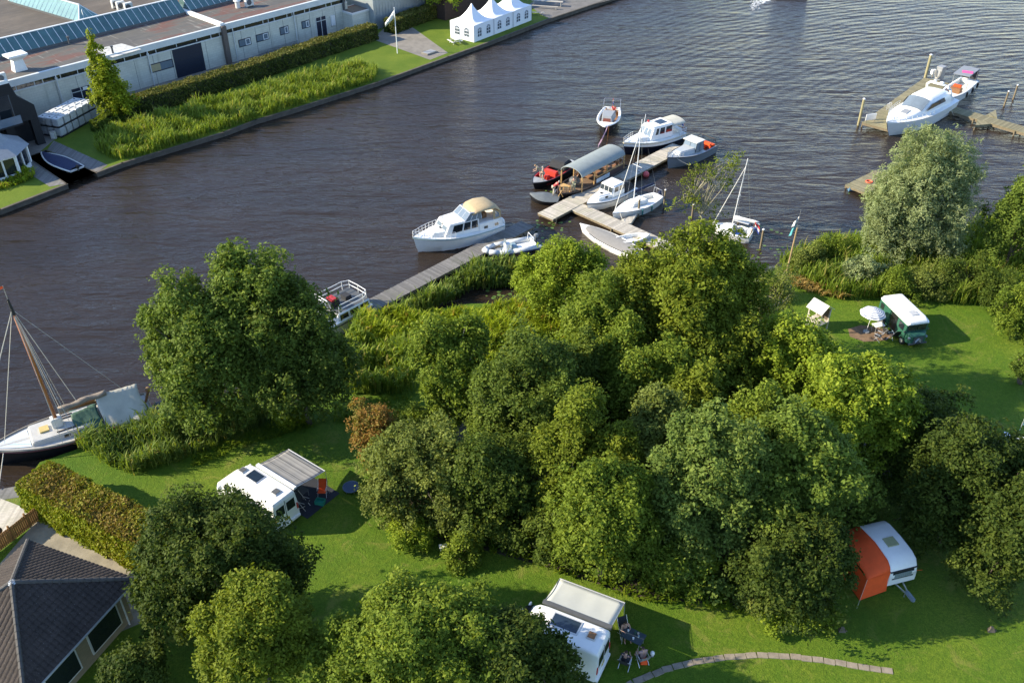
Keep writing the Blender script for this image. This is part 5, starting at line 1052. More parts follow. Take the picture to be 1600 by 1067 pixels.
# --- 11 sailing boat
def mast_rig(par, xm, zd, hm, xb, zb, xa, za, wsp, boom=None, rake=-.25, cover=None, m=whitemet, r=.055):
    top_ = Vector((xm+rake,0,zd+hm)); ms = MB().tube((xm,0,zd),top_,r,r*.7,8).build('mast', m, par)
    MB().tube((xb,0,zb), top_+Vector((0.08,0,-hm*.12)),.05,.035,6).build('furled_jib', offwhite, par)
    sp = top_*.45+Vector((xm,0,zd))*.55; MB().tube(sp+Vector((0,-.6,0)), sp+Vector((0,.6,0)),.025,n=5).build('spreader', m, ms)
    ry = MB(); ry.tube((xa,0,za), top_, .012, n=4)
    for s in (-1,1): ry.tube((xm-.1,s*wsp,zd-.1), sp+Vector((0,s*.6,0)),.012,n=4).tube(sp+Vector((0,s*.6,0)), top_+Vector((0,0,-.5)),.012,n=4)
    ry.build('rigging', steel, par)
    if boom:
        bm_ = MB().tube((xm-.05,0,zd+1.0),(xm-boom,0,zd+.9),.045,n=6).build('boom', m, par)
        if cover: MB().loft([[(xm-.1-(boom-.2)*u, .15*math.cos(a)*(1-.4*u), zd+1.08+.20*math.sin(a)*(1-.4*u)) for a in [2*math.pi*k/8 for k in range(8)]] for u in (0,.2,.5,.8,1)]).build('sail_cover', cover, bm_, smooth=True)
loc, rz, L_ = boat_at((957,336),(1029,304),.8); sb = thing('sailing_boat', 'white sailing boat with navy sail cover beside the cross jetty', 'sailing boat', loc, rz); xs = -L_/2
H = Hull(L_, 2.4, .8, 1.0, 1.75, .55, .85, full=.45); H.shell(white, sb); H.deck(white, sb, .34, 1.0); H.cockpit(white, offwhite, sb, .06, .34, .3, .45); H.deck(white, sb, 0, .06); H.rub(grey, sb, .03, -.05)
o, q = cabin(sb, white, xs+L_*.34, xs+L_*.68, .75, .45, .9, 1.28, .5, 0, .12, .08); MB().panel(q['top'],.3,.5,.3,.7,.03).build('hatch', offwhite, o)
mast_rig(sb, xs+L_*.56, 1.25, 8.6, xs+L_*.96, 1.1, xs+.2, .9, 1.0, boom=3.0, cover=navy)
m = MB(); m.path([(xs+.1,-.6,.85),(xs+.15,-.5,1.5),(xs+.15,.5,1.5),(xs+.1,.6,.85)],.025,5).build('stern_rail', steel, sb); outboard(sb, xs-.05, .55, navy)
for t_ in (.35,.55): fender(sb, H.x(t_), -H.w(t_)-.1, .5, mat('teal_fender',(.05,.18,.18),.5), .09)
for t_ in (.35,.55): fender(sb, H.x(t_), H.w(t_)+.1, .5, MC['teal_fender'], .09)
# --- 12 boat under grey cover beneath the cross jetty
loc, rz, L_ = boat_at((907,348),(1000,392),.6); ub = thing('covered_boat', 'white boat with beige grey cover on the near side of the cross jetty', 'boat', loc+Vector((-.2,-.5,0)), rz); H = Hull(L_*.95, 2.2, .6, .85, 2.0, .75, .85); H.shell(white, ub); H.deck(white, ub, .75, 1); H.rub(white, ub, .05)
mb = MB(); mb.loft([[(H.x(t_),H.w(t_)-.08,H.z(t_)+.05),(H.x(t_),0,H.z(t_)+.22),(H.x(t_),-H.w(t_)+.08,H.z(t_)+.05)] for t_ in [k/12*.86 for k in range(13)]],closed=False); mb.build('cover', mat('beige_grey_cover',(.30,.28,.25),.8,var=.1), ub, smooth=True)
t = thing('small_white_boat', 'white dinghy bow showing at the foot of the cross jetty', 'boat', G(988,378,.3), math.atan2(-.3,-1)+math.pi); H = Hull(3.6,1.5,.45,.6,2.2,.7,.85); H.shell(white,t); H.cockpit(white, offwhite, t,.05,.8,.15,.15); H.deck(white,t,.8,1)
# --- 13 small sailing boat with blue cover
loc, rz, L_ = boat_at((1112,352),(1174,366),.7); s2 = thing('sailing_boat', 'small white sailing boat with blue cloth in the cockpit right of the maple', 'sailing boat', loc, rz); xs = -L_/2
H = Hull(L_, 2.3, .7, .9, 1.8, .7, .85); H.shell(white, s2); H.deck(white, s2, .45, 1); H.cockpit(white, offwhite, s2, .04, .45, .25, .3); H.rub(offwhite, s2, .04, 0)
o, q = cabin(s2, white, xs+L_*.45, xs+L_*.78, .7, .4, .8, 1.2, .4, 0, .12, .08); mast_rig(s2, xs+L_*.50, 1.0, 7.2, xs+L_*.96, 1.0, xs+.1, .8, .9, boom=2.6, rake=-.5, cover=white)
MB().bx(xs+L_*.26,xs+L_*.40,-.6,.6,.34,.62).build('cockpit_cover', bluec, s2, bevel=.1); MB().quad((xs+.4,-.8,1.5),(xs+1.9,-.9,1.6),(xs+1.9,.2,1.8),(xs+.4,.2,1.7)).build('canvas', clW, s2); flagp(s2, xs+.1, .1, .8, (flagr, flagw, flagb), .9); MB().ell((xs+.15,-.55,1.0),(.25,.25,.2)).build('fender', white, s2, smooth=True)
# --- 14 big yacht
loc, rz, L_ = boat_at((1384,200),(1474,152),1.4); yt = thing('motor_yacht', 'big white streamlined motor yacht moored at the right pier head', 'yacht', loc, rz); xs = -L_/2
H = Hull(L_, 4.6, 1.55, 1.95, 2.3, .9, .85, full=.4, rake=.12); H.shell(white, yt); H.deck(white, yt, camber=.25)
MB().loft([[(H.x(t_)-(.12*L_*max(0,(t_-.6)/.4)**2*.8), s_*(H.w(t_)*H.fl*(1-.45*t_**3)+.02), z) for z in (-.05,.38)] for s_ in (-1,) for t_ in [k/12 for k in range(13)]],closed=False).loft([[(H.x(t_)-(.12*L_*max(0,(t_-.6)/.4)**2*.8), (H.w(t_)*H.fl*(1-.45*t_**3)+.02), z) for z in (-.05,.38)] for t_ in [k/12 for k in range(13)]],closed=False).build('boot_stripe', navyh, yt)
def blob(par, m, st, name):      # st: list of (x, halfwidth, z0, z1)
    mb = MB(); mb.loft([[(x,w_*math.copysign(abs(math.cos(a))**.55,math.cos(a)),z0+(z1-z0)*max(0,math.sin(a))**.6) for a in [math.pi*k/12 for k in range(13)]] for x,w_,z0,z1 in st], cap=True); return mb.build(name, m, par, smooth=2)
blob(yt, white, [(xs+L_*.12,1.75,1.45,2.9),(xs+L_*.20,1.75,1.45,3.25),(xs+L_*.42,1.7,1.45,3.35),(xs+L_*.50,1.62,1.5,3.15),(xs+L_*.60,1.42,1.55,2.38),(xs+L_*.75,1.2,1.6,2.15),(xs+L_*.93,.45,1.7,1.95)], 'superstructure')
ws = MB(); f3 = lambda u,v: Vector((xs+L_*(.60-.115*v)+.03, (u*2-1)*(1.32-.02*v), 2.35+.85*v - .22*abs(u*2-1)**3))
ws.loft([[f3(u/8,v/3)+Vector((.05,0,.10)) for v in range(4)] for u in range(9)],closed=False); wd_ = ws.build('windscreen', glassl, yt, smooth=True)
m = MB(); 
for u in (.35,.65): m.path([f3(u,v/3)+Vector((0,0,.09)) for v in range(4)],.02,4)
m.build('wiper', black, wd_)
for s_ in (-1,1): MB().quad((xs+L_*.24,s_*1.76,2.25),(xs+L_*.56,s_*1.66,2.2),(xs+L_*.48,s_*1.62,2.75),(xs+L_*.28,s_*1.70,2.85)).build('side_window', glass, yt)
H.rail(steel, yt, .5, 1.0, .6, .022, 9); m = MB(); m.path([(xs+L_*.10,-1.6,1.8),(xs+L_*.16,-1.5,3.3),(xs+L_*.18,-1.0,3.75),(xs+L_*.18,1.0,3.75),(xs+L_*.16,1.5,3.3),(xs+L_*.10,1.6,1.8)],.14,8).build('radar_arch', white, yt, smooth=True); MB().ell((xs+L_*.18,.4,3.95),(.28,.28,.16)).ell((xs+L_*.18,-.5,3.95),(.2,.2,.2)).build('radar_dome', white, yt, smooth=True)
MB().bx(xs-.9,xs+.02,-1.7,1.7,.35,.5).build('swim_platform', teak, yt); H2 = MB().bx(xs+.3,xs+L_*.12,-1.5,1.5,1.56,1.9).build('aft_seat', offwhite, yt, bevel=.08)
for t_ in (.15,.35,.5): fender(yt, H.x(t_), -H.w(t_)-.15, .9, black, .14, .6)
MB().panel(((xs+L_*.66,-.4,2.22),(xs+L_*.74,-.4,2.12),(xs+L_*.74,.4,2.12),(xs+L_*.66,.4,2.22)),0,1,0,1,.12).build('deck_hatch', grey, yt)
# --- 15 tender with bimini
loc, rz, L_ = boat_at((1470,157),(1517,121),1.2); tb2 = thing('bimini_boat', 'white boat with grey sun roof and pink towel behind the big yacht', 'motor boat', loc, rz); xs = -L_/2
H = Hull(L_, 2.7, 1.05, 1.35, 2.2, .85, .85); H.shell(white, tb2); H.deck(white, tb2, .68, 1); H.cockpit(white, offwhite, tb2, .03, .68, .22, .5); H.rub(grey, tb2, .06, -.1); 
MB().box((xs+L_*.26,0,2.75),(L_*.36,2.1,.10)).build('sun_roof', mat('bimini_grey',(.24,.26,.29),.75), tb2, bevel=.04); MB().box((xs+L_*.30,.25,2.82),(.9,1.3,.04),.3).build('towel', pink, tb2)
for x in (.11,.41):
    for y in (-.95,.95): MB().tube((xs+L_*x,y,1.1),(xs+L_*x,y,2.7),.03,n=5).build('roof_pole', steel, tb2)
MB().quad((xs+L_*.09,-1.0,1.3),(xs+L_*.09,1.0,1.3),(xs+L_*.09,1.0,2.7),(xs+L_*.09,-1.0,2.7)).build('back_cover', dark, tb2)
MB().bx(xs+L_*.47,xs+L_*.56,-.7,.7,.5,1.35).build('console', teak, tb2, bevel=.05); MB().bx(xs+L_*.45,xs+L_*.5,-.5,.5,1.36,1.6).build('cushion', orange, tb2, bevel=.05); MB().bx(xs+.3,xs+.9,-1.0,1.0,.5,1.0).build('bench', offwhite, tb2, bevel=.05)
for t_ in (.1,.3,.5): fender(tb2, H.x(t_), -H.w(t_)-.14, .7, black, .13)
for t_ in (.1,.3,.5): fender(tb2, H.x(t_), H.w(t_)+.14, .7, black, .13)
# --- 17 blue covered dinghy in the slip
loc, rz, L_ = boat_at((66,243),(121,266),.5); db = thing('covered_sloop', 'small open boat under dark blue cover in the far left slip', 'boat', loc, rz); H = Hull(L_, 2.1, .65, .85, 2.0, .8, .85); H.shell(white, db); H.rub(offwhite, db, .08, 0)
mb = MB(); mb.loft([[(H.x(t_),H.w(t_)-.06,H.z(t_)+.02),(H.x(t_),H.w(t_)*.5,H.z(t_)+.18),(H.x(t_),0,H.z(t_)+.22),(H.x(t_),-H.w(t_)*.5,H.z(t_)+.18),(H.x(t_),-H.w(t_)+.06,H.z(t_)+.02)] for t_ in [k/14*.93+.02 for k in range(15)]],closed=False); mb.build('cover', navy, db, smooth=True); outboard(db, -L_/2-.05, .6)
# --- 18 passing speedboat
p = G(1236,-5,.0); sp_ = thing('speedboat', 'small speedboat throwing a white wake at the top edge', 'motor boat', p, -.15); H = Hull(6.0,2.2,.38,.55,2.2,.85,.85); H.shell(greyh, sp_); H.deck(teak, sp_, .6, 1); H.cockpit(white, teak, sp_, .05,.6,.2,.3); H.rub(white, sp_, .06); outboard(sp_, -3.0, .3); MB().quad((.5,-.8,.48),(.5,.8,.48),(.3,.7,.75),(.3,-.7,.75)).build('windscreen', glassl, sp_)
foam = mat('foam', (.75,.77,.78), .6, var=.1); m = MB(); rr = random.Random(3)
for k in range(260):
    u = rr.random()**1.3; x = -2.6-u*4.5; y = rr.gauss(0,.3+u*1.1); m.ell((x,y-u*7.0,0),(rr.uniform(.1,.4)*(1-u*.6),rr.uniform(.06,.2)*(1-u*.5),.05),6,3)
o = m.build('wake_foam', foam, None, p, -.15); tag(o, 'broken white foam of the wake behind the speedboat', 'foam', kind='stuff')
# --- 16 traditional barge at the lower left
loc, rz, L_ = boat_at((-22,712),(232,628),1.0); sbg = thing('sailing_barge', 'old wooden sailing barge with brown mast and cream tent at the lower left', 'sailing boat', loc, rz); xs = -L_/2
H = Hull(L_, 3.6, 1.0, 1.45, 2.3, .62, .85, full=.45, rake=.03); H.shell(blackh, sbg); H.deck(mat('grey_white_deck',(.46,.45,.42),.6,var=.12), sbg, camber=.08); H.rub(mat('dark_red_rail',(.14,.03,.03),.5), sbg, .06, -.10); H.rub(mat('barge_wale',(.30,.26,.20),.6), sbg, .07, .04, name='wale')
MB().loft([[(H.x(t_),H.w(t_)-.35,H.z(t_)+.07),(H.x(t_),-H.w(t_)+.35,H.z(t_)+.07)] for t_ in [.74+k/8*.2 for k in range(9)]],closed=False).build('white_foredeck', mat('blue_white_paint',(.62,.70,.76),.35,var=.08), sbg)
o, q = cabin(sbg, MC['grey_white_deck'], xs+L_*.36, xs+L_*.74, 1.25, 1.15, 1.1, 1.55, .15, 0, .1, .05); MB().panel(q['top'],.70,.85,.35,.65,.12).build('hatch', mat('yellow_hatch',(.50,.38,.14),.6), o); wins(o, q['stbd'], ((.1,.2,.3,.7),(.3,.4,.3,.7))); wins(o, q['port'], ((.5,.6,.3,.7),))
m = MB()
for y in (-.85,-.55,.8): m.bx(xs+L_*.46,xs+L_*.58,y-.03,y+.03,1.57,1.63)
m.build('handrail', mat('dark_wood',(.05,.03,.02),.6), o)
MB().bx(xs+L_*.56-.35,xs+L_*.56+.35,-.3,.3,1.55,2.3).build('tabernacle', offwhite, sbg, bevel=.04)
mt = Vector((xs+L_*.56,0,1.9)); xm = mt.x
tp_ = W_ = None
ms = MB().tube(mt, (xm+.15,0,10.9),.14,.10,10).build('mast', varn, sbg, smooth=True); MB().tube((xm+.15,0,10.9),(xm+.19,0,12.1),.11,.07,8).build('mast_top', black, ms); MB().tube((xm+.19,0,12.1),(xm+.19,0,13.1),.02,n=4).build('pennant_staff', steel, ms); MB().quad((xm+.2,0,13.1),(xm+.9,.3,13.0),(xm+.9,.3,12.95),(xm+.2,0,12.9)).build('pennant', orange, ms)
rg = MB(); topm = Vector((xm+.17,0,11.3))
for s_ in (-1,1):
    for dx in (-.9,-.5,.1): rg.tube((xm+dx,s_*1.65,1.2), topm,.018,n=4)
for x_,z_ in ((L_/2+.4,1.6),(L_/2+.3,1.6),(L_*.38,1.5)): rg.tube((x_,0,z_), topm,.022,n=4)
rg.tube((xs+L_*.14,0,3.0), topm,.012,n=4).tube((xm-1.6,.2,3.2), topm,.02,n=4); rg.build('rigging', rope, sbg)
bmm = MB().tube((xm-.3,0,2.5),(xs+L_*.26,.15,2.9),.09,.07,8).build('boom', varn, sbg)
mb = MB(); rr = random.Random(9); mb.loft([[(xm-.3-(L_*.30)*u, .05*math.sin(u*9)+.22*math.cos(a)*(1+.2*math.sin(u*17)), 2.75+.25*u+.22*math.sin(a)*(1+.25*math.sin(u*13))) for a in [2*math.pi*k/8 for k in range(8)]] for u in [k/12 for k in range(13)]]); mb.build('furled_sail', mat('furled_sailcloth',(.26,.21,.16),.85,var=.25,bump=.7,bscale=5), bmm, smooth=True)
def tentsheet(par, m, name, xa, xb, zr0, zr1, ye, zedge, nx=14, ny=10, sag=.12):
    mb = MB(); rows = []
    for i in range(nx+1):
        u = i/nx; row = []
        for j in range(-ny, ny+1):
            v = j/ny; z = (zr0*(1-u)+zr1*u)*(1-abs(v)) + zedge*abs(v) - sag*math.sin(math.pi*abs(v))+ .035*math.sin(u*14+v*5)*abs(v)+.02*math.sin(u*31+j)
            row.append((xa+(xb-xa)*u+.05*math.sin(v*6), v*ye*(1+.05*math.sin(u*9)), z))
        rows.append(row)
    mb.loft(rows, closed=False, cap=False); o = mb.build(name, m, par, smooth=True); s = o.modifiers.new('Solidify','SOLIDIFY'); s.thickness = .02; return o
tentsheet(sbg, cream, 'cockpit_tent', xs+L_*.04, xs+L_*.30, 2.9, 3.0, 2.0, 1.15)
tentsheet(sbg, greent, 'green_tarpaulin', xs+L_*.31, xs+L_*.47, 2.35, 2.1, 1.45, 1.3)
for s_ in (-1,1): MB().box((xs+L_*.36,s_*1.95,.85),(3.0,.1,1.1),-.03*s_,0,-.15*s_).build('leeboard', mat('orange_brown_wood',(.36,.18,.05),.5,var=.2), sbg)
MB().tube((xs+L_*.02,0,1.0),(xs-.25,0,2.1),.09,n=6).ell((xs-.2,0,2.1),.2).build('rudder', teak, sbg)
p = G(20,775,.5); MB().tube((L_*.40,.9,1.4),(L_*.48,3.4,.6),.03,n=4).build('mooring_line', rope, sbg)

# floating leaves and mooring lines
pad = mat('lily_leaf', (.10,.17,.035), .5, var=.3); m = MB(); rr = random.Random(8)
for cx_,cy_,sx_,sy_,n_ in ((850,352,22,9,26),(842,378,16,10,24),(1192,372,16,10,12),(868,300,8,5,6),(800,458,25,6,22),(1205,395,10,6,8),(1345,305,8,5,8)):
    for _ in range(n_):
        p = G(cx_+rr.gauss(0,sx_), cy_+rr.gauss(0,sy_), 0.0); r_ = rr.uniform(.08,.20); m.frust([(p.x+r_*math.cos(a),p.y+r_*math.sin(a),.004) for a in [2*math.pi*k/8 for k in range(8)]],[(p.x+r_*math.cos(a),p.y+r_*math.sin(a),.012) for a in [2*math.pi*k/8 for k in range(8)]])
tag(m.build('lily_pads', pad), 'small floating lily leaves scattered on the water by the jetties', 'water plants', kind='stuff')
def line(par, x, y, z, u, v, zz=.6):      # slack line from a cleat on the boat to the jetty beside it
    pts = [Vector((x,y,z)).lerp(Vector((u,v,zz)),k/5)-Vector((0,0,.12*math.sin(math.pi*k/5))) for k in range(6)]; MB().path(pts,.022,4).build('mooring_line', rope, par)
line(bt, -4.6,-1.6,1.2, -3.4,-2.4); line(wc, 3.2,-1.2,1.5, 2.2,-2.2); line(wc,-3.2,-1.5,1.1,-2.0,-2.2); line(gc, 3.0,.7,1.3, 2.0,1.9); line(wb, -2.0,1.1,.9,-2.8,2.0); line(sb,2.7,.3,1.0,3.2,1.3); line(yt,5.2,1.0,1.9,4.2,2.9,.8); line(yt,-5.0,1.9,1.6,-4.0,3.0,.8); line(bg_,4.6,-1.4,.8,3.8,-2.0); line(bg_,-4.0,-1.4,.8,-3.2,-2.0)
# ---------------------------------------------------------------- house with tiled pyramid roof, lower left
ez = 3.4; HA_, HB_, HC_ = G(52,838,ez), G(212,905,ez), G(39,1094,ez)
hb = (HB_-HA_).length; hc = (HC_-HB_).length; hside = (hb+hc)/2; an = math.atan2((HC_-HB_).y,(HC_-HB_).x)
ux = Vector((math.cos(an),math.sin(an),0)); uy = Vector((math.sin(an),-math.cos(an),0))      # uy points from B side towards A side (away right edge)
hsx, hsy = hc, hb
hcen = HB_+ux*hsx/2+uy*0
nrm_ = Vector((-ux.y,ux.x,0)); sgn = 1 if nrm_.dot(HA_-HB_) > 0 else -1; hcen = HB_+ux*hsx/2+nrm_*sgn*hsy/2
house = thing('bungalow', 'dark tiled pyramid roofed bungalow in the lower left corner', 'house', (hcen.x,hcen.y,ZL), an)
EZ = ez-ZL; hx, hy = hsx/2, hsy/2; rise = 2.5
b = NB('roof_tile'); a1 = b.noise(.8,5,.7); a2 = b.noise(14,3,.7); a3 = b.noise(26,2,.5)
c = b.ramp(a1,[(.3,(.027,.022,.019)),(.7,(.060,.047,.040))]); c = b.mix(b.ramp(a2,[(.4,0),(.7,.4)]), c, (.10,.085,.075)); c = b.mix(b.ramp(a3,[(.70,0),(.74,.8)]), c, (.40,.38,.34))
tile = b.done(c,.85,b.bump(a2,.4,.02)); b.p.inputs['Specular IOR Level'].default_value = .2
def tiled_face(par, a, b_, ap, name='roof_slope'):
    """courses of wavy tiles on the triangle a-b_ (eave) - ap (apex)"""
    a,b_,ap = Vector(a),Vector(b_),Vector(ap); e = (b_-a); Le = e.length; e.normalize(); foot = a+e*((ap-a).dot(e)); s = ap-foot; Ls = s.length; s.normalize(); n = e.cross(s).normalized(); n = n if n.z>0 else -n
    fx = (ap-a).dot(e); rows = int(Ls/.34); verts = []; faces = []
    for k in range(rows+1):
        v0 = k*.34; v1 = min(Ls,(k+1)*.34+.05)
        f0 = v0/Ls; l0 = fx*f0; r0 = Le-(Le-fx)*f0; 
        if r0-l0 < .1: break
        nn = max(2,int((r0-l0)/.055)); base = len(verts)
        for i in range(nn+1):
            u = l0+(r0-l0)*i/nn; w_ = abs(math.sin(u*math.pi/.28))**.7*.045; u1 = min(max(u, fx*min(1,v1/Ls)), Le-(Le-fx)*min(1,v1/Ls))
            verts += [a+e*u+s*v0+n*(.015), a+e*u+s*v0+n*(.065+w_), a+e*u1+s*v1+n*(.022+w_)]
        for i in range(nn): o_ = base+i*3; faces += [(o_,o_+3,o_+4,o_+1),(o_+1,o_+4,o_+5,o_+2)]
    return MB().add(verts, faces).build(name, tile, par)
cs = [(hx,-hy,EZ),(hx,hy,EZ),(-hx,hy,EZ),(-hx,-hy,EZ)]; apx = (0,0,EZ+rise)
roof = MB().frust([(x,y,EZ-.14) for x,y,z in cs],[(x*.995,y*.995,EZ) for x,y,z in cs]).build('roof', offwhite, house)
MB().add([(x*.99,y*.99,EZ+.002) for x,y,z in cs]+[(0,0,EZ+rise-.02)],[(0,1,4),(1,2,4),(2,3,4),(3,0,4)]).build('underlay', greydk, roof)
for i in range(4): tiled_face(roof, cs[i], cs[(i+1)%4], apx)
rt = mat('ridge_tile',(.085,.078,.070),.85,var=.3,scale=4)
m = MB()
for c_ in cs:
    d = Vector(apx)-Vector(c_); q = int(d.length/.36)
    for k in range(q): p0 = Vector(c_)+d*(k/q)+Vector((0,0,.07)); p1 = Vector(c_)+d*((k+1.12)/q)+Vector((0,0,.06)); m.tube(p0,p1,.135,.115,8)
m.build('ridge_tiles', rt, roof); MB().frust([(-.24,-.24,EZ+rise),(.24,-.24,EZ+rise),(.24,.24,EZ+rise),(-.24,.24,EZ+rise)],[(-.10,-.10,EZ+rise+.16),(.10,-.10,EZ+rise+.16),(.10,.10,EZ+rise+.16),(-.10,.10,EZ+rise+.16)]).build('apex_cap', mat('lead_cap',(.42,.45,.48),.5,var=.2,scale=6), roof, bevel=.04)
m = MB(); 
for i in range(4): a,b_ = Vector(cs[i]),Vector(cs[(i+1)%4]); m.tube(a+Vector((0,0,-.05)),b_+Vector((0,0,-.05)),.085,n=8)
m.build('gutter', mat('grey_gutter',(.42,.44,.46),.4,.3,var=.1), roof)
b = NB('yellow_brick'); bk_ = b.N('TexBrick'); 
for i,c_ in (('Color1',(.33,.26,.15,1)),('Color2',(.27,.205,.115,1)),('Mortar',(.24,.21,.16,1))): bk_.inputs[i].default_value = c_
bk_.inputs['Scale'].default_value=1; bk_.inputs['Brick Width'].default_value=.22; bk_.inputs['Row Height'].default_value=.065; bk_.inputs['Mortar Size'].default_value=.008
s_ = b.N('SeparateXYZ'); b.L(b.tc.outputs['Object'], s_.inputs[0]); cx = b.N('CombineXYZ'); b.L(b.math('ADD',s_.outputs[0],s_.outputs[1]), cx.inputs[0]); b.L(s_.outputs[2], cx.inputs[1]); b.L(cx.outputs[0], bk_.inputs['Vector']); brick = b.done(bk_.outputs[0],.85)
wi = .55; MB().bx(-hx+wi,hx-wi,-hy+wi,hy-wi,-.2,EZ-.15).build('wall', brick, house)
sd_ = -1 if sgn > 0 else 1      # side facing the thicket (edge B-C)
yy = sd_*(hy-wi)
for x0_,x1_ in ((-hx+1.3,-hx+3.6),(.4,2.6)):
    f = MB().bx(x0_,x1_,min(yy,yy+sd_*.06),max(yy,yy+sd_*.06),.5,2.5).build('window', offwhite, house); MB().bx(x0_+.1,x1_-.1,min(yy+sd_*.03,yy+sd_*.075),max(yy+sd_*.03,yy+sd_*.075),.6,2.4).build('pane', glass, f)
MB().tube((-hx+1.0,yy+sd_*.12,0),(-hx+1.0,yy+sd_*.12,2.5),.05,n=8).tube((-hx+1.0,yy+sd_*.12,2.5),(-hx+1.0,sd_*(hy-.02),EZ-.1),.05,n=8).build('drainpipe', offwhite, house)
# terrace, fence, hedge
sheet('terrace', [(55,815),(100,812),(216,892),(250,960),(180,990),(0,1000),(0,880)], ZL+.006, sandp)
sheet('deck', [(-120,800),(0,778),(48,797),(0,836),(-120,930)], ZL+.02, bd_white)
sheet('dock', [(-60,790),(0,764),(38,757),(40,775),(0,781)], ZL+.012, bd_grey)
f0 = G(-30,885,ZL); f1 = G(70,806,ZL); fa_ = math.atan2((f1-f0).y,(f1-f0).x); fL = (f1-f0).length
fn = thing('wooden_fence', 'orange brown wooden slat fence beside the bleached deck', 'fence', f0, fa_); m = MB(); x = 0; rr = random.Random(2)
fm = boards_mat('fence_boards',(.36,.19,.07),.13)
while x < fL-.1: m.bx(x,x+.115,-.012,.012,.04,1.12+rr.uniform(-.02,.02)); x += .13
m.build('slats', fm, fn); MB().bx(0,fL,.014,.05,.2,.3).bx(0,fL,.014,.05,.85,.95).build('rail', fm, fn)
x = .05
while x < fL+.1: MB().bx(x-.05,x+.05,.052,.15,0,1.2).build('post', fm, fn); x += fL/4
ft = thing('kettle_barbecue', 'dark blue rounded barbecue lid on the bleached deck at the left edge', 'barbecue', G(2,845,ZL)); MB().ell((0,0,.85),(.32,.32,.24),14,8).build('bowl', bluec if False else navyh, ft, smooth=True); MB().tube((0,0,.1),(0,0,.7),.05,n=6).tube((-.25,-.2,0),(0,0,.65),.02,n=5).tube((.25,-.2,0),(0,0,.65),.02,n=5).tube((0,.28,0),(0,0,.65),.02,n=5).build('stand', greydk, ft)
hz_ = 2.9; h0 = G(52,737,hz_); h1 = G(256,840,hz_); hm = (h0+h1)/2
hedge('thuja_hedge', 'wide clipped golden green conifer hedge with brownish top beside the bungalow', [(h0.x,h0.y),((h0.x*2+h1.x)/3,(h0.y*2+h1.y)/3-.1),((h0.x+2*h1.x)/3,(h0.y+2*h1.y)/3-.05),(h1.x+.6,h1.y-.5)], 2.8, 2.4, 'thuja', 7, 42000, .105, mat('thuja_twigs',(.05,.045,.018),.95,var=.3), z=ZL, lump=.12)
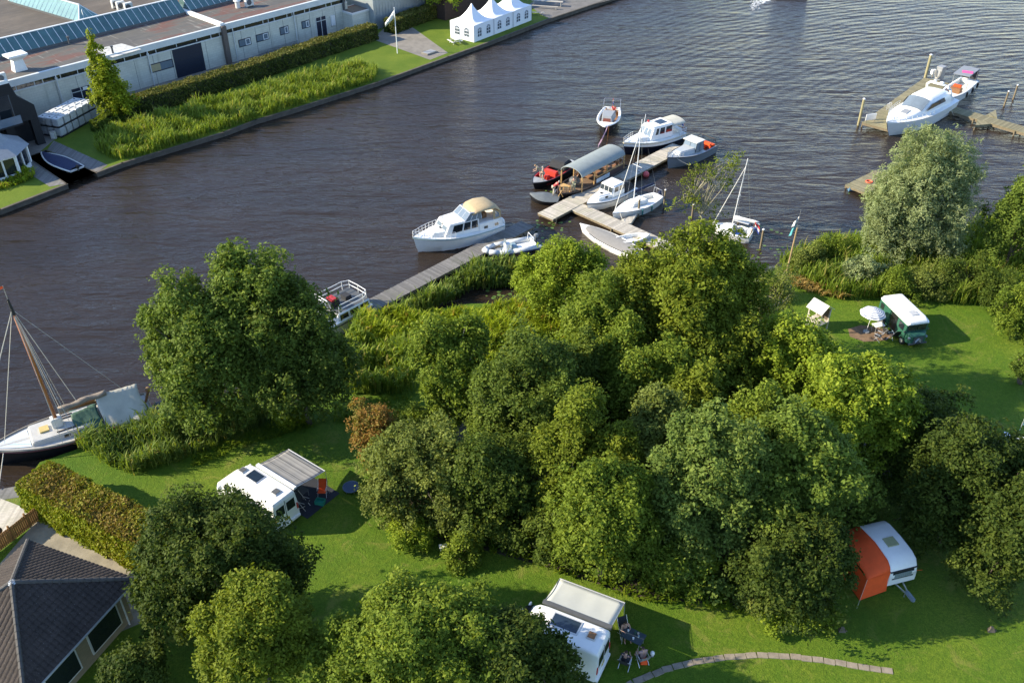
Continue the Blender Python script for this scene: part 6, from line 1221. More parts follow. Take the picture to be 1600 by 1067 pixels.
# ---------------------------------------------------------------- vehicles
def sect(x, w_, z0, z1, wt, r=.22, n=4):
    """rounded box section, bottom half width w_, top half width wt"""
    pts = [(x,w_,z0),(x,w_,(z0*.55+z1*.45))]
    for k in range(n+1): a = math.pi/2*k/n; pts.append((x,wt-r+r*math.cos(a),z1-r+r*math.sin(a)))
    return pts+[(p[0],-p[1],p[2]) for p in pts[::-1]]
def wheel(par, x, y, r=.34, w_=.22, cap=steel):
    sg = 1 if y>0 else -1; o = MB().tube((x,y-w_/2,r),(x,y+w_/2,r),r,n=20).build('wheel', black, par); MB().tube((x,y+sg*(w_/2-.02),r),(x,y+sg*(w_/2+.012),r),r*.6,n=14).build('rim', cap, o); return o
def campervan(label, rear_top, front_dir_px, zt, L_=5.9, wd=1.02, solar=(.55,.25), long_panel=False):
    a = G(rear_top[0],rear_top[1],zt); c_ = G(front_dir_px[0],front_dir_px[1],zt); d = (c_-a).normalized(); rz = math.atan2(d.y,d.x)
    t = thing('campervan', label, 'campervan', (a.x+d.x*L_/2,a.y+d.y*L_/2,ZL), rz); h = L_/2
    MB().loft([sect(-h+.02,wd*.97,.42,2.42,wd*.86,.16),sect(-h+.10,wd,.36,2.52,wd*.88,.18),sect(-h+.5,wd,.36,2.56,wd*.90),sect(h-2.3,wd,.36,2.56,wd*.90),sect(h-1.85,wd,.36,2.50,wd*.88),sect(h-1.55,wd,.36,2.30,wd*.84),sect(h-.95,wd,.36,1.62,wd*.90,.14),sect(h-.25,wd*.95,.36,1.18,wd*.85,.14),sect(h,wd*.80,.40,.95,wd*.7,.12)]).build('body', white, t, smooth=2)
    ws_ = MB().quad((h-1.50,-wd*.78,2.24),(h-1.50,wd*.78,2.24),(h-.93,wd*.84,1.68),(h-.93,-wd*.84,1.68)); o = ws_.build('windscreen', glass, t, (.05,0,.05))
    rear = ((-h+.02,wd*.97,.42),(-h+.02,-wd*.97,.42),(-h+.02,-wd*.86,2.42),(-h+.02,wd*.86,2.42))
    for u0,u1 in ((.06,.485),(.515,.94)):
        dr = MB().panel(rear,u0,u1,.12,.94,.02,.0).build('rear_door', white, t); MB().panel(rear,u0+.04,u1-.04,.46,.82,.045,.0).build('rear_window', glass, dr)
    MB().panel(rear,.49,.51,.1,.95,.03,.0).build('door_gap', greydk, t)
    for u in ((.0,.055),(.945,1.0)): MB().panel(rear,u[0],u[1],.28,.52,.05,.0).build('tail_light', redp, t)
    MB().bx(-h-.10,-h+.1,-wd*.95,wd*.95,.32,.52).build('bumper', white, t, bevel=.03)
    MB().panel(rear,.40,.60,.16,.23,.035,.0).build('number_plate', mat('plate_yellow',(.60,.45,.03),.5), t)
    for s_ in (1,-1):
        side = ((-h+.3,s_*wd,.36),(h-1.7,s_*wd,.36),(h-1.7,s_*wd*.90,2.5),(-h+.3,s_*wd*.90,2.5))
        if s_ < 0: MB().bx(-h+.9,-h+1.9,-wd-.012,-wd*.93,1.35,1.95).build('side_window', glass, t); MB().bx(-h+2.6,-h+3.5,-wd-.012,-wd*.93,1.35,1.95).build('side_window', glass, t)
        else: MB().bx(-h+.9,-h+1.9,wd*.93,wd+.012,1.35,1.95).build('side_window', glass, t); MB().bx(-h+2.6,-h+3.5,wd*.93,wd+.012,1.35,1.95).build('side_window', glass, t)
        MB().add([(h-1.9,s_*(wd+.005),1.40),(h-1.15,s_*(wd+.005),1.40),(h-1.45,s_*(wd*.965),1.95),(h-1.9,s_*(wd*.965),1.95)],[(0,1,2,3)]).build('cab_window', glass, t)
        MB().box((h-1.05,s_*(wd+.2),1.5),(.12,.28,.38)).build('mirror', white, t, bevel=.03); MB().box((h-.20,s_*.72,.85),(.2,.30,.2)).build('headlight', glassl, t, bevel=.03)
    for x in (-h+.95,h-.95):
        for y in (-wd+.09,wd-.09): wheel(t, x, y)
    if long_panel: MB().bx(h-4.35,h-2.85,-.55,.20,2.562,2.62).build('solar_panel', MC['solar_cells'], t); MB().bx(h-4.42,h-2.78,-.62,.27,2.555,2.605).build('panel_frame', alu, t)
    else: MB().bx(-h+2.35,-h+3.35,-.55,.15,2.562,2.62).build('solar_panel', MC['solar_cells'], t); MB().bx(-h+2.3,-h+3.4,-.6,.2,2.555,2.605).build('panel_frame', alu, t)
    hx_ = (-h+.75) if not long_panel else -h+.75
    o = MB().bx(hx_-.27,hx_+.27,-.32,.22,2.55,2.63).build('roof_hatch', offwhite, t, bevel=.03); MB().bx(hx_-.2,hx_+.2,-.25,.15,2.632,2.66).build('hatch_lid', greydk if not long_panel else teak, o)
    if not long_panel: o = MB().bx(-h+3.65,-h+4.15,-.35,.15,2.55,2.63).build('roof_hatch', offwhite, t, bevel=.03); MB().bx(-h+3.72,-h+4.08,-.28,.08,2.632,2.66).build('hatch_lid', greydk, o)
    return t, h, wd
b = NB('striped_awning'); s_ = b.N('SeparateXYZ'); b.L(b.tc.outputs['Object'], s_.inputs[0]); q1 = b.math('SINE', b.math('MULTIPLY', s_.outputs[1], 21)); q2 = b.math('SINE', b.math('MULTIPLY', s_.outputs[1], 9.3))
c = b.ramp(q1,[(.25,(.33,.32,.30)),(.55,(.29,.28,.265)),(.85,(.245,.235,.225))]); c = b.mix(b.ramp(q2,[(.90,0),(.97,.7)]), c, (.035,.04,.05)); striped = b.done(c,.8)
c1, h, wd = campervan('white campervan with striped grey awning on the lawn left of the thicket', (443,778), (372,733), 3.05)
def awning(label, van, h, wd, x0, x1, out, m, zt=2.5, zo=2.05, sag=.05, valance=True, legs=True):
    t = thing('awning', label, 'awning', tuple(van.location), van.rotation_euler.z)
    mb = MB(); rows = []
    for i in range(13):
        u = i/12; rows.append([(x0+(x1-x0)*u, -wd-.03-out*v, zt+(zo-zt)*v - sag*math.sin(math.pi*v)+ .012*math.sin(u*20)*math.sin(math.pi*v)) for v in [k/8 for k in range(9)]])
    mb.loft(rows, closed=False, cap=False); o = mb.build('canopy', m, t, smooth=True); s = o.modifiers.new('Solidify','SOLIDIFY'); s.thickness = .012
    MB().bx(x0-.05,x1+.05,-wd-.13,-wd*.90,zt-.05,zt+.09).build('cassette', greydk if not valance else whitemet, t); MB().tube((x0,-wd-.03-out,zo),(x1,-wd-.03-out,zo),.035,n=6).build('front_bar', alu, t)
    for x in ((x0,x1) if legs else (x0,)): MB().tube((x,-wd-.03-out,zo),(x,-wd-.1-out,0),.018,n=5).build('leg', alu, t); MB().tube((x,-wd-.05,zt),(x,-wd-.03-out,zo),.015,n=5).build('arm', alu, t)
    return t
awning('grey striped awning stretched from the side of the left campervan', c1, h, wd, -h+.15, h-2.3, 2.5, striped)
def lp(v, x, y, z=0): a = v.rotation_euler.z; return (v.location.x+math.cos(a)*x-math.sin(a)*y, v.location.y+math.sin(a)*x+math.cos(a)*y, ZL+z)
t = thing('ground_mat', 'large dark ground mat under the striped awning', 'mat', lp(c1,0,0,.012), c1.rotation_euler.z); MB().bx(-h-.4,h-2.6,-wd-3.0,-wd-.15,-.008,.008).build('sheet', mat('dark_blue_mat',(.022,.026,.040),.8,var=.2,scale=3,bump=.3,bscale=4), t)
def camp_chair(label, p, rz, m, frame=alu, group='folding camp chairs'):
    t = thing('camp_chair', label, 'chair', p, rz, group)
    MB().quad((-.22,-.26,.40),(.26,-.26,.44),(.26,.26,.44),(-.22,.26,.40)).quad((-.22,-.26,.40),(-.22,.26,.40),(-.50,.26,1.05),(-.50,.26-.52,1.05)).build('fabric', m, t)
    o = t.children
    for s_ in (-.28,.28): MB().path([(.25,s_,0),(-.2,s_,.62),(-.52,s_,1.07)],.016,5).path([(-.3,s_,0),(.26,s_,.45)],.016,5).path([(-.25,s_,.64),(.25,s_,.66)],.022,5).build('side_frame', frame, t)
    return t
camp_chair('orange folding chair under the outer corner of the striped awning', lp(c1,-h+.35,-wd-2.2), c1.rotation_euler.z+2.2, orange)
camp_chair('dark folding chair beside the rear of the left campervan', lp(c1,-h+.5,-wd-.75), c1.rotation_euler.z+3.4, dark)
t = thing('crate', 'small green plastic crate on the dark ground mat', 'crate', lp(c1,-h-.05,-wd-1.6,.02), c1.rotation_euler.z+.4); MB().bx(-.3,.3,-.22,.22,0,.06).bx(-.3,-.27,-.22,.22,.06,.28).bx(.27,.3,-.22,.22,.06,.28).bx(-.27,.27,-.22,-.19,.06,.28).bx(-.27,.27,.19,.22,.06,.28).build('body', mat('green_plastic',(.03,.30,.22),.5), t)
t = thing('small_table', 'small dark side table under the striped awning', 'table', lp(c1,-h+1.4,-wd-1.4), c1.rotation_euler.z); MB().bx(-.4,.4,-.3,.3,.5,.54).build('tabletop', greydk, t)
for x in (-.33,.33):
    for y in (-.24,.24): MB().tube((x,y,0),(x,y,.5),.015,n=5).build('leg', alu, t)
t = thing('paddling_pool', 'round blue disc shaped mini trampoline on the lawn', 'trampoline', G(549,764,ZL)); MB().tube((0,0,.20),(0,0,.24),.50,n=28).build('jumping_mat', mat('blue_mat',(.05,.09,.17),.6,var=.15), t); m = MB()
for k in range(24): a,b_ = 2*math.pi*k/24, 2*math.pi*(k+1)/24; m.tube((.53*math.cos(a),.53*math.sin(a),.22),(.53*math.cos(b_),.53*math.sin(b_),.22),.035,n=5)
m.build('rim', mat('pale_blue_rim',(.10,.15,.24),.5), t)
for k in range(6): a = 2*math.pi*k/6; MB().tube((.5*math.cos(a),.5*math.sin(a),.22),(.5*math.cos(a),.5*math.sin(a),0),.018,n=5).build('leg', steel, t)
t.name = 'mini_trampoline'
t = thing('utility_box', 'small pale power hookup box on a post at the thicket edge', 'box', G(693,864,ZL), .2); MB().bx(-.08,.08,-.06,.06,0,.35).build('post', grey, t); MB().bx(-.2,.2,-.13,.13,.351,.62).bx(-.24,.24,-.16,.16,.622,.66).build('cabinet', offwhite, t)
# lower campervan
c2, h2, wd2 = campervan('white campervan with plain cream awning and long solar panel at the bottom', (945,1003), (836,960), 3.05, 5.9, 1.02, long_panel=True)
awning('plain cream awning stretched from the lower campervan', c2, h2, wd2, -h2+.05, h2-1.95, 2.2, mat('cream_awning',(.56,.57,.52),.75,var=.06,scale=1), valance=False)
tb_p = G(988,1005,ZL); t = thing('camp_table', 'dark folding table with cups on the lawn behind the lower campervan', 'table', tb_p, -.55); MB().bx(-.62,.62,-.40,.40,.68,.72).build('tabletop', mat('dark_tabletop',(.05,.07,.085),.4), t)
for x in (-.5,.5):
    for y in (-.32,.32): MB().tube((x,y,0),(x,y,.68),.02,n=5).build('leg', alu, t)
def cup(p, label, m, r=.045, hh=.12, name='cup'): t = thing(name, label, 'cup', p); MB().tube((0,0,0),(0,0,hh),r,r*1.15,10).build('body', m, t); MB().tube((0,0,hh*.8),(0,0,hh+.004),r*1.16,n=10).build('rim', m, t); return t
for dx,dy,l,m_ in ((-.35,.10,'white cup nearest the campervan on the camp table',white),(.10,-.22,'round white cup at the near edge of the camp table',white),(.05,.14,'small green bottle in the middle of the camp table',greent),(.20,.2,'pale cup by the far edge of the camp table',clB),(.30,.05,'blue grey cup at the right end of the camp table',MC['blue_grey_seat'])):
    a = -.55; cup((tb_p.x+math.cos(a)*dx-math.sin(a)*dy, tb_p.y+math.sin(a)*dx+math.cos(a)*dy, ZL+.72), l, m_, .05, .22 if 'bottle' in l else .12)
def seated(label, px, py, face, top, bottom, hair, chairm, clabel, bare=False, hat=None):
    p = G(px,py,ZL); camp_chair(clabel, (p.x,p.y,ZL), face, chairm); return person(label, (p.x,p.y,ZL-.04), face, 'sit', top, bottom, hair, bare_top=bare, hat=hat, group='people around the camp table', legs_bare=True)
seated('shirtless person with dark hair sitting at the far side of the camp table', 975,992, -1.25, None, navy, hairb, dark, 'dark folding chair under the shirtless person', True)
seated('person in dark clothes sitting at the near side of the camp table with back turned', 976,1040, 1.15, clK, clK, hairb, dark, 'dark folding chair under the person with back turned')
seated('person in pinkish top sitting at the near right of the camp table', 1003,1034, 1.9, mat('pinkish_cloth',(.42,.28,.26),.8), clK, hairb, grey, 'grey folding chair under the person in pinkish top')
t = thing('bag', 'orange bag standing on the grass by the camp table', 'bag', G(1006,1036,ZL)); MB().frust([(-.2,-.12,0),(.2,-.12,0),(.2,.12,0),(-.2,.12,0)],[(-.14,-.05,.36),(.14,-.05,.36),(.14,.05,.36),(-.14,.05,.36)]).build('body', orange, t, bevel=.03); m = MB()
for y in (-.05,.05): m.path([(-.1,y,.36),(-.08,y,.52),(.08,y,.52),(.1,y,.36)],.012,5)
m.build('handles', orange, t)
t = thing('lantern', 'white round lantern on the grass right of the orange bag', 'lantern', G(1019,1024,ZL)); MB().ell((0,0,.22),(.13,.13,.15),12,8).build('shade', white, t, smooth=True); MB().tube((0,0,0),(0,0,.09),.09,n=10).build('base', grey, t)
# ---------------------------------------------------------------- caravan with orange awning
a = G(1367,818,2.75); c_ = G(1409,869,2.75); d = (c_-a).normalized(); rz = math.atan2(d.y,d.x); mid = (a+c_)/2
cv = thing('caravan', 'small white rounded vintage caravan between the trees at the lower right', 'caravan', (mid.x,mid.y,ZL), rz); Lc, wc_ = 3.75, .95; h = Lc/2
MB().loft([sect(-h,wc_*.93,.75,1.35,wc_*.90,.1),sect(-h+.08,wc_,.52,1.75,wc_*.95,.12),sect(-h+.35,wc_,.45,2.08,wc_*.96,.12),sect(-h+.8,wc_,.42,2.25,wc_*.96,.12),sect(0,wc_,.42,2.32,wc_*.96,.12),sect(h-.8,wc_,.42,2.25,wc_*.96,.12),sect(h-.35,wc_,.45,2.08,wc_*.96,.12),sect(h-.10,wc_,.50,1.70,wc_*.95,.12),sect(h,wc_*.96,.60,1.35,wc_*.93,.1)]).build('body', white, cv, smooth=2)
q = ((h-.04,-wc_*.95,.62),(h-.04,wc_*.95,.62),(h-.12,wc_*.95,1.68),(h-.12,-wc_*.95,1.68)); o = MB().panel(q,.10,.88,.40,.90,.05,.03).build('front_window', glass, cv); MB().panel(q,.17,.81,.47,.80,.052,.045).build('curtain', mat('grey_curtain',(.20,.25,.24),.8,var=.4,scale=9), o); MB().panel(q,.0,1.0,.95,1.0,.06,.03).build('trim', black, cv)
MB().bx(-.1,.55,-.35,.35,2.30,2.37).build('roof_hatch', mat('yellowed_plastic',(.36,.37,.20),.5), cv)
MB().bx(-1.2,-.2,wc_*.97,wc_+.015,1.15,1.75).build('side_window', glass, cv); MB().bx(.3,1.3,wc_*.97,wc_+.015,1.15,1.75).build('side_window', glass, cv)
for y in (-wc_+.08,wc_-.08): wheel(cv, -.1, y, .30, .18)
db_ = MB().box((h+.45,-.12,.45),(1.1,.07,.07),.22).box((h+.45,.12,.45),(1.1,.07,.07),-.22).build('drawbar', steel, cv); MB().box((h+.95,0,.50),(.75,.24,.26)).build('hitch_cover', mat('blue_grey_cover',(.20,.25,.29),.7), cv, bevel=.06); MB().tube((h+.55,0,0),(h+.55,0,.5),.035,n=6).build('jockey_wheel', steel, cv)
MB().tube((h-.3,wc_,1.0),(h-.2,wc_+.55,1.0),.015,n=5).build('marker_rod', orange, cv)
aw = thing('awning_tent', 'bright orange awning tent attached to the side of the vintage caravan', 'awning', tuple(cv.location), rz); m = MB(); ow = 1.5
prof = [(-h+.3,2.10),(0,2.34),(h-.55,2.20),(h-.22,1.95),(h-.08,1.65)]
rows = []
for v in [k/6 for k in range(7)]: rows.append([(x, -wc_*.96-ow*v, z*(1-v)+(1.72 if x<h-.3 else 1.55)*v+.02-.05*math.sin(math.pi*v)) for x,z in prof])
m.loft(rows, closed=False, cap=False); o = m.build('roof', orange, aw, smooth=True); s = o.modifiers.new('Solidify','SOLIDIFY'); s.thickness=.012
xf = h-.08; MB().add([(xf,-wc_*.96,1.67),(xf,-wc_*.96-ow,1.55),(xf+.18,-wc_*.96-ow-.25,.05),(xf+.12,-wc_*.96+.02,.22),(xf+.03,-wc_*.98,1.0)],[(0,1,2,3,4)]).build('front_panel', orange, aw)
MB().add([(-h+.3,-wc_*.96-ow,1.72),(xf,-wc_*.96-ow,1.55),(xf+.18,-wc_*.96-ow-.25,.05),(-h+.2,-wc_*.96-ow-.2,.05)],[(0,1,2,3)]).build('side_panel', orange, aw)
MB().tube((xf,-wc_*.96-ow,1.55),(xf+.6,-wc_*.96-ow-.7,0),.01,n=4).build('guy_rope', rope, aw)
# ---------------------------------------------------------------- green vintage van
a = G(1399,464,2.75); c_ = G(1432,496,2.75); d = (c_-a).normalized(); rz = math.atan2(d.y,d.x); mid = (a+c_)/2; vanr = mat('van_green',(.028,.105,.070),.35,var=.06); 
vn = thing('vintage_van', 'dark green vintage van with white roof and open side door on the sunny lawn', 'van', (mid.x+d.x*.15,mid.y+d.y*.15,ZL), rz); Lv, wv_ = 4.3, .98; h = Lv/2
MB().loft([sect(-h,wv_*.97,.40,1.95,wv_*.95,.1),sect(-h+.15,wv_,.35,2.0,wv_*.97,.1),sect(h-.55,wv_,.35,2.0,wv_*.97,.1),sect(h-.35,wv_,.35,1.95,wv_*.95,.1)]).build('body', vanr, vn, smooth=2)
MB().loft([sect(h-.40,wv_*.93,.35,1.22,wv_*.90,.1),sect(h,wv_*.80,.38,1.16,wv_*.74,.14),sect(h+.16,wv_*.62,.40,1.08,wv_*.56,.14)]).build('bonnet', vanr, vn, smooth=2)
MB().loft([sect(-h-.02,wv_*.93,1.92,2.16,wv_*.80,.12),sect(-h+.2,wv_*1.0,1.92,2.28,wv_*.90,.16),sect(h-.75,wv_*1.0,1.92,2.30,wv_*.90,.16),sect(h-.40,wv_*.98,1.90,2.18,wv_*.84,.14),sect(h-.28,wv_*.93,1.90,2.02,wv_*.80,.05)]).build('roof', white, vn, smooth=2)
m = MB(); 
for k in (-.45,0,.45): m.bx(-h+.3,h-.9,k-.02,k+.02,2.28,2.32)
m.build('roof_ribs', offwhite, vn); MB().bx(.6,1.2,-.3,.3,2.30,2.38).build('roof_hatch', mat('hatch_grey',(.45,.46,.47),.4), vn)
q = ((h-.33,-wv_*.93,.9),(h-.33,wv_*.93,.9),(h-.33,wv_*.93,1.92),(h-.33,-wv_*.93,1.92))
for u0,u1 in ((.08,.48),(.52,.92)): MB().panel(q,u0,u1,.42,.92,.03,.01).build('windscreen', glass, vn)
MB().bx(h+.165,h+.19,-.42,.42,.45,1.0).build('grille', greydk, vn); m = MB(); m.path([(h+.20,-.25,.62),(h+.20,0,.86),(h+.20,.25,.62)],.025,4).path([(h+.20,-.25,.48),(h+.20,0,.72),(h+.20,.25,.48)],.025,4).build('emblem', alu, vn)
for y in (-.74,.74): MB().ell((h+.02,y,.85),(.12,.13,.13),10,6).build('headlight', glassl, vn); MB().ell((h-.35,y*1.42,1.3),(.05,.08,.10),8,5).build('mirror', greydk, vn)
MB().bx(h+.12,h+.24,-.8,.8,.34,.44).build('bumper', greydk, vn); MB().bx(h+.242,h+.26,-.25,.25,.35,.45).build('number_plate', mat('plate_dark',(.03,.03,.03),.5), vn)
for x in (-h+.8,h-.55):
    for y in (-wv_+.08,wv_-.08): wheel(vn, x, y, .32, .16, cream)
ys = -wv_-.004
MB().bx(-.35,.55,-wv_-.01,-wv_+.02,.5,1.85).build('door_opening', blackh, vn); MB().bx(-1.35,-.45,-wv_-.05,-wv_-.015,.45,1.9).build('sliding_door', vanr, vn); MB().bx(-1.9,-1.45,-wv_-.012,-wv_+.01,1.25,1.75).build('side_window', glass, vn); MB().bx(.85,1.5,-wv_-.012,-wv_+.01,1.2,1.75).build('cab_window', glass, vn)
MB().bx(.85,1.5,wv_-.01,wv_+.012,1.2,1.75).build('side_window', glass, vn); MB().bx(-1.7,-.8,wv_-.01,wv_+.012,1.25,1.75).build('side_window', glass, vn); MB().bx(-2.0,-1.0,wv_*.2,wv_*.8,1.3,1.7).build('rear_box', vanr, vn) if False else None
# camp around the van
tag(MB().prism([(p.x,p.y) for p in [G(x,y,ZL) for x,y in ((1325,514),(1345,508),(1375,512),(1400,522),(1385,532),(1350,534),(1328,526))]], ZL-.05, ZL+.012).build('bare_patch', mat('bare_earth',(.19,.12,.07),.95,var=.35,scale=2)), kind='structure')
pc = G(1353,519,ZL); t = thing('parasol', 'blue and white striped parasol left of the green van', 'parasol', pc); MB().tube((0,0,0),(.18,.05,2.25),.022,n=8).build('pole', white, t); MB().tube((0,0,0),(0,0,.12),.25,n=14).build('base', grey, t)
b = NB('parasol_stripes'); s_ = b.N('SeparateXYZ'); b.L(b.tc.outputs['Object'], s_.inputs[0]); q1 = b.math('SINE', b.math('MULTIPLY', b.math('SQRT', b.math('ADD', b.math('MULTIPLY',s_.outputs[0],s_.outputs[0]), b.math('MULTIPLY',s_.outputs[1],s_.outputs[1]))), 44)); c = b.ramp(q1,[(.45,(.70,.70,.68)),(.55,(.05,.10,.24))]); pst = b.done(c,.8)
rg_ = []
for r_,z_ in ((1.05,-.02),(.95,.12),(.7,.28),(.4,.40),(.03,.50)): rg_.append([(r_*math.cos(2*math.pi*k/8+.2)*1.0, r_*math.sin(2*math.pi*k/8+.2), z_) for k in range(8)])
o = MB().loft(rg_, cap=False).build('canopy', pst, t, (.18,.05,1.8)); s = o.modifiers.new('Solidify','SOLIDIFY'); s.thickness=.01
m = MB(); 
for k in range(8): a_ = 2*math.pi*k/8+.2; m.tube((.18,.05,2.2),(.18+1.03*math.cos(a_),.05+1.03*math.sin(a_),1.79),.01,n=4)
m.build('ribs', steel, t)
t = thing('folding_table', 'small white folding table between parasol and green van', 'table', G(1370,518,ZL), .3); MB().bx(-.45,.45,-.3,.3,.66,.70).build('tabletop', white, t)
for x in (-.38,.38):
    for y in (-.24,.24): MB().tube((x,y,0),(x,y,.66),.018,n=5).build('leg', alu, t)
t = thing('camp_kitchen', 'dark camp kitchen unit with pale lid beside the open van door', 'kitchen unit', G(1381,507,ZL), .35); MB().bx(-.5,.5,-.3,.3,0,.75).build('cabinet', greydk, t, bevel=.02); MB().box((0,.3,.98),(.9,.04,.45),0,0,-.3).build('windshield_lid', MC['hatch_grey'], t); MB().bx(-.4,.4,-.2,.2,.752,.80).build('stove', alu, t)
camp_chair('dark folding chair in front of the camp kitchen unit', G(1385,526,ZL), .4, dark); camp_chair('black folding chair nearest the front of the green van', G(1398,529,ZL), 1.6, black); camp_chair('low black folding chair on the bare patch below the white table', G(1371,531,ZL), 2.4, dark)
t = thing('cool_box', 'pale cool box next to the van wheel', 'cool box', G(1401,519,ZL), .4); MB().bx(-.25,.25,-.18,.18,0,.32).build('body', MC['hatch_grey'], t, bevel=.02); MB().bx(-.27,.27,-.2,.2,.321,.37).build('lid', white, t, bevel=.01)
# playhouse
pz = G(1275,512,ZL); ph = thing('playhouse', 'small raised wooden playhouse with pale gable roof by the flagpole', 'playhouse', pz, math.atan2(G(1295.6,479,2.9).y-G(1272.5,465.8,2.9).y, G(1295.6,479,2.9).x-G(1272.5,465.8,2.9).x)); pw_ = mat('bleached_playhouse',(.50,.46,.38),.8,var=.2,scale=5)
for x in (-.6,.6):
    for y in (-.55,.55): MB().bx(x-.05,x+.05,y-.05,y+.05,0,2.0).build('post', pw_, ph)
MB().bx(-.66,.66,-.6,.6,.72,.78).build('floor', pw_, ph); m = MB(); x = -.5
while x < .5: m.bx(x,x+.08,-.6,-.56,.80,1.3); m.bx(x,x+.08,.56,.6,.80,1.3); x += .16
m.bx(-.56,.56,-.62,-.60,1.25,1.33).build('railing', pw_, ph)
for s_ in (-1,1): MB().add([(-.8,0,2.55),(.8,0,2.55),(.8,s_*.8,1.95),(-.8,s_*.8,1.95),(-.8,0,2.51),(.8,0,2.51),(.8,s_*.8,1.91),(-.8,s_*.8,1.91)],[(0,1,2,3),(4,5,6,7),(0,1,5,4),(2,3,7,6),(1,2,6,5),(0,3,7,4)]).build('roof', mat('white_roof_boards',(.58,.57,.52),.7,var=.15,scale=3), ph)
ld = MB()
for y in (-.25,.25): ld.tube((y,-1.3,0),(y,-.66,.78),.03,n=5)
for k in (.25,.5,.75): ld.tube((-.25,-1.3+.64*k,.78*k),(.25,-1.3+.64*k,.78*k),.025,n=5)
ld.build('ladder', pw_, ph); MB().quad((-.56,.54,.80),(.56,.54,.80),(.56,.54,1.9),(-.56,.54,1.9)).build('back_wall', mat('dark_shade_boards',(.12,.09,.06),.85), ph)
# wooden flagpole
t = thing('wooden_flagpole', 'leaning wooden flagpole with teal and white flag on the shore', 'flagpole', G(1225,442,ZL)); MB().tube((0,0,-.2),(.25,.15,5.4),.085,.07,9).build('pole', mat('tan_pole',(.34,.24,.12),.7,var=.2,scale=5), t); MB().tube((.2,.15,5.0),(.35,.4,7.0),.02,n=5).build('top_staff', steel, t)
for nm,z0_,z1_,c_ in (('flag_upper',6.5,5.8,white),('flag_lower',5.8,4.9,mat('teal_flag',(.10,.42,.45),.7))):
    m = MB(); m.loft([[(.33-.1*(7-z0_)-u*.30+.04*math.sin(u*9),.33+.1*math.sin(u*8),z0_-.55*u*.9-.1),(.30-.1*(7-z1_)-u*.38,.30+.1*math.sin(u*8+.6),z1_-.45*u)] for u in [k/5 for k in range(6)]],closed=False); o = m.build(nm, c_, t, smooth=True)
MB().bx(.35,.5,.0,.15,-.1,.0)
t = thing('wooden_post', 'short leaning wooden post at the foot of the wooden flagpole', 'post', G(1229,470,ZL)); MB().tube((0,0,-.2),(.1,.05,1.5),.10,.09,8).build('shaft', pile_m, t); MB().tube((.1,.05,1.5),(.1,.05,1.54),.095,.05,8).build('cap', pile_m, t)
# right edge
t = thing('sun_lounger', 'white sun lounger standing in shade at the right edge of the lawn', 'lounger', G(1588,690,ZL), -.45); MB().bx(-.9,.4,-.32,.32,.30,.35).build('seat', white, t); MB().box((.75,0,.50),(.85,.64,.05),0,-.5).build('backrest', white, t); 
for x in (-.8,.3):
    for y in (-.28,.28): MB().bx(x-.025,x+.025,y-.025,y+.025,0,.30).build('leg', white, t)
t = thing('towel_rack', 'pale blue towel hanging on a rack at the right edge of the lawn', 'rack', G(1602,672,ZL)); MB().path([(-.4,0,0),(-.4,0,1.1),(.4,0,1.1),(.4,0,0)],.02,5).build('frame', white, t); MB().bx(-.3,.3,-.03,.03,.5,1.13).build('towel', mat('pale_blue_cloth',(.35,.60,.72),.8), t)
# rocks / stumps
for px,py,l in ((1315,985,'pointed pale stone on the grass beneath the blue green thicket'),(1548,985,'small pale boulder beside the scrub in the lower right')):
    t = thing('boulder', l, 'stone', G(px,py,ZL)); m = MB(); m.frust([(-.22,-.12,0),(.2,-.15,0),(.24,.12,0),(-.15,.16,0)],[(-.08,-.05,.34),(.10,-.06,.28),(.08,.05,.30),(-.06,.05,.36)]); m.build('stone', mat('pale_stone',(.13,.105,.075),.9,var=.3,scale=3), t); MB().frust([(.2,-.05,0),(.32,-.05,0),(.32,.05,0),(.2,.05,0)],[(.22,-.02,.1),(.28,-.02,.1),(.28,.02,.1),(.22,.02,.1)]).build('chip', mat('pale_stone',(.24,.21,.17)), t)
# paving stones
pts = [G(x,y,ZL) for x,y in ((940,1095),(985,1068),(1040,1045),(1090,1033),(1140,1026),(1190,1023),(1240,1026),(1295,1033),(1350,1042),(1408,1050))]; m = MB(); rr = random.Random(4)
seglen = [ (b_-a).length for a,b_ in zip(pts[:-1],pts[1:])]; tot = sum(seglen); s = 0
while s < tot-.2:
    acc = 0
    for (a,b_),l in zip(zip(pts[:-1],pts[1:]),seglen):
        if s <= acc+l: f = (s-acc)/l; p = a.lerp(b_,f); an_ = math.atan2((b_-a).y,(b_-a).x); break
        acc += l
    m.box((p.x+rr.uniform(-.02,.02),p.y+rr.uniform(-.02,.02),ZL+.012+rr.uniform(-.004,.006)),(.56,.36,.06),an_+rr.uniform(-.05,.05)); s += .60
o = m.build('path', mat('paving_stone',(.26,.22,.17),.9,var=.3,scale=2.2,bump=.4,bscale=9)); tag(o, kind='structure')
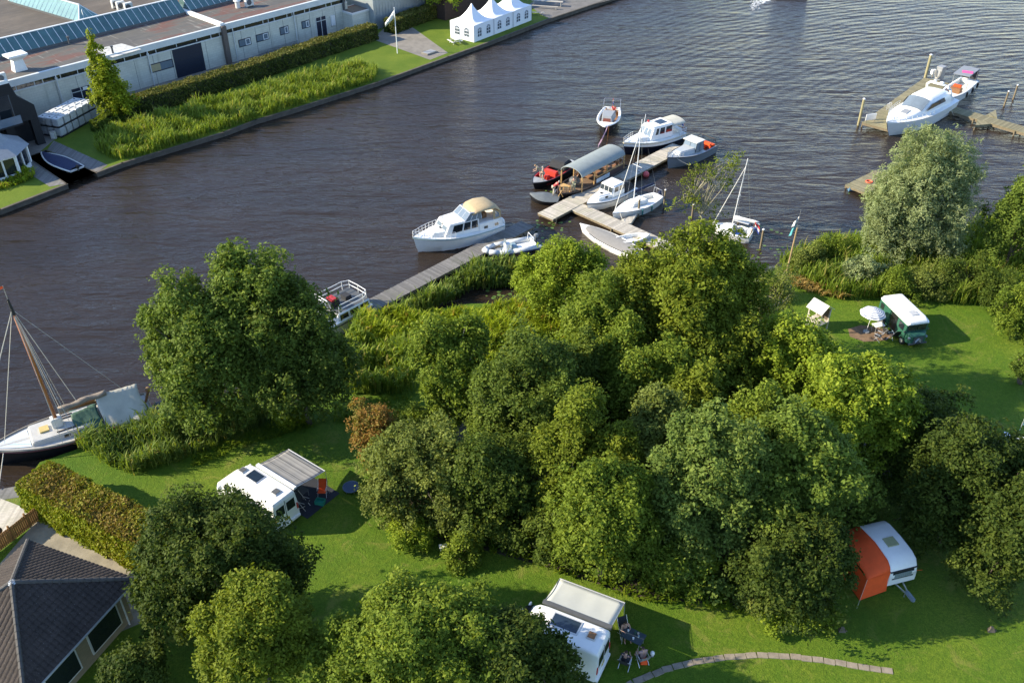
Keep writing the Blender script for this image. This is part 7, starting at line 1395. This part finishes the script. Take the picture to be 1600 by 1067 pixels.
# ---------------------------------------------------------------- near trees and thickets
TR = 'trees in the thicket between the pitches'
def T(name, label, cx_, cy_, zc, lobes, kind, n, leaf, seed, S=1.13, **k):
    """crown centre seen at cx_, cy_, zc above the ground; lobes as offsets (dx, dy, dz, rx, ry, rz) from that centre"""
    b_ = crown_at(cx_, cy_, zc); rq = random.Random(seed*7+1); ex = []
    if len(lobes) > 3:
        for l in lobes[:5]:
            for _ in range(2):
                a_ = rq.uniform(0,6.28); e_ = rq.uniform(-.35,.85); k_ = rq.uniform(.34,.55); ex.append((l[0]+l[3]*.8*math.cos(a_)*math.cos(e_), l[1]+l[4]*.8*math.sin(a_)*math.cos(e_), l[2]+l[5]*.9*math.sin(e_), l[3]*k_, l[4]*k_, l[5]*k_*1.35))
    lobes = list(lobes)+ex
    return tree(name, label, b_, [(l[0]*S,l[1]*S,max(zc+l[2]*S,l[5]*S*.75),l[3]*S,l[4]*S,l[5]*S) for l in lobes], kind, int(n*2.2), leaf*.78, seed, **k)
T('ash_tree','light green ash with ragged left side leaning over the moored barge',318,568,6.0,[(0,0,0,2.6,2.6,3.2),(-1.6,.3,2.2,1.5,1.5,1.8),(-.6,0,3.9,1.5,1.5,1.7),(-1.9,0,-.6,1.5,1.4,1.6),(1.3,0,1.6,2.2,2,2.6),(-.3,-.5,-3.2,2.6,1.8,1.9),(-2.9,0,.9,.9,.9,.9),(-2.6,.2,3.2,.8,.8,.9)],'ash',26000,.15,1,S=1.06,clump=.27,dens=1.4)
T('ash_tree','tall full ash tree in the middle of the shore group',402,528,7.0,[(0,0,0,3.0,2.8,3.6),(.2,0,3.4,2.3,2.2,2.1),(-.9,0,4.2,1.4,1.4,1.5),(1.2,0,-2.0,2.2,2.0,2.6),(-1.6,-.3,-1.6,1.9,1.8,2.4)],'ash',26000,.15,2,S=1.06,clump=.26,dens=1.4)
T('dark_tree','dark dense tree on the right of the shore group hiding a boat',466,558,6.0,[(0,0,0,3.0,2.8,3.2),(-.2,0,2.6,2.3,2.1,1.9),(-1.2,0,-2.2,2.6,2.2,2.2),(1.2,-.3,-1.6,2.1,2,2.3),(-.8,.5,3.7,1.6,1.5,1.4)],'dark',26000,.15,3,S=1.06,clump=.27,dens=1.3)
T('shrub','grey green bushy willow rounded over the lawn edge',668,760,2.8,[(0,0,0,2.7,2.2,2.3),(-1.2,.4,1.0,2.0,1.8,1.9),(.9,0,1.4,2.0,1.8,1.8),(-1.8,-.4,-.8,1.5,1.4,1.5),(1.6,-.4,-.8,2.1,1.6,1.8)],'greyg',26000,.12,4,clump=.24,dens=1.5,cat='shrub')
T('rowan_shrub','rusty orange tinged shrub at the left end of the thicket',592,698,2.5,[(0,0,0,1.1,1.2,1.6),(-.4,.2,1.1,.8,.8,.9),(.4,-.1,-1.0,.9,.9,1.2)],'rust',9000,.11,5,S=1.4,clump=.3,dens=1.5,cat='shrub')
T('slender_tree','slender pale yellow green tree with visible stems on the left of the thicket',703,595,6.0,[(0,0,0,1.6,1.5,2.2),(-.7,0,2.4,1.3,1.2,1.5),(.9,0,1.6,1.3,1.2,1.6),(.4,-.2,-2.4,1.4,1.2,1.7),(1.2,.2,3.6,.9,.9,1.1),(-.9,0,-.9,1.0,.9,1.2)],'mid',17000,.14,6,S=1.0,clump=.3,dens=1.6,bk=barkl,group=TR)
T('dark_tree','dark green round topped tree near the centre of the thicket',822,640,5.6,[(0,0,0,2.4,2.2,2.8),(.3,0,2.6,2.0,1.9,1.9),(-1.2,0,1.3,1.5,1.4,1.6),(.2,-.3,-2.8,2.3,2.0,2.2)],'dark',21000,.13,7,clump=.25,dens=1.5,group=TR)
T('dark_tree','low dark tree below the round topped one at the shady foot of the thicket',768,770,3.2,[(0,0,0,2.2,1.9,2.3),(1.0,0,-.8,1.8,1.6,1.8),(-.9,-.2,.9,1.5,1.4,1.5)],'dark',15000,.13,8,clump=.27,dens=1.4,group=TR)
T('hawthorn_tree','olive green pointed tree in the lower middle of the thicket',892,730,5.0,[(0,0,0,1.5,1.5,2.3),(.5,0,2.5,1.2,1.2,1.6),(-.9,-.2,-1.2,1.4,1.3,1.7),(-.3,-.3,-2.9,1.7,1.4,1.5),(.8,0,3.8,.7,.7,.9)],'olive',16000,.13,9,clump=.3,dens=1.6,group=TR)
T('alder_tree','fine leaved light green tree at the water edge beside the cross jetty',872,438,4.0,[(0,0,0,2.7,2.4,2.2),(1.6,.2,.8,1.9,1.8,1.7),(-1.7,0,-.7,1.9,1.8,1.8),(.3,-.4,-1.8,2.3,2.0,1.9),(.2,0,1.7,1.5,1.4,1.2)],'bright',19000,.13,10,S=1.02,clump=.25,dens=1.5,group=TR)
T('maple_tree','large olive green maple crown towering over the thicket',1063,498,7.4,[(0,0,0,3.9,3.6,4.1),(.3,0,3.4,3.0,2.8,2.2),(-2.0,0,1.2,2.5,2.3,2.6),(2.4,0,.4,2.5,2.3,3.3),(-.6,-.6,-3.4,3.2,2.6,2.8),(2.2,0,2.9,1.9,1.8,1.7)],'olive',46000,.15,11,S=1.08,clump=.20,dens=1.5,group=TR)
T('maple_tree','mid green tree on the left shoulder of the large maple',925,540,5.6,[(0,0,0,2.2,2.1,3.0),(.5,0,2.6,1.7,1.6,1.7),(-.7,-.3,-2.4,1.9,1.7,2.0),(.8,-.4,-1.5,1.7,1.6,2.2)],'mid',20000,.14,12,clump=.27,dens=1.5,group=TR)
T('maple_tree','mid green tree filling the middle below the large maple',1020,625,5.0,[(0,0,0,2.3,2.1,2.6),(1.3,0,.5,1.9,1.8,2.2),(-1.3,-.2,-1.2,1.8,1.6,2.2),(2.4,0,-.4,1.8,1.6,2.3)],'mid',20000,.14,13,clump=.26,dens=1.5,group=TR)
T('maple_tree','olive tinted bushy tree between the large maple and the bright green ash',1128,588,5.0,[(0,0,0,2.1,2.0,2.5),(-.8,0,1.4,1.5,1.4,1.5),(.9,-.3,-1.6,1.8,1.6,1.9)],'olive',16000,.14,14,clump=.3,dens=1.6,group=TR)
T('sparse_tree','thin bare branched tree with feathery tips right of the large maple',1196,478,4.6,[(0,0,0,1.3,1.2,2.0),(.7,0,1.2,.9,.9,1.3),(-.8,0,-.4,.9,.9,1.4)],'greyg',3200,.10,15,clump=.3,dens=2,bk=barkl,limbs=70,trunk_r=.16,group=TR)
T('bright_ash','bright yellow green ash beside the small playhouse',1236,592,5.0,[(0,0,0,2.1,2.0,2.3),(-.6,.2,1.9,1.7,1.6,1.5),(1.1,0,.7,1.5,1.5,1.7),(-.9,-.3,-2.0,1.9,1.7,1.9),(1.4,-.2,-1.2,1.5,1.4,1.7)],'bright',21000,.15,16,clump=.27,dens=1.6,group=TR)
T('bright_ash','brightest yellow green ash leaning over the shaded lawn on the right',1335,655,5.8,[(0,0,0,2.2,2.0,2.5),(1.1,0,1.2,1.7,1.6,1.7),(-1.3,.2,1.4,1.7,1.6,1.6),(.9,-.2,-2.0,1.8,1.6,1.9),(1.7,0,-.5,1.3,1.3,1.5),(.2,0,2.5,1.5,1.4,1.2)],'bright',24000,.15,17,clump=.26,dens=1.7,group=TR)
T('walnut_tree','blue green feathery tree at the lower front of the thicket',1108,765,6.4,[(0,0,0,2.3,2.2,2.6),(-.1,0,2.4,1.9,1.8,1.7),(-1.5,-.2,-1.1,1.6,1.5,2.0),(1.1,0,-.6,1.5,1.5,2.3),(-.4,-.6,-3.2,2.3,1.7,2.0),(-2.0,-.2,-2.8,1.3,1.1,1.4)],'bluish',30000,.14,18,clump=.22,dens=1.9,group=TR)
T('walnut_tree','lush mid green tree just left of the orange awning',1240,755,6.4,[(0,0,0,2.3,2.1,2.4),(-.3,0,2.1,1.8,1.7,1.7),(1.4,0,-.6,1.5,1.4,1.7),(-1.3,0,-1.2,1.4,1.4,1.9),(.4,0,-2.4,1.9,1.6,1.5),(1.5,.2,1.2,1.3,1.2,1.3)],'ash',26000,.15,19,clump=.25,dens=1.8,group=TR)
T('walnut_tree','narrow grey green tree between the olive and the blue green trees',1022,705,5.6,[(0,0,0,1.6,1.5,2.2),(.1,0,2.1,1.1,1.1,1.4),(-.3,-.2,-2.2,1.6,1.4,1.6)],'greyg',14000,.13,20,clump=.27,dens=1.8,group=TR)
T('hazel_tree','bushy green tree overhanging the lower campervan awning',945,830,4.2,[(0,0,0,2.2,1.9,2.3),(.5,0,1.8,1.5,1.4,1.5),(-1.0,0,-.9,1.4,1.3,1.5),(1.1,-.2,-1.1,1.4,1.3,1.5),(-.3,0,2.9,1.0,1.0,1.1)],'mid',20000,.13,21,clump=.27,dens=1.7,group=TR)
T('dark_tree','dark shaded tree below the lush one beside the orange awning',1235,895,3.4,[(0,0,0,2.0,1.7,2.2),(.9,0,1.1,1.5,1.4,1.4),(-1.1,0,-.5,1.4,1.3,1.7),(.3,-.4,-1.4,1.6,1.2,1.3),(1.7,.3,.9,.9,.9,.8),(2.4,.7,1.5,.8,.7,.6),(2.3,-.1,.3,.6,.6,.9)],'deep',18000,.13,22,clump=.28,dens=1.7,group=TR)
# far right group behind the caravan; the dark trees' leaf colour carries the shade
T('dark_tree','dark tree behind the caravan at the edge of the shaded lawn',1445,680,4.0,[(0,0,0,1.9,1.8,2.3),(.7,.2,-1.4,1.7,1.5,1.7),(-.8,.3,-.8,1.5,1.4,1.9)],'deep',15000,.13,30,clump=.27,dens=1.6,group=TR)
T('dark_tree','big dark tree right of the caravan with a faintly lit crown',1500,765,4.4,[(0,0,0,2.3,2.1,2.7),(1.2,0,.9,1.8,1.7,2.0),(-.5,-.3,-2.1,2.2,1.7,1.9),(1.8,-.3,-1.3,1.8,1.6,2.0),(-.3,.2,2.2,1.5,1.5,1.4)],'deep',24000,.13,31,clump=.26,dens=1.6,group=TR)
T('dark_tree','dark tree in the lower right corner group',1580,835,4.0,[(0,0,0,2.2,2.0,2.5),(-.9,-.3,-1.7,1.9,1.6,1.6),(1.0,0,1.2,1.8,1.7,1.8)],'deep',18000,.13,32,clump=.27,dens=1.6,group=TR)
T('bright_tree','yellow green tree cut by the right edge above the dark group',1606,765,4.6,[(0,0,0,1.3,1.4,2.1),(.5,0,1.6,1.1,1.1,1.3),(-.3,-.2,-1.7,1.1,1.1,1.4)],'olive',11000,.14,33,clump=.28,dens=1.6)
T('shrub','green shrub on the right edge beside the sunny lawn',1590,490,1.9,[(0,0,0,1.5,1.4,1.6),(.9,.4,.6,1.3,1.3,1.4),(.6,-.5,-.9,1.2,1,1)],'mid',9000,.13,34,cat='shrub')
T('shrub','small green shrub on the right edge lower down the lawn',1603,578,1.3,[(0,0,0,.9,.9,1.1),(.8,.2,.3,1.0,1.0,1.2)],'ash',5000,.12,35,cat='shrub')
T('willow_tree','silvery willow with wispy crown standing on the shore at the right',1440,320,5.4,[(0,0,0,3.4,3.0,3.4),(-.9,0,3.6,1.9,1.8,1.9),(1.6,0,2.9,2.0,1.9,2.1),(-2.4,-.2,-1.2,1.9,1.8,2.2),(2.1,0,-.6,2.1,2.0,2.6),(-.3,-.5,-3.1,3.6,2.4,2.0),(-2.8,-.6,-3.0,1.8,1.5,1.8),(2.8,-.3,-2.6,1.6,1.4,1.9),(-3.2,0,-.2,1.2,1.1,1.4),(-2.1,0,1.3,1.5,1.4,1.7),(2.9,0,2.5,1.0,1.0,1.1),(.2,.2,4.3,1.0,1.0,1.0)],'willow',50000,.17,36,clump=.23,dens=1.5,aspect=.25,bk=barkl,cat='tree')
T('dark_tree','dark green tree behind the willow at the right edge',1590,360,4.2,[(0,0,0,2.3,2.2,3.0),(-.4,0,2.1,1.5,1.4,1.5),(1.4,0,1.3,2.0,1.8,2.0)],'ash',15000,.15,37)
T('sparse_tree','thin sparse tree growing up over the water in front of the cross jetty',1108,300,3.4,[(-1.9,.2,.2,.9,.7,.7),(-.9,0,-.9,.9,.7,.8),(1.2,0,2.4,1.1,.8,.5),(.2,0,1.8,.9,.8,.6),(1.0,.1,.5,.9,.7,.6),(2.0,.1,3.1,.8,.6,.4),(-1.4,.2,1.7,.9,.7,.5),(-2.3,.1,-1.3,.7,.6,.6),(.4,0,-2.0,1.0,.7,.8)],'olive',1500,.12,38,clump=.34,dens=2.2,bk=barkl,limbs=60,trunk_r=.13)
# foreground trees
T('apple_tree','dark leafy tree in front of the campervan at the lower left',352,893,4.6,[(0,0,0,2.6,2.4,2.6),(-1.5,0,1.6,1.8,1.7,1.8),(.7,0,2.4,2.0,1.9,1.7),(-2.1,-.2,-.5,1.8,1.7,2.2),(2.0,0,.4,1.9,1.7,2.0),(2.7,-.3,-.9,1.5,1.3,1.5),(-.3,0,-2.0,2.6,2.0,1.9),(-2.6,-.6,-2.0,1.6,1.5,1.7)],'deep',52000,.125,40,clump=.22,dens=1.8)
T('apple_tree','lighter yellow green tree at the bottom left centre',403,985,5.0,[(0,0,0,1.9,1.8,2.0),(-.9,0,-.8,1.6,1.5,1.7),(.6,.2,1.3,1.3,1.2,1.2),(1.2,-.2,-.8,1.4,1.4,1.6),(-1.3,0,.4,1.1,1.1,1.1)],'olive',25000,.12,41,clump=.25,dens=2)
T('oak_tree','broad green tree with bright shoots at the bottom centre',655,1030,4.6,[(0,0,0,2.8,2.3,2.4),(-1.9,0,-.5,2.1,1.9,2.0),(1.7,.1,.2,2.3,2.0,2.2),(-.3,.2,1.5,1.9,1.7,1.4),(-3.3,-.3,-1.6,1.7,1.5,1.6),(3.0,-.1,-.6,1.9,1.7,2.0),(1.4,.4,1.9,1.4,1.3,1.0)],'mid',56000,.125,42,clump=.2,dens=2)
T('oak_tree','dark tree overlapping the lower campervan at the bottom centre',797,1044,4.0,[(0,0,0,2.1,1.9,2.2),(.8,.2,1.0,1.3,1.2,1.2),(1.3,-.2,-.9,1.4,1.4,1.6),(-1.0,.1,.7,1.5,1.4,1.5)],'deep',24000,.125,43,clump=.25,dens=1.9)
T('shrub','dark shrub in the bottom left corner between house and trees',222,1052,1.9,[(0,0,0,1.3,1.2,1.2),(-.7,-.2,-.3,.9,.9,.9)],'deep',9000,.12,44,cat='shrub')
# shrubs at the thicket's foot
for i,(x,y,r_,k_,l) in enumerate(((640,840,.75,'bright','low bright shrub at the foot of the grey green willow'),(720,862,.8,'mid','low shrub behind the grey utility box'),(1215,960,.7,'bright','pale low shrub on the grass left of the caravan lawn'),(1270,975,.7,'mid','low shrub near the end of the paving stones'),(1180,935,.6,'greyg','grey green seedling bush under the blue green tree'),(446,655,.7,'gold','small yellow green bush under the shore trees'),(1265,870,.55,'greyg','small pale grey bush in deep shade left of the awning'))):
    T('shrub', l, x, y, r_*.8, [(0,0,0,r_*1.3,r_,r_),(r_,.1,-.1,r_*.8,r_*.8,r_*.7)], k_, 3200, .11, 50+i, cat='shrub', trunk_r=.05)

for i,(x,y,r_,k_,l) in enumerate(((1262,412,1.0,'greyg','grey green bush in the reeds just right of the wooden flagpole'),(1300,398,1.2,'mid','rounded bush in the reeds at the water left of the willow'),(1345,430,1.1,'willow','pale bush at the left foot of the willow'),(1400,452,1.0,'mid','leafy bush below the willow behind the green van'),(1450,448,1.2,'greyg','grey green bush at the right foot of the willow'),(1510,440,1.4,'dark','dark bush between the willow and the right edge tree'),(1560,458,1.3,'dark','dark bush at the end of the reed bed on the right'),(1208,455,.9,'greyg','pale bush at the foot of the thin sparse tree by the flagpole'))):
    T('shrub', l, x, y, r_*.8, [(0,0,0,r_*1.2,r_,r_),(r_*.8,.1,-.1,r_*.8,r_*.7,r_*.7),(-r_*.7,0,.1,r_*.7,r_*.7,r_*.8)], k_, 3600, .11, 70+i, cat='shrub', trunk_r=.05)
for i,(x,y,r_,k_,l) in enumerate(((1180,560,1.6,'mid','mid green bush at the right foot of the large maple'),(1170,670,1.8,'mid','leafy bush in the middle of the thicket behind the blue green tree'),(950,690,1.7,'dark','dark bush wedged in the centre of the thicket'),(880,850,1.5,'dark','dark bush at the shady front edge of the thicket'),(1060,900,1.3,'mid','low leafy bush at the thicket front above the paving stones'),(1300,790,1.7,'ash','leafy bush above the orange awning'),(640,690,1.3,'mid','mid green bush between the rusty shrub and the slender tree'),(1395,745,1.6,'dark','dark bush right above the vintage caravan'))):
    T('understory_bush', l, x, y, r_, [(0,0,0,r_*1.2,r_,r_*1.2),(r_*.7,.1,.4,r_*.8,r_*.7,r_*.9),(-r_*.7,0,-.1,r_*.8,r_*.7,r_*.9)], k_, 5600, .13, 90+i, cat='bush', trunk_r=.06, group=TR)
for i,(x,y,zc_,k_,s_,l) in enumerate(((965,590,5.6,'mid',1.0,'upright mid green tree on the left slope below the large maple'),(868,668,5.2,'ash',.95,'upright green tree between the dark round one and the olive pointed one'),(1078,655,5.4,'olive',1.0,'upright olive green tree above the blue green feathery tree'),(1165,705,5.4,'mid',1.0,'upright tree squeezed between the blue green and the lush green trees'),(952,748,4.8,'olive',.9,'upright yellowish tree behind the tree overhanging the lower awning'),(770,650,5.0,'ash',.95,'upright green tree right of the slender pale tree'),(1290,720,4.6,'bright',.8,'upright bright green tree below the brightest ash'),(905,610,5.4,'dark',.9,'upright dark green tree at the back of the thicket centre'))):
    T('upright_tree', l, x, y, zc_, [(0,0,0,1.35,1.25,2.6),(.4,0,2.5,.85,.85,1.7),(-.5,.1,1.5,.8,.8,1.5),(-.3,0,-2.4,1.5,1.2,1.8)], k_, 11000, .13, 110+i, S=s_, clump=.32, dens=1.7, group=TR)
# undergrowth, reeds
def gp(pxs, z=ZL): return [G(x,y,z) for x,y in pxs]
uh = gp(((560,500),(650,500),(735,492),(822,490),(850,470),(900,500),(930,560),(860,600),(700,560),(640,560),(560,545)))
blades('willowherb_thicket', 'thicket of bright yellow green willowherb behind the jetty', 'undergrowth', scatter(uh, 48, 11, ZL), 1.45, 'herb', 12, wd=.042, lean=.42, perstalk=8)
blades('reed_bed', 'dark reeds on the bank between shore trees and lawn', 'reeds', scatter(gp(((535,560),(560,510),(575,540),(650,560),(650,618),(540,618))), 45, 13, ZL), 2.0, 'reed', 14, wd=.05, lean=.35)
blades('reed_bed', 'blue green reeds growing beside the long jetty and inflatable boat', 'reeds', scatter(gp(((600,503),(650,478),(700,446),(760,418),(838,418),(842,436),(815,443),(740,447),(712,462),(650,498))), 55, 15, .0, False), 1.9, 'reedb', 16, wd=.05, lean=.35)
blades('reed_bed', 'long reed bed along the right shore behind the green van', 'reeds', scatter(gp(((1215,420),(1240,398),(1292,385),(1335,376),(1400,384),(1500,372),(1570,338),(1640,320),(1640,480),(1500,478),(1440,470),(1330,470),(1300,468),(1250,440))), 50, 17, ZL), 1.9, 'reed', 18, wd=.036, lean=.3)
blades('reed_bed', 'reeds along the shore between the barge and the lawn', 'reeds', scatter(gp(((120,702),(205,670),(260,642),(340,628),(440,648),(400,672),(330,705),(260,730),(210,745),(165,728))), 70, 19, ZL), 1.7, 'reedb', 20, wd=.035, lean=.35)
blades('dry_grass', 'patch of dry straw coloured grass by the wooden flagpole', 'grass', scatter(gp(((1225,425),(1262,420),(1275,440),(1330,462),(1310,470),(1240,452))), 40, 21, ZL), .9, 'straw', 22, wd=.05, lean=.8)
blades('rough_grass', 'rough tall grass at the edges under the trees', 'grass', scatter(gp(((300,712),(430,662),(520,640),(640,622),(650,640),(500,665),(380,700),(300,735))), 30, 23, ZL), .5, 'grassb', 24, wd=.04, lean=.9)
blades('rough_grass', 'scrubby ground cover under the thicket', 'ground cover', scatter(gp(((590,800),(700,850),(830,880),(1000,940),(1160,960),(1300,980),(1300,900),(1000,850),(760,780))), 26, 25, ZL), .6, 'grassb', 26, wd=.05, lean=.9)
tag(MB().quad(*[(p.x,p.y,ZL+.004) for p in gp(((620,690),(590,790),(660,835),(760,860),(870,890),(1000,935),(1150,945),(1290,960),(1310,900),(1330,800),(1420,720),(1330,620),(1180,500),(980,540),(700,600)))]).build('woodland_floor', soil), kind='structure')
